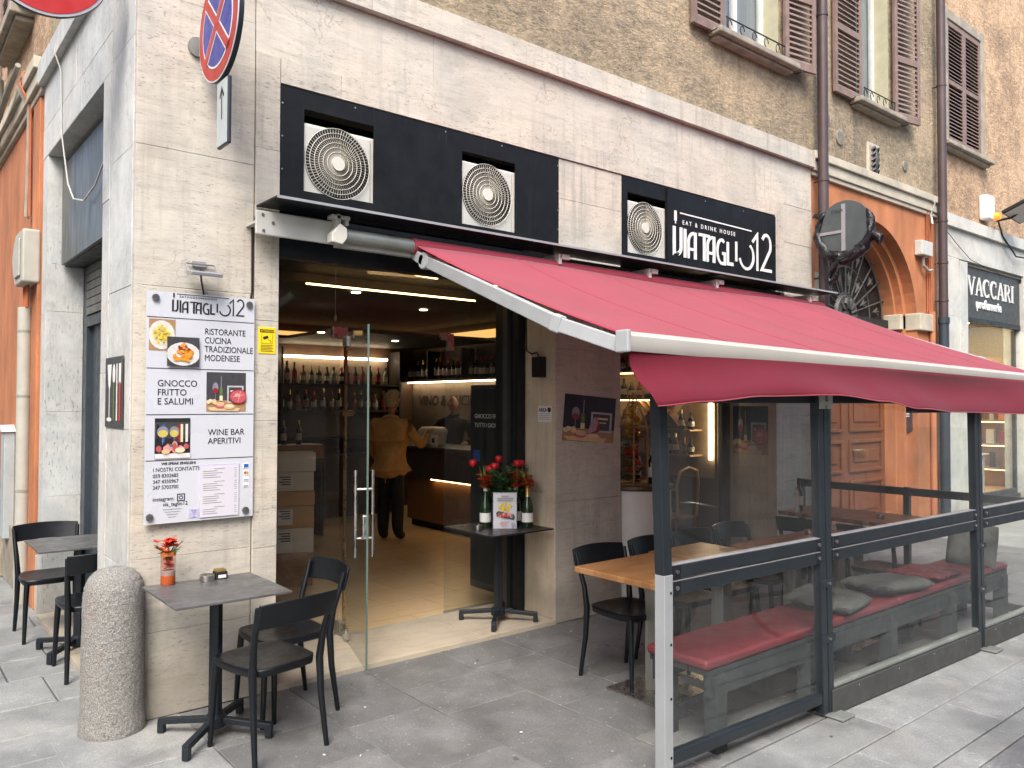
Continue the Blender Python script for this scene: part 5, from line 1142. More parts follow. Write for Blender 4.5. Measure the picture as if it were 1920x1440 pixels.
# ================================================================ bench
bn = thing('bench', 'long dark bench with dark red vinyl seat pads along the glass fence', 'bench', (3.9, -1.98, 0))
for a, b_ in ((2.06, 4.06), (4.07, 5.90)):
    q = MB(); q.box(a, b_, -2.155, -1.77, .402, .452); o = q.build('seat_pad', 'red_vinyl', bn, bevel=.018, bseg=3, smooth=True)
    o.location.z = 0
for k, (y0, y1) in enumerate(((-2.15, -2.03), (-2.02, -1.90), (-1.89, -1.78))): MB().box(2.08, 5.89, y0, y1, .372, .400).build('slat', 'bench_dark', bn, bevel=.003)
q = MB(); q.box(2.09, 5.88, -2.15, -2.12, .27, .371); q.build('apron', 'bench_dark', bn); q = MB(); q.box(2.09, 5.88, -1.82, -1.79, .27, .371); q.build('apron', 'bench_dark', bn)
for x in (2.11, 2.95, 3.9, 4.8, 5.75):
    for y in (-2.135, -1.835): MB().box(x, x+.085, y-.04, y+.04, 0, .371).build('leg', 'bench_dark', bn, bevel=.003)
MB().tube([(2.2, -1.95, .365), (2.6, -2.05, .30), (3.0, -2.1, .27), (3.6, -2.12, .30), (4.0, -2.1, .36)], .006, 5).build('loose_cord', 'cable_black', bn, smooth=60)
def cushion(label, loc, size, rot, m_='cushion_grey'):
    q = MB(); n = 14; v = []
    for s_ in (1, -1):
        for j in range(n+1):
            for i in range(n+1):
                a, b_ = i/n*2-1, j/n*2-1; e = (max(0, 1-abs(a)**4)*max(0, 1-abs(b_)**4))**.5
                dim = 1-.45*math.exp(-((abs(a)-.4)**2+(abs(b_)-.4)**2)/.02)
                v.append((a*size[0]/2*(1-.03*abs(b_)**3), b_*size[1]/2*(1-.03*abs(a)**3), s_*size[2]/2*(.22+.78*e*dim)+.006*math.sin(i*2.1+j*1.3)))
    f = []; K = (n+1)**2
    for j in range(n):
        for i in range(n): a = j*(n+1)+i; f += [(a, a+1, a+n+2, a+n+1), (K+a, K+a+n+1, K+a+n+2, K+a+1)]
    for i in range(n):
        f += [(i, K+i, K+i+1, i+1), (n*(n+1)+i, n*(n+1)+i+1, K+n*(n+1)+i+1, K+n*(n+1)+i)]; a = i*(n+1); b_ = a+n+1; f += [(a, b_, K+b_, K+a), (a+n, K+a+n, K+b_+n, b_+n)]
    q.T = Matrix.Translation(loc) @ Matrix.Rotation(R(rot[2]), 4, 'Z') @ Matrix.Rotation(R(rot[1]), 4, 'Y') @ Matrix.Rotation(R(rot[0]), 4, 'X'); q.add(v, f)
    return tag(q.build('seat_cushion', m_, None, smooth=60), label, 'cushion', 'loose cushions on the bench')
cushion('grey tufted cushion lying flat on the bench just right of the double post', (3.52, -1.97, .50), (.46, .40, .09), (4, 2, 12))
cushion('grey tufted cushion lying flat on the bench beside another and farther right', (4.22, -2.0, .50), (.55, .36, .09), (-3, 3, -6))
cushion('grey folded cushion standing tilted at the right end of the bench', (5.62, -2.0, .60), (.36, .34, .09), (10, -58, 10))
cushion('thin red seat pad lying loose on the bench before the tilted grey cushion', (4.90, -1.95, .478), (.50, .36, .035), (0, 2, 5), 'red_vinyl')

# ================================================================ chairs
CH = 'black plastic terrace chairs'
def make_chair(label):
    t = thing('terrace_chair', label, 'chair', (0, 0, 0), CH); G = 'chair_black'
    n = 9; q = MB(); v = []; ou = [(-.195, -.19), (-.20, .10), (-.185, .175), (-.13, .20), (.13, .20), (.185, .175), (.20, .10), (.195, -.19), (.10, -.205), (-.10, -.205)]
    rings = [(.0, .432), (.5, .434), (.86, .446), (1.0, .449), (1.02, .440), (1.0, .408), (.93, .405), (.90, .425), (0, .42)]
    for s_, z in rings: v += [(x*max(s_, .001), y*max(s_, .001), z+(.006 if y > .1 else 0)*s_*0) for x, y in ou]
    f = [(r*10+i, r*10+(i+1) % 10, (r+1)*10+(i+1) % 10, (r+1)*10+i) for r in range(len(rings)-1) for i in range(10)]
    q.add(v, f); q.build('seat', G, t, smooth=45, sub=1)
    for s_ in (-1, 1):
        q = MB(); q.tube([(s_*.165, .165, .425), (s_*.172, .176, .30), (s_*.182, .190, 0)], [.019, .017, .0125], 10); q.build('leg', G, t, smooth=True)
        q = MB(); q.tube([(s_*.200, -.235, 0), (s_*.190, -.200, .25), (s_*.188, -.188, .43), (s_*.196, -.205, .56), (s_*.205, -.240, .67), (s_*.211, -.262, .755)], [.0125, .017, .020, .017, .015, .013], 10); q.build('leg', G, t, smooth=True)
    q = MB(); v = []; m_ = 14
    for i in range(m_+1):
        a = i/m_*2-1; x = a*.218; y = -.262-.045*(1-a*a)
        for zz, dy in ((.655, .006), (.715, -.012), (.775, -.026)):
            for th in (-.008, .008): v.append((x, y+dy+th, zz+.010*(1-a*a)))
    f = []
    for i in range(m_):
        a, b_ = i*6, i*6+6
        for p, q_ in ((0, 2), (2, 4)): f += [(a+p, b_+p, b_+q_, a+q_), (a+p+1, a+q_+1, b_+q_+1, b_+p+1)]
        f += [(a, a+1, b_+1, b_), (a+4, b_+4, b_+5, a+5)]
    f += [(0, 2, 3, 1), (2, 4, 5, 3), (m_*6, m_*6+1, m_*6+3, m_*6+2), (m_*6+2, m_*6+3, m_*6+5, m_*6+4)]
    q.add(v, f); q.build('backrest', G, t, smooth=50, bevel=.004)
    return t
CL = [((.46, -.69), 101, 'black chair nearest the camera at the small grey table'), ((.715, -.31), 181, 'black chair at the right end of the small grey table, before the glass door'),
      ((2.58, -1.19), 268, 'black chair at the left end of the wooden table, against the stone pillar'), ((3.09, -1.19), 270, 'black chair in front of the cream drum at the wooden table'),
      ((3.55, -1.16), 268, 'left one of two black chairs on the wall side of the middle wooden table'), ((4.06, -1.15), 272, 'right one of two black chairs on the wall side of the middle wooden table'),
      ((5.02, -1.05), 2, 'black chair at the far wooden table, beside the first double post'), ((5.0, -1.60), -3, 'black chair at the near end of the far wooden table, right of the double post'),
      ((-.02, 2.13), 268, 'black chair on the far side of the side street table'), ((.06, 1.12), 92, 'black chair on the near side of the side street table, partly behind the corner')]
ch0 = make_chair(CL[0][2])
for i, (p, az, lb) in enumerate(CL):
    o = ch0 if i == 0 else dup(ch0); o.location = (p[0], p[1], .0 if i != 8 else -.005); o.rotation_euler = (0, 0, R(az-90)); o['label'] = lb

# ================================================================ small square tables
def bistro(label, cx, cy, rz, h, top, w=.56, bz=0):
    t = thing('bistro_table', label, 'table', (0, 0, 0), 'small square tables on a four foot iron base')
    q = MB(); q.box(-w/2, w/2, -w/2, w/2, h-.012, h); q.build('tabletop', top, t, bevel=.002)
    q = MB(); q.lathe([(.036, .05), (.034, .3), (.034, h-.03), (.05, h-.013)], (0, 0, 0), 8); q.build('column', 'table_iron', t, smooth=25)
    MB().box(-.12, .12, -.12, .12, h-.022, h-.0125).build('top_plate', 'table_iron', t)
    for k in range(4):
        a = R(45+90*k); d = Vector((math.cos(a), math.sin(a), 0)); q = MB(); q.obox(d*.02+Z3*.085, d*.30+Z3*.062, .035, .030); q.obox(d*.286+Z3*.062, d*.286+Z3*.004, .034, .034, up=d); q.build('foot', 'table_iron', t, bevel=.004)
    MB().lathe([(.055, .05), (.055, .10), (.036, .115)], (0, 0, 0), 12).build('hub', 'table_iron', t, smooth=True)
    t.location = (cx, cy, bz); t.rotation_euler = (0, 0, R(rz)); return t
bistro('small square grey slate topped table against the corner pilaster', .31, -.42, 0, .745, 'slate_top', .57)
bistro('small square grey table in the side street doorway', .06, 1.55, 0, .745, 'slate_top', .58)
bistro('small square black table with flowers and champagne bottles in the doorway', 2.68, .25, 0, .715, 'slate_dark', .60, .03)

# ================================================================ wooden tables
def wood_table(label, x0, x1, y0, y1, z=.745, cols=1):
    t = thing('wooden_table', label, 'table', ((x0+x1)/2, (y0+y1)/2, 0), 'butcher block tables on steel pedestals')
    MB().box(x0, x1, y0, y1, z-.035, z).build('tabletop', 'butcher', t, bevel=.006)
    cx = (x0+x1)/2
    for k in range(cols):
        cx = lerp(x0, x1, (k+.5)/cols); cy = (y0+y1)/2
        if x0 == 2.13: cx, cy = 2.55, -1.42
        MB().box(cx-.045, cx+.045, cy-.045, cy+.045, .012, z-.036).build('column', 'steel_brushed', t, bevel=.003)
        MB().box(cx-.21, cx+.21, cy-.21, cy+.21, .001, .012).build('base_plate', 'steel', t, bevel=.003)
wood_table('butcher block table at the open left end of the terrace', 2.13, 2.80, -1.90, -1.16)
wood_table('butcher block table joined to the right of the first one', 2.815, 3.36, -1.86, -1.13, .747)
wood_table('middle butcher block table seen through the glass fence', 3.46, 4.60, -1.88, -1.30, .745, 2)
wood_table('far butcher block table turned across the terrace near the fence end', 5.22, 5.84, -1.75, -.55)

# ================================================================ litter and gum on the pavement
rl = random.Random(44); b = MB()
for k in range(26):
    x, y = rl.uniform(-1.2, 5.5), rl.uniform(-2.85, -.15); a = rl.uniform(0, 3.14)
    d = Vector((math.cos(a), math.sin(a), 0))*rl.uniform(.006, .013); b.tube([Vector((x, y, .008))-d, Vector((x, y, .008))+d], .0035, 5)
for k in range(30):
    x, y = rl.uniform(-1.2, 5.5), rl.uniform(-2.85, -.1); r_ = rl.uniform(.008, .02); b.prism([(r_*math.cos(i)*rl.uniform(.7, 1.2), r_*math.sin(i)*rl.uniform(.7, 1.2)) for i in range(6)], (x, y, .0035), X3, Y3, (0, 0, .0015), 1)
o = b.build('litter', ['paper', 'joint_dark'], None, kind='stuff'); o['label'] = 'cigarette ends and old gum spots scattered over the grey paving'; o['category'] = 'litter'
# ================================================================ bar interior
fl = MB().box(.42, 6.0, .70, 6.7, -.02, .028); setting(fl, 'bar_floor', 'int_floor')
w = MB(); w.box(.38, .42, .70, 6.7, 0, 2.9); w.build
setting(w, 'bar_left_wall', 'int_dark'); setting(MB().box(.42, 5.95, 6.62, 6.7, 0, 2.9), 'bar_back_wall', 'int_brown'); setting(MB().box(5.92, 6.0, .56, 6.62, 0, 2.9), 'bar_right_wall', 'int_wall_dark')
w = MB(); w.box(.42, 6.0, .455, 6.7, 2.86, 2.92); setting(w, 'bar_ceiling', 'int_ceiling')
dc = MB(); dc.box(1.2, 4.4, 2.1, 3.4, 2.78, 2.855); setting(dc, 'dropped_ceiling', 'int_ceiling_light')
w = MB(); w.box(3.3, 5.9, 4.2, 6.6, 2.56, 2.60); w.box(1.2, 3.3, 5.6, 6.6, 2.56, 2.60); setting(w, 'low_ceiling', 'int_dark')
def led(name, p0, p1, r, m_, label): return tag(MB().obox(p0, p1, r, r).build(name, m_, None), label, 'led strip')
led('led_strip', (1.88, 1.96, 2.74), (3.72, 1.96, 2.74), .014, 'led_warm', 'long thin led line across the bar ceiling')
led('led_strip', (1.85, .58, 2.69), (2.40, .69, 2.69), .022, 'led_warm', 'short bright led line under the door header, left of the awning arm')
led('led_strip', (2.70, .66, 2.69), (3.02, .72, 2.69), .022, 'led_warm', 'short bright led line under the door header, right of the awning arm')
cv = thing('cove_light', 'warm glowing light cove round the back corner of the bar ceiling', 'cove light', (5.5, 6.4, 2.65))
MB().box(2.0, 5.9, 6.58, 6.61, 2.63, 2.75).build('back_strip', 'led_cove', cv); MB().box(5.88, 5.91, 2.4, 6.58, 2.64, 2.76).build('side_strip', 'led_cove', cv)
for x, y in ((2.6, 2.4), (3.9, 3.2), (3.2, 4.4), (4.6, 5.0)):
    b = MB(); b.cyl((x, y, 2.775 if y < 3.4 and x < 4.4 else 2.555), (x, y, 2.768 if y < 3.4 and x < 4.4 else 2.548), .045, n=12); tag(b.build('downlight', 'lamp_white', None), 'small recessed downlight in the dark bar ceiling', 'downlight', 'downlights of the bar ceiling')
for x, y, z in ((2.3, 1.3, 1.98),):
    b = MB(); b.tube([(1.98, 1.6, 2.85), (1.98, 1.6, 2.45)], .003, 5); b.lathe([(.008, -.06), (.014, -.03), (.004, 0)], (1.98, 1.6, 2.45), 8); tag(b.build('pull_cord', 'cable_white', None), 'thin pull cord hanging from the bar ceiling behind the door header', 'cord')

# counter
ct = thing('bar_counter', 'dark stone topped bar counter with a wood plank front', 'counter', (4.9, 3.7, 0))
MB().box(4.72, 5.25, 2.35, 4.85, .12, .70).build('plank_front', 'wood_plank', ct); MB().box(4.76, 5.22, 2.4, 4.8, .028, .12).build('plinth', 'void_black', ct)
MB().box(4.66, 5.28, 2.3, 4.9, .70, 1.08).build('fascia', 'counter_stone', ct); MB().box(4.62, 5.32, 2.26, 4.94, 1.08, 1.12).build('top', 'counter_stone', ct, bevel=.004)
MB().box(4.67, 4.70, 2.35, 4.2, .685, .698).build('light_strip', 'led_warm', ct)
sl_ = thing('slicing_machine', 'white rounded machine standing on the bar counter', 'machine', (4.85, 4.35, 1.12))
b = MB(); b.prism([(0, 0), (.34, 0), (.36, .12), (.40, .20), (.33, .25), (.06, .25), (-.04, .20), (.0, .12)], (4.74, 4.62, 1.122), (.05, -1, 0), (0, 0, 1), (.22, .01, 0)); b.build('body', 'white_plastic', sl_, bevel=.03, bseg=3)
for k, (x, y, m_) in enumerate(((4.78, 4.82, 'letter_white'), (4.74, 4.22, 'letter_white'))):
    t = thing('card_holder', ('small white price card holder left of the white machine', 'small white price card holder right of the white machine')[k], 'card holder', (x, y, 1.12)); MB().box(x-.02, x+.02, y-.06, y+.06, 1.122, 1.27).build('card', m_, t); MB().box(x-.022, x-.0205, y-.03, y+.03, 1.17, 1.23).build('print', 'f_dkgrey', t)
# right wall of the bar: bottles over a light strip, lettering below
ws = thing('wall_shelf', 'wall shelf with a light strip under it on the right wall of the bar', 'shelf', (5.8, 5.2, 2.05))
MB().box(5.66, 5.915, 3.9, 6.6, 2.03, 2.06).build('board', 'int_dark', ws); MB().box(5.80, 5.86, 4.3, 6.6, 2.012, 2.029).build('light_strip', 'led_white', ws)
MB().box(5.90, 5.918, 3.9, 6.6, .9, 2.0).build('wall_panel', 'int_wall_dark', ws)
for y in (4.0, 4.9, 5.8): MB().box(5.66, 5.9, y, y+.02, 2.06, 2.5).build('divider', 'int_dark', ws)
RW = Matrix(((0, 0, -1), (-1, 0, 0), (0, 1, 0)))
text('VINO & CUCINA', 'wall_lettering', (5.896, 6.42, 1.66), .22, 'print_black', ws, RW, off=.003, sx=1.05, shear=.15)
def bottle(x, y, z, h, m_, cap='foil_gold', lab='label_cream', label='wine bottle', group=None, r=.037, nm='wine_bottle'):
    b = MB(); b.lathe([(r*.9, 0), (r, .01*h/.3), (r, .56*h), (r*.85, .64*h), (r*.38, .75*h), (r*.36, .97*h)], (x, y, z), 10)
    b.lathe([(r*.42, .80*h), (r*.42, h), (0, h)], (x, y, z), 8, 1); b.lathe([(r*1.02, .18*h), (r*1.02, .46*h)], (x, y, z), 10, 2)
    return tag(b.build(nm, [m_, cap, lab], None, smooth=True), label, 'bottle', group)
rb = random.Random(21); BM = ['bottle_dark', 'bottle_green', 'bottle_dark', 'bottle_red', 'bottle_amber']
y = 6.5
while y > 4.15:
    bottle(5.78, y, 2.062, rb.uniform(.29, .33), rb.choice(BM[:4]), rb.choice(['foil_gold', 'foil_red', 'black_matte']), rb.choice(['label_cream', 'letter_white']), 'dark wine bottle with a pale label in the row above VINO and CUCINA', 'wine bottles above the wall lettering'); y -= rb.uniform(.10, .15)
# back wall shelves with spirits
bs = thing('back_shelf', 'lit back bar shelves across the rear wall of the bar', 'shelf', (4, 6.4, 0))
for z in (1.15, 1.55, 1.95): MB().box(1.8, 5.5, 6.3, 6.61, z, z+.03).build('shelf', 'int_dark', bs)
MB().box(3.6, 5.35, 6.48, 6.56, 2.36, 2.395).build('light_strip', 'led_white', bs); MB().box(3.0, 3.45, 6.48, 6.56, 2.36, 2.395).build('light_strip', 'led_white', bs); MB().box(3.0, 5.4, 6.585, 6.615, 1.0, 2.35).build('backing', 'int_wall_dark', bs)
for x in (1.8, 3.5, 5.45): MB().box(x, x+.03, 6.28, 6.61, .0, 2.5).build('upright', 'int_dark', bs)
MB().box(1.8, 5.3, 6.0, 6.3, .9, .94).build('worktop', 'counter_stone', bs); MB().box(1.8, 5.3, 6.04, 6.3, .03, .9).build('cabinet', 'int_brown', bs)
for z in (1.98, 1.58):
    x = 3.05
    while x < 5.4:
        bottle(x, 6.42, z, rb.uniform(.24, .33), rb.choice(['bottle_amber', 'bottle_clear', 'bottle_amber', 'bottle_green', 'bottle_dark']), rb.choice(['foil_gold', 'black_matte', 'foil_red']), rb.choice(['label_cream', 'letter_white', 'label_red']), 'spirit bottle on the lit back bar shelves behind the man', 'spirit bottles on the back bar', r=rb.uniform(.034, .045), nm='spirit_bottle'); x += rb.uniform(.10, .15)
# left side: shelving, cartons, crate
sh = thing('side_shelf', 'dark open shelf unit behind the left glass pane of the doorway', 'shelf', (1.4, 3, 0))
for z in (.45, .85, 1.25, 1.65): MB().box(.5, 1.5, 2.2, 2.6, z, z+.025).build('shelf', 'int_brown', sh)
for x in (.5, 1.48): MB().box(x, x+.025, 2.2, 2.6, .028, 2.1).build('upright', 'steel_brushed', sh)
for k in range(7):
    for z in (.475, .875, 1.275): 
        if rb.random() < .8: x = .56+k*.13; tag(MB().box(x, x+.10, 2.22, 2.4, z, z+rb.uniform(.12, .28)).build('packet', rb.choice(['carton_white', 'f_dkgrey', 'arrow_plate', 'carton', 'f_wine']), None), 'small packet on the dark shelf unit behind the left glass pane', 'packet', 'packets on the shelf unit')
MB().box(1.55, 2.4, 5.5, 5.9, .028, .1)
tw = thing('wine_crate_rack', 'wooden wine crates and shelf on the far left side of the bar', 'crate', (2.4, 5.0, 0))
MB().box(2.2, 3.4, 4.7, 5.1, 1.0, 1.17).build('crate', 'wood_oak', tw); MB().box(2.2, 3.4, 4.7, 5.1, .97, .998).build('shelf', 'int_dark', tw)
for x in (2.2, 3.36): MB().box(x, x+.04, 4.7, 5.1, .028, .97).build('upright', 'int_dark', tw)
for i in range(5): bottle(2.35+i*.2, 4.9, 1.172, .3, rb.choice(BM), 'foil_gold', 'label_cream', 'wine bottle standing in the wooden crate at the back left of the bar', 'bottles in the wooden crate')
z = .028
bx = [(.30, 'wood_oak', 'wooden box at the bottom of the carton stack behind the glass door'), (.225, 'carton_white', 'white carton with black print just above the wooden box'), (.20, 'carton', 'brown carton with a white label in the stack, third from the floor'), (.13, 'carton', 'flat brown carton with an oval mark in the stack'), (.175, 'carton_white', 'white carton with a black label near the top of the stack'), (.17, 'carton_white', 'topmost white carton of the stack behind the glass door')]
cxx, cyy = 1.98, 2.45
for k, (h, m_, lb) in enumerate(bx):
    t = thing('carton' if k else 'wooden_box', lb, 'box', (cxx, cyy, z)); o_ = rb.uniform(-.012, .012)
    b = MB(); b.T = Matrix.Translation((cxx, cyy, z)) @ Matrix.Rotation(R(-20+rb.uniform(-2, 2)), 4, 'Z'); b.box(-.19+o_, .19+o_, -.14, .14, .001, h); b.build('box', m_, t, bevel=.004)
    if k in (1, 2, 4):
        b = MB(); b.T = Matrix.Translation((cxx, cyy, z)) @ Matrix.Rotation(R(-20), 4, 'Z'); b.box(-.13, .0, -.148, -.146, .03, h-.03); b.build('label', 'letter_white', t)
        b = MB(); b.T = Matrix.Translation((cxx, cyy, z)) @ Matrix.Rotation(R(-20), 4, 'Z')
        for q_ in range(4): b.box(-.12+.02*(q_ % 2), -.02, -.1500, -.1485, h-.05-q_*.022, h-.04-q_*.022)
        b.build('print_line', 'print_black', t, kind='stuff')
    z += h+.002
# dark standing board inside right pane
t = thing('fridge', 'tall dark cabinet with printed opening text standing inside the right glass pane', 'cabinet', (3.2, 1.1, 0))
MB().box(3.21, 3.7, .78, 1.34, .03, 1.86).build('body', 'f_dkgrey', t, bevel=.01); MB().box(3.20, 3.208, .80, 1.32, .1, 1.82).build('door', 'anthracite', t)
MB().box(3.196, 3.199, 1.18, 1.27, 1.17, 1.27).build('blue_sticker', 'f_blue', t)
for i_, s_ in enumerate(('GNOCCO FRITTO', 'TUTTI I GIORNI')): text(s_, 'opening_lettering', (3.1985, 1.26, 1.56-.08*i_), .055, 'letter_white', t, LEFTF)
# partition and window display on the right
wd = thing('window_display', 'wall shelves with bottles and a diamond rack behind the bar window', 'shelf', (5.8, 1.6, 0))
MB().box(5.895, 5.917, .62, 2.75, .9, 2.5).build('backing', 'int_wall', wd)
for z in (1.13, 1.40, 1.74, 2.05): MB().box(5.68, 5.895, .78, 2.7, z, z+.018).build('shelf', 'wood_light', wd)
b = MB()
for k in range(4):
    for s_ in (-1, 1): b.obox((5.79, 1.1+k*.10-s_*.13, 1.45), (5.79, 1.1+k*.10+s_*.13, 1.72), .010, .14, up=(1, 0, 0))
b.build('diamond_rack', 'wood_light', wd)
MB().box(5.84, 5.875, .63, .66, 1.10, 2.6).build('vertical_light', 'led_white', wd)
for z in (1.725, 2.035): MB().box(5.72, 5.745, .8, 2.65, z, z+.012).build('shelf_light', 'led_warm', wd)
rb = random.Random(31)
for z in (1.149, 1.419, 1.759, 2.069):
    y = .84
    while y < 2.6:
        if z == 1.419 and .98 < y < 1.55: y += .6; continue
        if z == 1.149 and 1.3 < y < 1.55: tag(MB().box(5.74, 5.82, y, y+.09, z, z+.16).build('gift_box', 'f_bread', None), 'small tan gift box on the bar window shelves', 'box', 'gift boxes on the window shelves'); y += .12; continue
        bottle(5.78, y, z, rb.uniform(.17, .25), rb.choice(['bottle_dark', 'bottle_amber', 'bottle_green', 'bottle_clear', 'bottle_dark']), rb.choice(['foil_gold', 'black_matte', 'foil_red']), rb.choice(['label_cream', 'letter_white']), 'bottle standing on the shelves behind the bar window', 'bottles on the window shelves', r=rb.uniform(.028, .038)); y += rb.uniform(.085, .13)
it = thing('indoor_table', 'small table seen through the bar window behind the glass', 'table', (5.0, 1.0, 0)); MB().box(4.65, 5.4, .75, 1.3, .80, .82).build('tabletop', 'wood_light', it); MB().box(5.0, 5.08, 1.0, 1.08, .03, .8).build('column', 'table_iron', it)
ic_ = thing('indoor_chair', 'pale round backed chair seen through the bar window', 'chair', (5.7, .95, 0))
MB().tube([(5.5, .80, .5), (5.48, .79, .85), (5.52, .78, .98), (5.66, .78, 1.02), (5.80, .78, .98), (5.84, .79, .85), (5.82, .80, .5)], .016, 8).build('back_frame', 'f_bread', ic_, smooth=60); MB().box(5.48, 5.84, .8, 1.2, .47, .50).build('seat', 'wood_light', ic_, bevel=.01)
for x in (5.5, 5.82):
    for y in (.82, 1.18): MB().tube([(x, y, .06), (x, y, .47)], .014, 6).build('leg', 'wood_light', ic_)

# ---------------------------------------------------------------- glass shop front of the bar
gf = thing('shop_glazing', 'frameless glass shop front with transom and fixed panes in the doorway', 'shop front', (1.9, .7, 0))
def pane(p0, p1, z0, z1, parent, name='pane', m_='glass_shop', t=.010):
    b = MB(); b.obox((p0[0], p0[1], (z0+z1)/2), (p1[0], p1[1], (z0+z1)/2), t, z1-z0); return b.build(name, m_, parent)
pane((.805, .70), (1.565, .70), .045, 2.205, gf); pane((2.487, .70), (3.035, .70), .045, 2.205, gf); pane((.805, .70), (3.035, .70), 2.22, 2.86, gf, 'transom_pane')
for a, b_ in ((.805, 1.565), (2.487, 3.035)): MB().box(a, b_, .685, .715, .0305, .045).build('floor_channel', 'steel_brushed', gf)
MB().box(1.50, 1.62, .68, .72, 2.165, 2.25).build('patch_fitting', 'steel', gf, bevel=.003); b = MB(); b.box(2.44, 2.56, .68, .72, 2.20, 2.25); b.box(2.51, 2.56, .6801, .7199, 2.12, 2.20); b.build('patch_fitting', 'steel', gf)
MB().box(1.555, 1.595, .66, .74, .03, .13).build('floor_hinge', 'steel_brushed', gf, bevel=.004)
MB().box(1.66, 1.68, .80, .82, .03, 2.15).build('inner_post', 'brass', gf); b = MB(); b.cyl((1.62, .79, 1.62), (1.74, .83, 1.62), .022, n=12); b.build('post_knob', 'brass', gf, smooth=True)
gd = thing('glass_door', 'frameless glass door leaf standing open towards the street', 'door', (1.58, .65, 0))
P0, P1 = Vector((1.572, .64, 0)), Vector((1.335, -.135, 0))
pane(P0, P1, .04, 2.19, gd, 'leaf', 'glass_shop', .012)
dd = (P1-P0).normalized(); nn_ = Vector((dd.y, -dd.x, 0))
b = MB(); b.obox(P0+Z3*2.13, P0+dd*.16+Z3*2.13, .03, .07); b.build('top_fitting', 'steel', gd); b = MB(); b.obox(P0+Z3*.08, P0+dd*.16+Z3*.08, .03, .07); b.build('bottom_fitting', 'steel', gd)
b = MB(); b.obox(P1-dd*.001+Z3*1.115, P1+dd*.001+Z3*1.115, .0122, 2.15); b.build('leaf_edge', 'dark_green', gd)
hc = P1-dd*.10
for s_ in (-1, 1):
    q = hc+nn_*s_*.055; b = MB(); b.tube([q+Z3*.72, q+Z3*1.27], .011, 10); b.build('handle_bar', 'steel', gd, smooth=True)
for z in (.84, 1.15): b = MB(); b.tube([hc-nn_*.055+Z3*z, hc+nn_*.055+Z3*z], .009, 8); b.build('handle_stud', 'steel', gd, smooth=True)
b = MB(); b.obox(hc-dd*.0+Z3*.92, hc+Z3*.921+dd*.06, .04, .14); b.build('lock', 'steel', gd, bevel=.006)
# dark rolled grille guide at the right jamb
t = thing('shutter_guide', 'dark metal shutter guide and frame in the right side of the doorway', 'shutter guide', (2.95, .5, 0))
for x0, x1, y0, y1, m_ in ((2.97, 3.038, .37, .43, 'metal_dark'), (3.0, 3.038, .43, .50, 'void_black'), (2.965, 3.038, .50, .56, 'anthracite_flat'), (2.99, 3.038, .56, .685, 'metal_dark')): MB().box(x0, x1, y0, y1, .031, 2.57).build('guide', m_, t)
MB().box(2.70, 3.035, .86, .87, .2, 2.6).build
# bar window glass
t = thing('bar_window', 'large bar window beside the stone pillar, behind the wooden tables', 'window', (4.9, .5, 0))
MB().box(3.80, 6.03, .52, .53, .06, 2.6).build('pane', 'glass_shop', t)
b = MB(); b.box(3.78, 3.83, .50, .55, .06, 2.6); b.box(5.86, 5.92, .50, .55, .06, 2.6); b.build('frame', 'anthracite_flat', t)

# ================================================================ cream drum with flower lantern
dm = thing('cream_drum', 'tall cream drum with a dark wooden lid and black lettering by the bar window', 'drum', (4.08, .10, 0))
MB().lathe([(.285, .065), (.295, .09), (.295, .95), (.285, .97)], (4.08, .10, 0), 40).build('body', 'barrel_cream', dm, smooth=True)
MB().lathe([(.31, .97), (.315, .98), (.315, 1.005), (.30, 1.01)], (4.08, .10, 0), 40).build('lid', 'wood_dark', dm, smooth=25)
def curved_text(s_, r, c, a0, z, size, m_, parent, sx=1, off=0):
    cu = bpy.data.curves.new('t', 'FONT'); cu.body = s_; cu.size = size; cu.offset = off; cu.resolution_u = 3
    tmp = bpy.data.objects.new('tmp', cu); me = bpy.data.meshes.new_from_object(tmp); bpy.data.objects.remove(tmp)
    bm = bmesh.new(); bm.from_mesh(me); bmesh.ops.subdivide_edges(bm, edges=[e for e in bm.edges if e.calc_length() > .03], cuts=2); o0 = origin(parent)
    for v in bm.verts:
        a = a0+v.co.x*sx/r; v.co = Vector((c[0]+(r+.001)*math.cos(a), c[1]+(r+.001)*math.sin(a), z+v.co.y))-o0
    bm.to_mesh(me); bm.free(); me.materials.clear(); me.materials.append(MATS[m_]); o = bpy.data.objects.new('drum_lettering', me); C.objects.link(o); o.parent = parent
curved_text('BERLUCCHI', .295, (4.08, .10), R(-112), .47, .115, 'print_black', dm, .85, .002)
curved_text('FRANCIACORTA', .295, (4.08, .10), R(-104), .72, .032, 'print_black', dm, 1.3)
ln_ = thing('flower_lantern', 'wooden frame lantern with pointed top full of orange and yellow flowers on the cream drum', 'lantern', (3.93, .05, .99))
cx, cy, z0 = 3.95, .02, 1.012; b = MB(); hw = .085; zt = 1.50; za = 1.79
ct_ = [(cx+sx_*hw, cy+sy_*hw) for sx_, sy_ in ((-1, -1), (1, -1), (1, 1), (-1, 1))]
for k in range(4):
    a, c_ = ct_[k], ct_[(k+1) % 4]; b.obox((*a, z0), (*a, zt), .012, .012); b.obox((*a, z0+.006), (*c_, z0+.006), .012, .012); b.obox((*a, zt), (*c_, zt), .012, .012); b.obox((*a, zt), (cx, cy, za), .010, .010)
b.build('frame', 'wood_oak', ln_)
rf = random.Random(5)
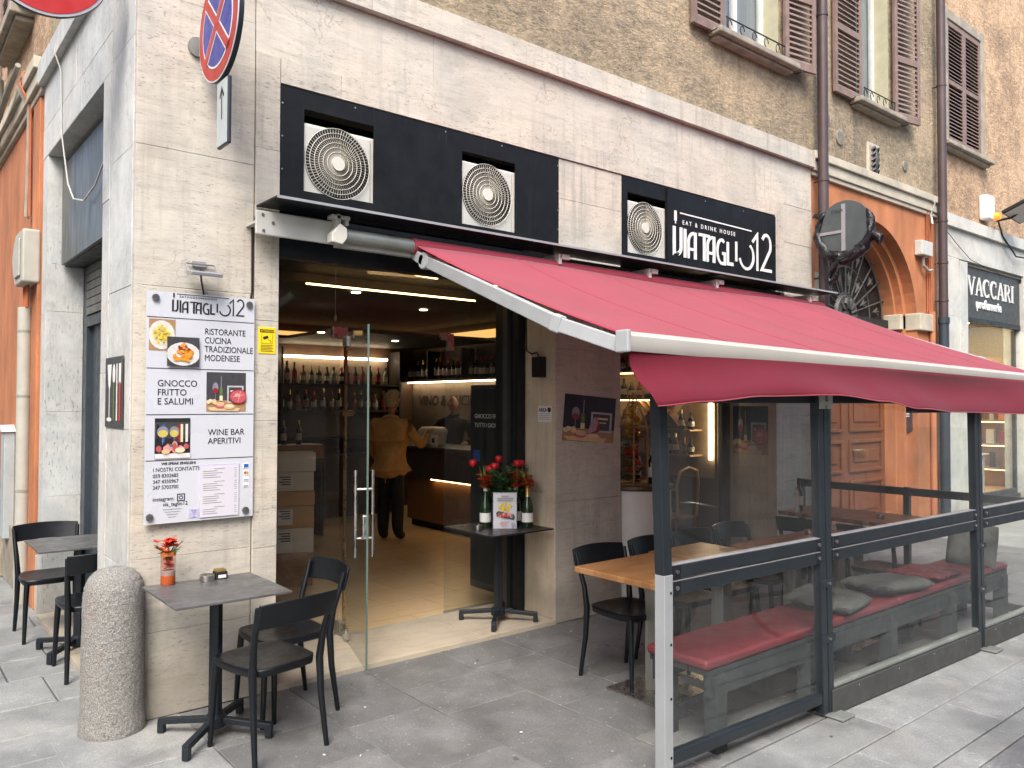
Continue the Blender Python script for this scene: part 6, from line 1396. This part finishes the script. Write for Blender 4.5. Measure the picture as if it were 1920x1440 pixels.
def flower(b_, p, r, n=7, tilt=.6, mi=0):
    for k in range(n):
        a = 6.283*k/n+rf.uniform(-.2, .2); d = Vector((math.cos(a), math.sin(a), tilt+rf.uniform(-.2, .3))); w_ = Vector((-math.sin(a), math.cos(a), 0))*r*.35; p = Vector(p)
        b_.add([p, p+d*r*.5+w_, p+d*r+Vector((0, 0, -.1*r)), p+d*r*.5-w_], [(0, 1, 2, 3)], mi)
for nm, m_, n, zr in (('yellow_flowers', 'petal_yellow', 44, (1.38, 1.70)), ('orange_flowers', 'petal_orange', 20, (1.08, 1.5)), ('red_flowers', 'petal_rust', 24, (1.03, 1.45)), ('foliage', 'leaf', 30, (1.03, 1.5))):
    b = MB()
    for k in range(n): z = rf.uniform(*zr); s_ = hw*.75*(1 if z < zt else max(.1, (za-z)/(za-zt))); flower(b, (cx+rf.uniform(-s_, s_), cy+rf.uniform(-s_, s_), z), rf.uniform(.03, .055), 8, rf.uniform(-.2, .8))
    b.build(nm, m_, ln_, kind='stuff')
bottle(4.16, .0, 1.012, .30, 'bottle_dark', 'foil_gold', 'letter_white', 'dark wine bottle standing right of the flower lantern on the cream drum'); bottle(4.20, .20, 1.012, .31, 'bottle_green', 'foil_red', 'label_cream', 'green bottle behind the flower lantern on the cream drum')

# ================================================================ things on the tables
t = thing('flower_vase', 'glass vase with orange flowers and coloured sand on the grey slate table', 'vase', (.14, -.16, .745))
c_ = (.145, -.165, .7455)
MB().lathe([(.034, 0), (.036, .004), (.036, .048)], c_, 20).build('orange_sand', 'sand_orange', t, smooth=True); MB().lathe([(.035, .0485), (.035, .072)], c_, 20).build('grey_sand', 'sand_grey', t, smooth=True)
MB().lathe([(.0365, .0), (.0375, .165), (.0365, .17)], c_, 24).build('glass', 'glass_vase', t, smooth=True); MB().lathe([(.0385, .150), (.0385, .170)], c_, 24).build('rim_band', 'sand_orange', t, smooth=True)
b = MB()
for k in range(26): flower(b, (c_[0]+rf.uniform(-.018, .018), c_[1]+rf.uniform(-.018, .018), c_[2]+rf.uniform(.08, .145)), .020, 6)
b.build('inner_petals', 'petal_pink', t, kind='stuff')
b = MB()
for k in range(34): 
    a = rf.uniform(0, 6.28); q_ = rf.uniform(0, .055); flower(b, (c_[0]+q_*math.cos(a), c_[1]+q_*math.sin(a), c_[2]+.20+rf.uniform(-.01, .035)-q_*.3), rf.uniform(.018, .03), 7, .5, k % 2)
b.build('blossom', ['petal_orange', 'f_red'], t, kind='stuff')
b = MB()
for k in range(16): a = rf.uniform(0, 6.28); b.tube([(c_[0], c_[1], c_[2]+.10), (c_[0]+.02*math.cos(a), c_[1]+.02*math.sin(a), c_[2]+.17), (c_[0]+rf.uniform(.04, .08)*math.cos(a), c_[1]+rf.uniform(.04, .08)*math.sin(a), c_[2]+rf.uniform(.17, .22))], [.003, .003, .002], 4)
b.build('stems', 'leaf', t, kind='stuff')
def ashtray(x, y, z, label, r=.034):
    b = MB(); b.lathe([(r*.95, 0), (r, .005), (r, .032), (r*.9, .034), (r*.88, .010), (0, .008)], (x, y, z), 22); tag(b.build('ashtray', 'steel', None, smooth=True), label, 'ashtray', 'round steel ashtrays')
ashtray(.330, -.215, .7455, 'round steel ashtray beside the black sachet holder on the slate table', .038)
ashtray(2.50, .27, .7455, 'round steel ashtray at the left corner of the black table in the doorway'); ashtray(4.25, -1.42, .7455, 'round steel ashtray on the middle wooden table'); ashtray(5.45, -1.36, .7455, 'round steel ashtray on the far wooden table')
t = thing('sachet_holder', 'small black sachet holder with gold tops on the slate table', 'sachet holder', (.405, -.19, .745))
b = MB(); b.box(.375, .437, -.225, -.165, .7455, .785); b.build('holder', 'black_matte', t, bevel=.003); MB().box(.386, .428, -.2262, -.2254, .753, .770).build('label', 'letter_white', t)
for k in range(5): MB().box(.381, .431, -.217+k*.011, -.2105+k*.011, .7855, .797).build('sachet', 'foil_gold', t)
# black doorway table
T0 = .7155+.03
def champagne(x, y, label, cap, capm='foil_gold'):
    t = thing('champagne_bottle', label, 'bottle', (x, y, T0), 'bottles used as flower vases on the black table')
    MB().lathe([(.040, 0), (.044, .008), (.044, .14), (.040, .175), (.020, .235), (.0155, .26), (.0155, .30)], (x, y, T0), 20).build('glass', 'bottle_green', t, smooth=True)
    MB().lathe([(.0445, .04), (.0445, .11)], (x, y, T0), 20).build('label', 'letter_white', t, smooth=True)
    if cap: MB().lathe([(.0215, .232), (.0165, .262), (.0175, .30), (.0175, .31)], (x, y, T0), 16).build('foil', capm, t, smooth=True); MB().lathe([(.0235, .212), (.0225, .228)], (x, y, T0), 16).build('neck_band', 'foil_red', t, smooth=True)
    else: MB().lathe([(.0175, .275), (.0175, .302)], (x, y, T0), 16).build('cap_ring', 'label_cream', t, smooth=True)
    b = MB()
    for k in range(30): a = rf.uniform(0, 6.28); q_ = rf.uniform(0, .05); flower(b, (x+q_*math.cos(a), y+q_*math.sin(a), T0+.345+rf.uniform(-.045, .055)), rf.uniform(.025, .05), 9, .2, k % 2)
    b.build('flower', ['petal_orange', 'petal_rust'], t, kind='stuff')
    b = MB()
    for k in range(9): a = rf.uniform(0, 6.28); b.tube([(x, y, T0+.29), (x+.015*math.cos(a), y+.015*math.sin(a), T0+.35), (x+.05*math.cos(a), y+.05*math.sin(a), T0+.42+rf.uniform(-.05, .05))], [.004, .006, .001], 4)
    b.build('stem', 'leaf_light', t, kind='stuff')
champagne(2.615, .33, 'green bottle with rust red flowers at the left of the black doorway table', False)
champagne(2.87, .13, 'gold necked champagne bottle with orange flowers at the right of the black doorway table', True)
champagne(2.85, .25, 'dark bottle with rust flowers half hidden behind the menu stand', False)
t = thing('menu_stand', 'clear upright menu stand with a food photo on the black doorway table', 'menu stand', (2.69, .15, T0))
A_ = Vector((2.605, .215, T0+.002)); U_ = Vector((.135, -.105, 0)); V_2 = Vector((.012, .014, .262)); Nm = U_.cross(V_2).normalized()
if Nm.y > 0: Nm = -Nm
b = MB(); b.prism([(-.03, -.005), (1.03, -.005), (1.03, 1.03), (-.03, 1.03)], A_-Nm*.003, U_, V_2, Nm*.002); b.build('holder', 'rim_grey', t)
picture(t, 0, 1, 0, 1, 0, blobs('f_yellow', .52, .60, .30, .10, 26, .06, 'f_ywine') + [('f_dkgrey', 'p', [(.1, .44), (.14, .34), (.9, .24), (.95, .32), (.9, .40), (.2, .50)])] + blobs('f_meat_l', .52, .37, .34, .05, 24, .045, 'f_red') +
        [('print_grey', 'r', .34, .91, .66, .935), ('print_grey', 'r', .14, .85, .90, .875), ('print_grey', 'r', .16, .79, .84, .815), ('f_meat_l', 'r', .3, .18, .7, .20), ('f_meat_l', 'r', .25, .13, .62, .15), ('f_meat_l', 'r', .35, .08, .60, .10), ('f_violet', 'e', .86, .12, .09, .055)], name='menu_sheet', base='board_white', fr=(A_, U_, V_2, Nm))
t = thing('rose_plant', 'red rose plant with dark foliage behind the menu stand', 'plant', (2.80, .36, T0))
MB().lathe([(.05, 0), (.065, .12), (.07, .125), (.055, .125)], (2.80, .36, T0), 18).build('pot', 'barrel_cream', t, smooth=True)
b = MB(); st = MB()
for k in range(30):
    a = rf.uniform(0, 6.28); e = Vector((2.80+rf.uniform(.04, .24)*math.cos(a), .36+rf.uniform(.04, .20)*math.sin(a), T0+rf.uniform(.22, .48))); s0 = Vector((2.80, .36, T0+.12)); st.tube([s0, s0.lerp(e, .5)+Vector((0, 0, .03)), e], [.004, .003, .002], 5)
    for j in range(34):
        p = s0.lerp(e, rf.uniform(.15, 1))+Vector((rf.uniform(-.04, .04), rf.uniform(-.04, .04), rf.uniform(-.03, .03))); d = Vector((rf.uniform(-1, 1), rf.uniform(-1, 1), rf.uniform(-.3, .5))).normalized(); w_ = d.cross(Z3).normalized()*.019; L_ = rf.uniform(.04, .06)
        b.add([p, p+d*L_*.5+w_, p+d*L_, p+d*L_*.5-w_], [(0, 1, 2, 3)])
st.build('stems', 'leaf', t, kind='stuff'); b.build('leaves', 'leaf', t, kind='stuff')
for x, y, z in ((2.62, .50, .475), (2.80, .40, .505), (2.95, .30, .47), (2.88, .25, .40), (2.72, .42, .43), (2.68, .30, .46), (2.84, .22, .48)):
    b = MB(); p = Vector((x, y, T0+z))
    b.lathe([(.004, -.028), (.026, -.014), (.031, .004), (.027, .022), (.016, .030)], p, 10)
    for k in range(8): a = 6.283*k/8; r_ = .026; b.add([p+Vector((.012*math.cos(a), .012*math.sin(a), -.01)), p+Vector((r_*math.cos(a-.4), r_*math.sin(a-.4), .016)), p+Vector((r_*1.15*math.cos(a), r_*1.15*math.sin(a), .008)), p+Vector((r_*math.cos(a+.4), r_*math.sin(a+.4), .016))], [(0, 1, 2, 3)])
    b.build('rose', 'rose_red', t, smooth=60)
bottle(5.35, -.68, .7455, .29, 'bottle_green', 'black_matte', 'label_cream', 'green oil bottle on the far wooden table against the wall'); 
b = MB(); b.lathe([(.022, 0), (.024, .03), (.014, .08), (.02, .13), (.012, .16), (.018, .18), (0, .20)], (5.25, -.72, .7455), 14); tag(b.build('pepper_mill', 'barrel_cream', None, smooth=True), 'pale pepper mill on the far wooden table beside the oil bottle', 'pepper mill')

# ================================================================ bicycle parked in the street, right of the camera (mirrored in the fence glass)
bk = thing('bicycle', 'black city bicycle with a pale front bag, seen mirrored in the fence glass', 'bicycle', (3.6, -3.5, 0)); B = Matrix.Translation((3.55, -3.42, 0)) @ Matrix.Rotation(R(205), 4, 'Z')
def wheel(x):
    b = MB(); b.T = B; b.tube([(x+.33*math.cos(6.283*i/28), 0, .35+.33*math.sin(6.283*i/28)) for i in range(28)], .017, 8, closed=True); w_ = b.build('wheel', 'black_matte', bk, smooth=60)
    b = MB(); b.T = B
    for i in range(16): a = 6.283*i/16; b.tube([(x, .0, .35), (x+.32*math.cos(a), 0, .35+.32*math.sin(a))], .0015, 3)
    b.build('spokes', 'steel', w_, kind='stuff'); b = MB(); b.T = B; b.tube([(x+.365*math.cos(R(a)), 0, .35+.365*math.sin(R(a))) for a in range(10, 171, 16)], .022, 6); b.build('mudguard', 'black_matte', bk, smooth=60)
wheel(-.53); wheel(.53)
b = MB(); b.T = B
for p, q_ in (((-.53, 0, .35), (-.08, 0, .30)), ((-.53, 0, .35), (-.2, 0, .78)), ((-.08, 0, .30), (-.22, 0, .86)), ((-.08, 0, .30), (.36, 0, .78)), ((-.15, 0, .6), (.35, 0, .82)), ((.53, 0, .35), (.34, 0, .92))): b.tube([p, q_], .016, 8)
b.build('frame', 'black_matte', bk, smooth=60)
b = MB(); b.T = B; b.prism([(-.14, -.07), (-.12, .07), (.0, .05), (.14, .02), (.14, -.02), (.0, -.05)], (-.24, 0, .87), X3, Y3, (0, 0, .05)); b.build('saddle', 'black_matte', bk, bevel=.015, smooth=60)
b = MB(); b.T = B; b.tube([(.18, -.28, 1.0), (.3, -.2, 1.02), (.35, 0, 1.0), (.3, .2, 1.02), (.18, .28, 1.0)], .012, 8); b.tube([(.35, 0, .9), (.35, 0, 1.0)], .014, 8); b.build('handlebar', 'steel', bk, smooth=60)
b = MB(); b.T = B; b.box(.42, .66, -.15, .15, .72, .98); b.build('front_bag', 'barrel_cream', bk, bevel=.02)
# ================================================================ people in the bar
def skin(name, pts, edges, m_, parent, sub=2, mat4=None, root=0):
    me = bpy.data.meshes.new(name); me.from_pydata([p[0] for p in pts], edges, []); me.materials.append(MATS[m_])
    o = bpy.data.objects.new(name, me); C.objects.link(o)
    md = o.modifiers.new('s', 'SKIN'); md.use_smooth_shade = True
    sv = me.skin_vertices[0].data
    for i, p in enumerate(pts): r = p[1]; sv[i].radius = r if hasattr(r, '__len__') else (r, r); sv[i].use_root = (i == root)
    d = o.modifiers.new('d', 'SUBSURF'); d.levels = sub; d.render_levels = sub
    o.parent = parent; return o
def chain(pts, edges, seq, start=None):
    prev = start
    for p, r in seq:
        pts.append((p, r)); i = len(pts)-1
        if prev is not None: edges.append((prev, i))
        prev = i
    return prev
def hand(parent, wrist, d, upv, m_='skin', s=1.0, curl=.5):
    # palm with four fingers and a thumb; d = pointing direction, upv = back of the hand
    d = Vector(d).normalized(); u = Vector(upv); side = d.cross(u).normalized(); u = side.cross(d).normalized(); W0 = Vector(wrist); P = []; E_ = []
    chain(P, E_, [(W0-d*.03, .026*s), (W0+d*.02, (.030*s, .018*s)), (W0+d*.06, (.036*s, .016*s)), (W0+d*.085, (.034*s, .014*s))])
    for k, L in enumerate((.070, .078, .073, .058)):
        b0 = W0+d*.085+side*(.030-.020*k)*s; P.append((b0, .0095*s)); i = len(P)-1; E_.append((3, i)); dd_ = d.copy(); p = b0
        for q in range(3): dd_ = (dd_-u*curl*.45).normalized(); p = p+dd_*L*(.42, .33, .25)[q]*s; P.append((p, (.0088-.0008*q)*s)); E_.append((i, len(P)-1)); i = len(P)-1
    i = 1; p = W0+d*.02+side*.03*s
    for q in range(3): P.append((p, (.013, .0115, .010)[q]*s)); E_.append((i, len(P)-1)); i = len(P)-1; p = p+(d*.8+side*(.6-.3*q)-u*.2).normalized()*.03*s
    return skin('hand', P, E_, m_, parent, 1)
def head(parent, c, fdir, rad=.095, hair='hair_fair', bald=False):
    c = Vector(c); f = Vector(fdir).normalized(); r = f.cross(Z3).normalized(); M_ = Matrix(((r.x, f.x, 0, c.x), (r.y, f.y, 0, c.y), (r.z, f.z, 1, c.z), (0, 0, 0, 1)))
    bm = bmesh.new(); bmesh.ops.create_uvsphere(bm, u_segments=28, v_segments=20, radius=1)
    for v in bm.verts:
        x, y, z = v.co; w_ = .078*(1-.22*max(0, -z)**1.3); v.co = Vector((x*w_, y*(.098 if y < 0 else .090)*(1-.12*max(0, -z)), z*.122))
        if y > 0:
            if abs(x) < .22 and -.35 < z < .18: v.co.y += .020*(1-abs(x)/.22)*(1-abs(z+.15)/.35 if z > -.5 else 0)
            if .05 < z < .32 and .2 < abs(x) < .55: v.co.y -= .008
            if abs(x) < .35 and -.62 < z < -.48: v.co.y += .005
            if z < -.75 and abs(x) < .4: v.co.y += .012
    bmesh.ops.transform(bm, matrix=M_, verts=bm.verts); o0 = origin(parent)
    for v in bm.verts: v.co -= o0
    me = bpy.data.meshes.new('head'); bm.to_mesh(me); bm.free(); me.materials.append(MATS['skin']); me.polygons.foreach_set('use_smooth', [True]*len(me.polygons)); h = bpy.data.objects.new('head', me); C.objects.link(h); h.parent = parent
    for s_ in (-1, 1):
        q = MB(); q.T = M_; q.lathe([(.0, -.011), (.009, -.006), (.011, 0), (.009, .006), (0, .011)], (s_*.030, .083, .018), 10); q.build('eye', 'letter_white', parent, smooth=True)
        q = MB(); q.T = M_; q.tube([(s_*.030, .0925, .018), (s_*.030, .0955, .018)], .0045, 8); q.build('pupil', 'print_black', parent)
        q = MB(); q.T = M_; q.lathe([(.004, -.032), (.013, -.02), (.020, .012), (.012, .03), (.0, .034)], (s_*.079, -.004, .004), 10, sx=.45, sy=1); q.build('ear', 'skin', parent, smooth=True)
        q = MB(); q.T = M_; q.tube([(s_*.016, .094, .040), (s_*.032, .091, .045), (s_*.048, .080, .040)], .004, 5); q.build('eyebrow', hair if hair != 'skin' else 'print_black', parent, smooth=True)
    q = MB(); q.T = M_; q.tube([(-.024, .083, -.060), (-.01, .090, -.058), (.01, .090, -.058), (.024, .083, -.060)], .0045, 6); q.build('mouth', 'f_meat', parent, smooth=True)
    if not bald:
        rh = random.Random(3); q = MB()
        bm = bmesh.new(); bmesh.ops.create_uvsphere(bm, u_segments=30, v_segments=22, radius=1)
        q.T = M_; V_ = {}; 
        for v in bm.verts:
            x, y, z = v.co; lo = -.55 if y < -.1 else (.05 if y < .35 else .45)
            V_[v.index] = (x*.088, y*.108, max(z, -.62)*.132+.008) if z >= lo else (x*.070, y*.085, z*.10)
        q.add([Vector(V_[i])+Vector((rh.uniform(-.003, .003), rh.uniform(-.003, .003), rh.uniform(-.003, .003))) for i in range(len(V_))], [tuple(v.index for v in f.verts) for f in bm.faces]); bm.free()
        for k in range(70):
            a = rh.uniform(0, 6.28); e = rh.uniform(-.3, 1.3); 
            if math.sin(a) > .3 and e < .6: continue
            p = Vector((.088*math.cos(a)*math.cos(e), .108*math.sin(a)*math.cos(e), .132*math.sin(e)+.008)); t_ = Vector((-math.sin(a)*.6+rh.uniform(-.5, .5), -.4, rh.uniform(-.6, .3))).normalized()
            q.tube([p-t_*.02, p+p.normalized()*.007, p+t_*.025], [.005, .009, .002], 5)
        q.build('hair', hair, parent, smooth=60)
    return h
# customer in a mustard jacket, seen from behind, right arm on the counter
mx_, my_ = 3.92, 3.95
pn = thing('person', 'man in a mustard jacket and black trousers at the bar counter, seen from behind', 'person', (mx_, my_, .03))
F = Vector((math.cos(R(38)), math.sin(R(38)), 0)); Rr_ = Vector((F.y, -F.x, 0))      # facing, his right
def L(r, f, z): p = Rr_*r+F*f; return Vector((p.x, p.y, z))
# body (legs, trunk, neck) as one surface
P = []; E_ = []
P.append((L(0, 0, .90), (.13, .10)))
for s_ in (-1, 1): chain(P, E_, [(L(s_*.075, 0, .80), .098), (L(s_*.088, .01, .48), .088), (L(s_*.095, -.01, .14), .074), (L(s_*.105, .02, .05), .058), (L(s_*.115, .14, .035), .042)], 0)
skin('legs', P, E_, 'trousers', pn)
P = []; E_ = []
P.append((L(0, -.01, 1.02), (.215, .155)))
top = chain(P, E_, [(L(0, -.01, .84), (.220, .160)), (L(0, -.01, .73), (.225, .165))], 0)
top = chain(P, E_, [(L(0, -.015, 1.18), (.195, .145)), (L(0, -.01, 1.34), (.205, .140)), (L(0, -.01, 1.46), (.130, .095)), (L(0, .0, 1.53), (.072, .066))], 0)
sh_ = len(P)-3
chain(P, E_, [(L(.20, -.01, 1.415), .078), (L(.27, .06, 1.26), .066), (L(.32, .20, 1.14), .060), (L(.30, .38, 1.20), .052), (L(.28, .50, 1.26), .046)], sh_)
chain(P, E_, [(L(-.20, -.01, 1.415), .078), (L(-.27, .0, 1.25), .066), (L(-.28, .04, 1.10), .060), (L(-.24, .16, .97), .052), (L(-.18, .26, .98), .046)], sh_)
skin('jacket', P, E_, 'jacket', pn)
P = []; E_ = []; chain(P, E_, [(L(0, .0, 1.50), .060), (L(0, .01, 1.60), .054), (L(0, .02, 1.66), .055)]); skin('neck', P, E_, 'skin', pn, 1)
hand(pn, L(.275, .53, 1.275), F*.9+Z3*.45, Vector((0, 0, 1))-F*.3); hand(pn, L(-.17, .30, .985), F, Z3)
hd = F*.9+Rr_*.45
head(pn, Vector((mx_, my_, .03))+L(.005, .03, 1.715-.03), hd)
q = MB(); q.v = []
q.T = Matrix(((Rr_.x, F.x, 0, mx_), (Rr_.y, F.y, 0, my_), (0, 0, 1, .03), (0, 0, 0, 1)))
q.box(-.003, .003, -.182, -.176, .70, .95); q.build('back_vent', 'f_orange', pn)
# barman behind the counter
bx_, by_ = 5.58, 5.0
pn2 = thing('person', 'barman in a black shirt standing behind the bar counter', 'person', (bx_, by_, .03)); F = Vector((math.cos(R(232)), math.sin(R(232)), 0)); Rr_ = Vector((F.y, -F.x, 0))
P = []; E_ = []; P.append((L(0, 0, .92), (.16, .12)))
for s_ in (-1, 1): chain(P, E_, [(L(s_*.09, 0, .86), .10), (L(s_*.10, .01, .50), .075), (L(s_*.11, -.02, .12), .055), (L(s_*.11, .10, .04), .045)], 0)
skin('legs', P, E_, 'trousers', pn2)
P = []; E_ = []; P.append((L(0, 0, 1.0), (.18, .13))); chain(P, E_, [(L(0, 0, .90), (.175, .13))], 0)
chain(P, E_, [(L(0, 0, 1.2), (.185, .13)), (L(0, .02, 1.36), (.205, .125)), (L(0, .03, 1.45), (.11, .08)), (L(0, .04, 1.51), (.065, .06))], 0); sh_ = len(P)-3
for s_ in (-1, 1): chain(P, E_, [(L(s_*.20, .02, 1.38), .070), (L(s_*.27, .06, 1.22), .058), (L(s_*.29, .16, 1.12), .052), (L(s_*.22, .30, 1.10), .042)], sh_)
skin('shirt', P, E_, 'shirt_black', pn2)
P = []; E_ = []; chain(P, E_, [(L(0, .04, 1.48), .056), (L(0, .05, 1.56), .052), (L(0, .06, 1.62), .05)]); skin('neck', P, E_, 'skin', pn2, 1)
for s_ in (-1, 1): hand(pn2, L(s_*.20, .34, 1.10), F, Z3)
head(pn2, Vector((bx_, by_, .03))+L(0, .07, 1.64), F, bald=True)
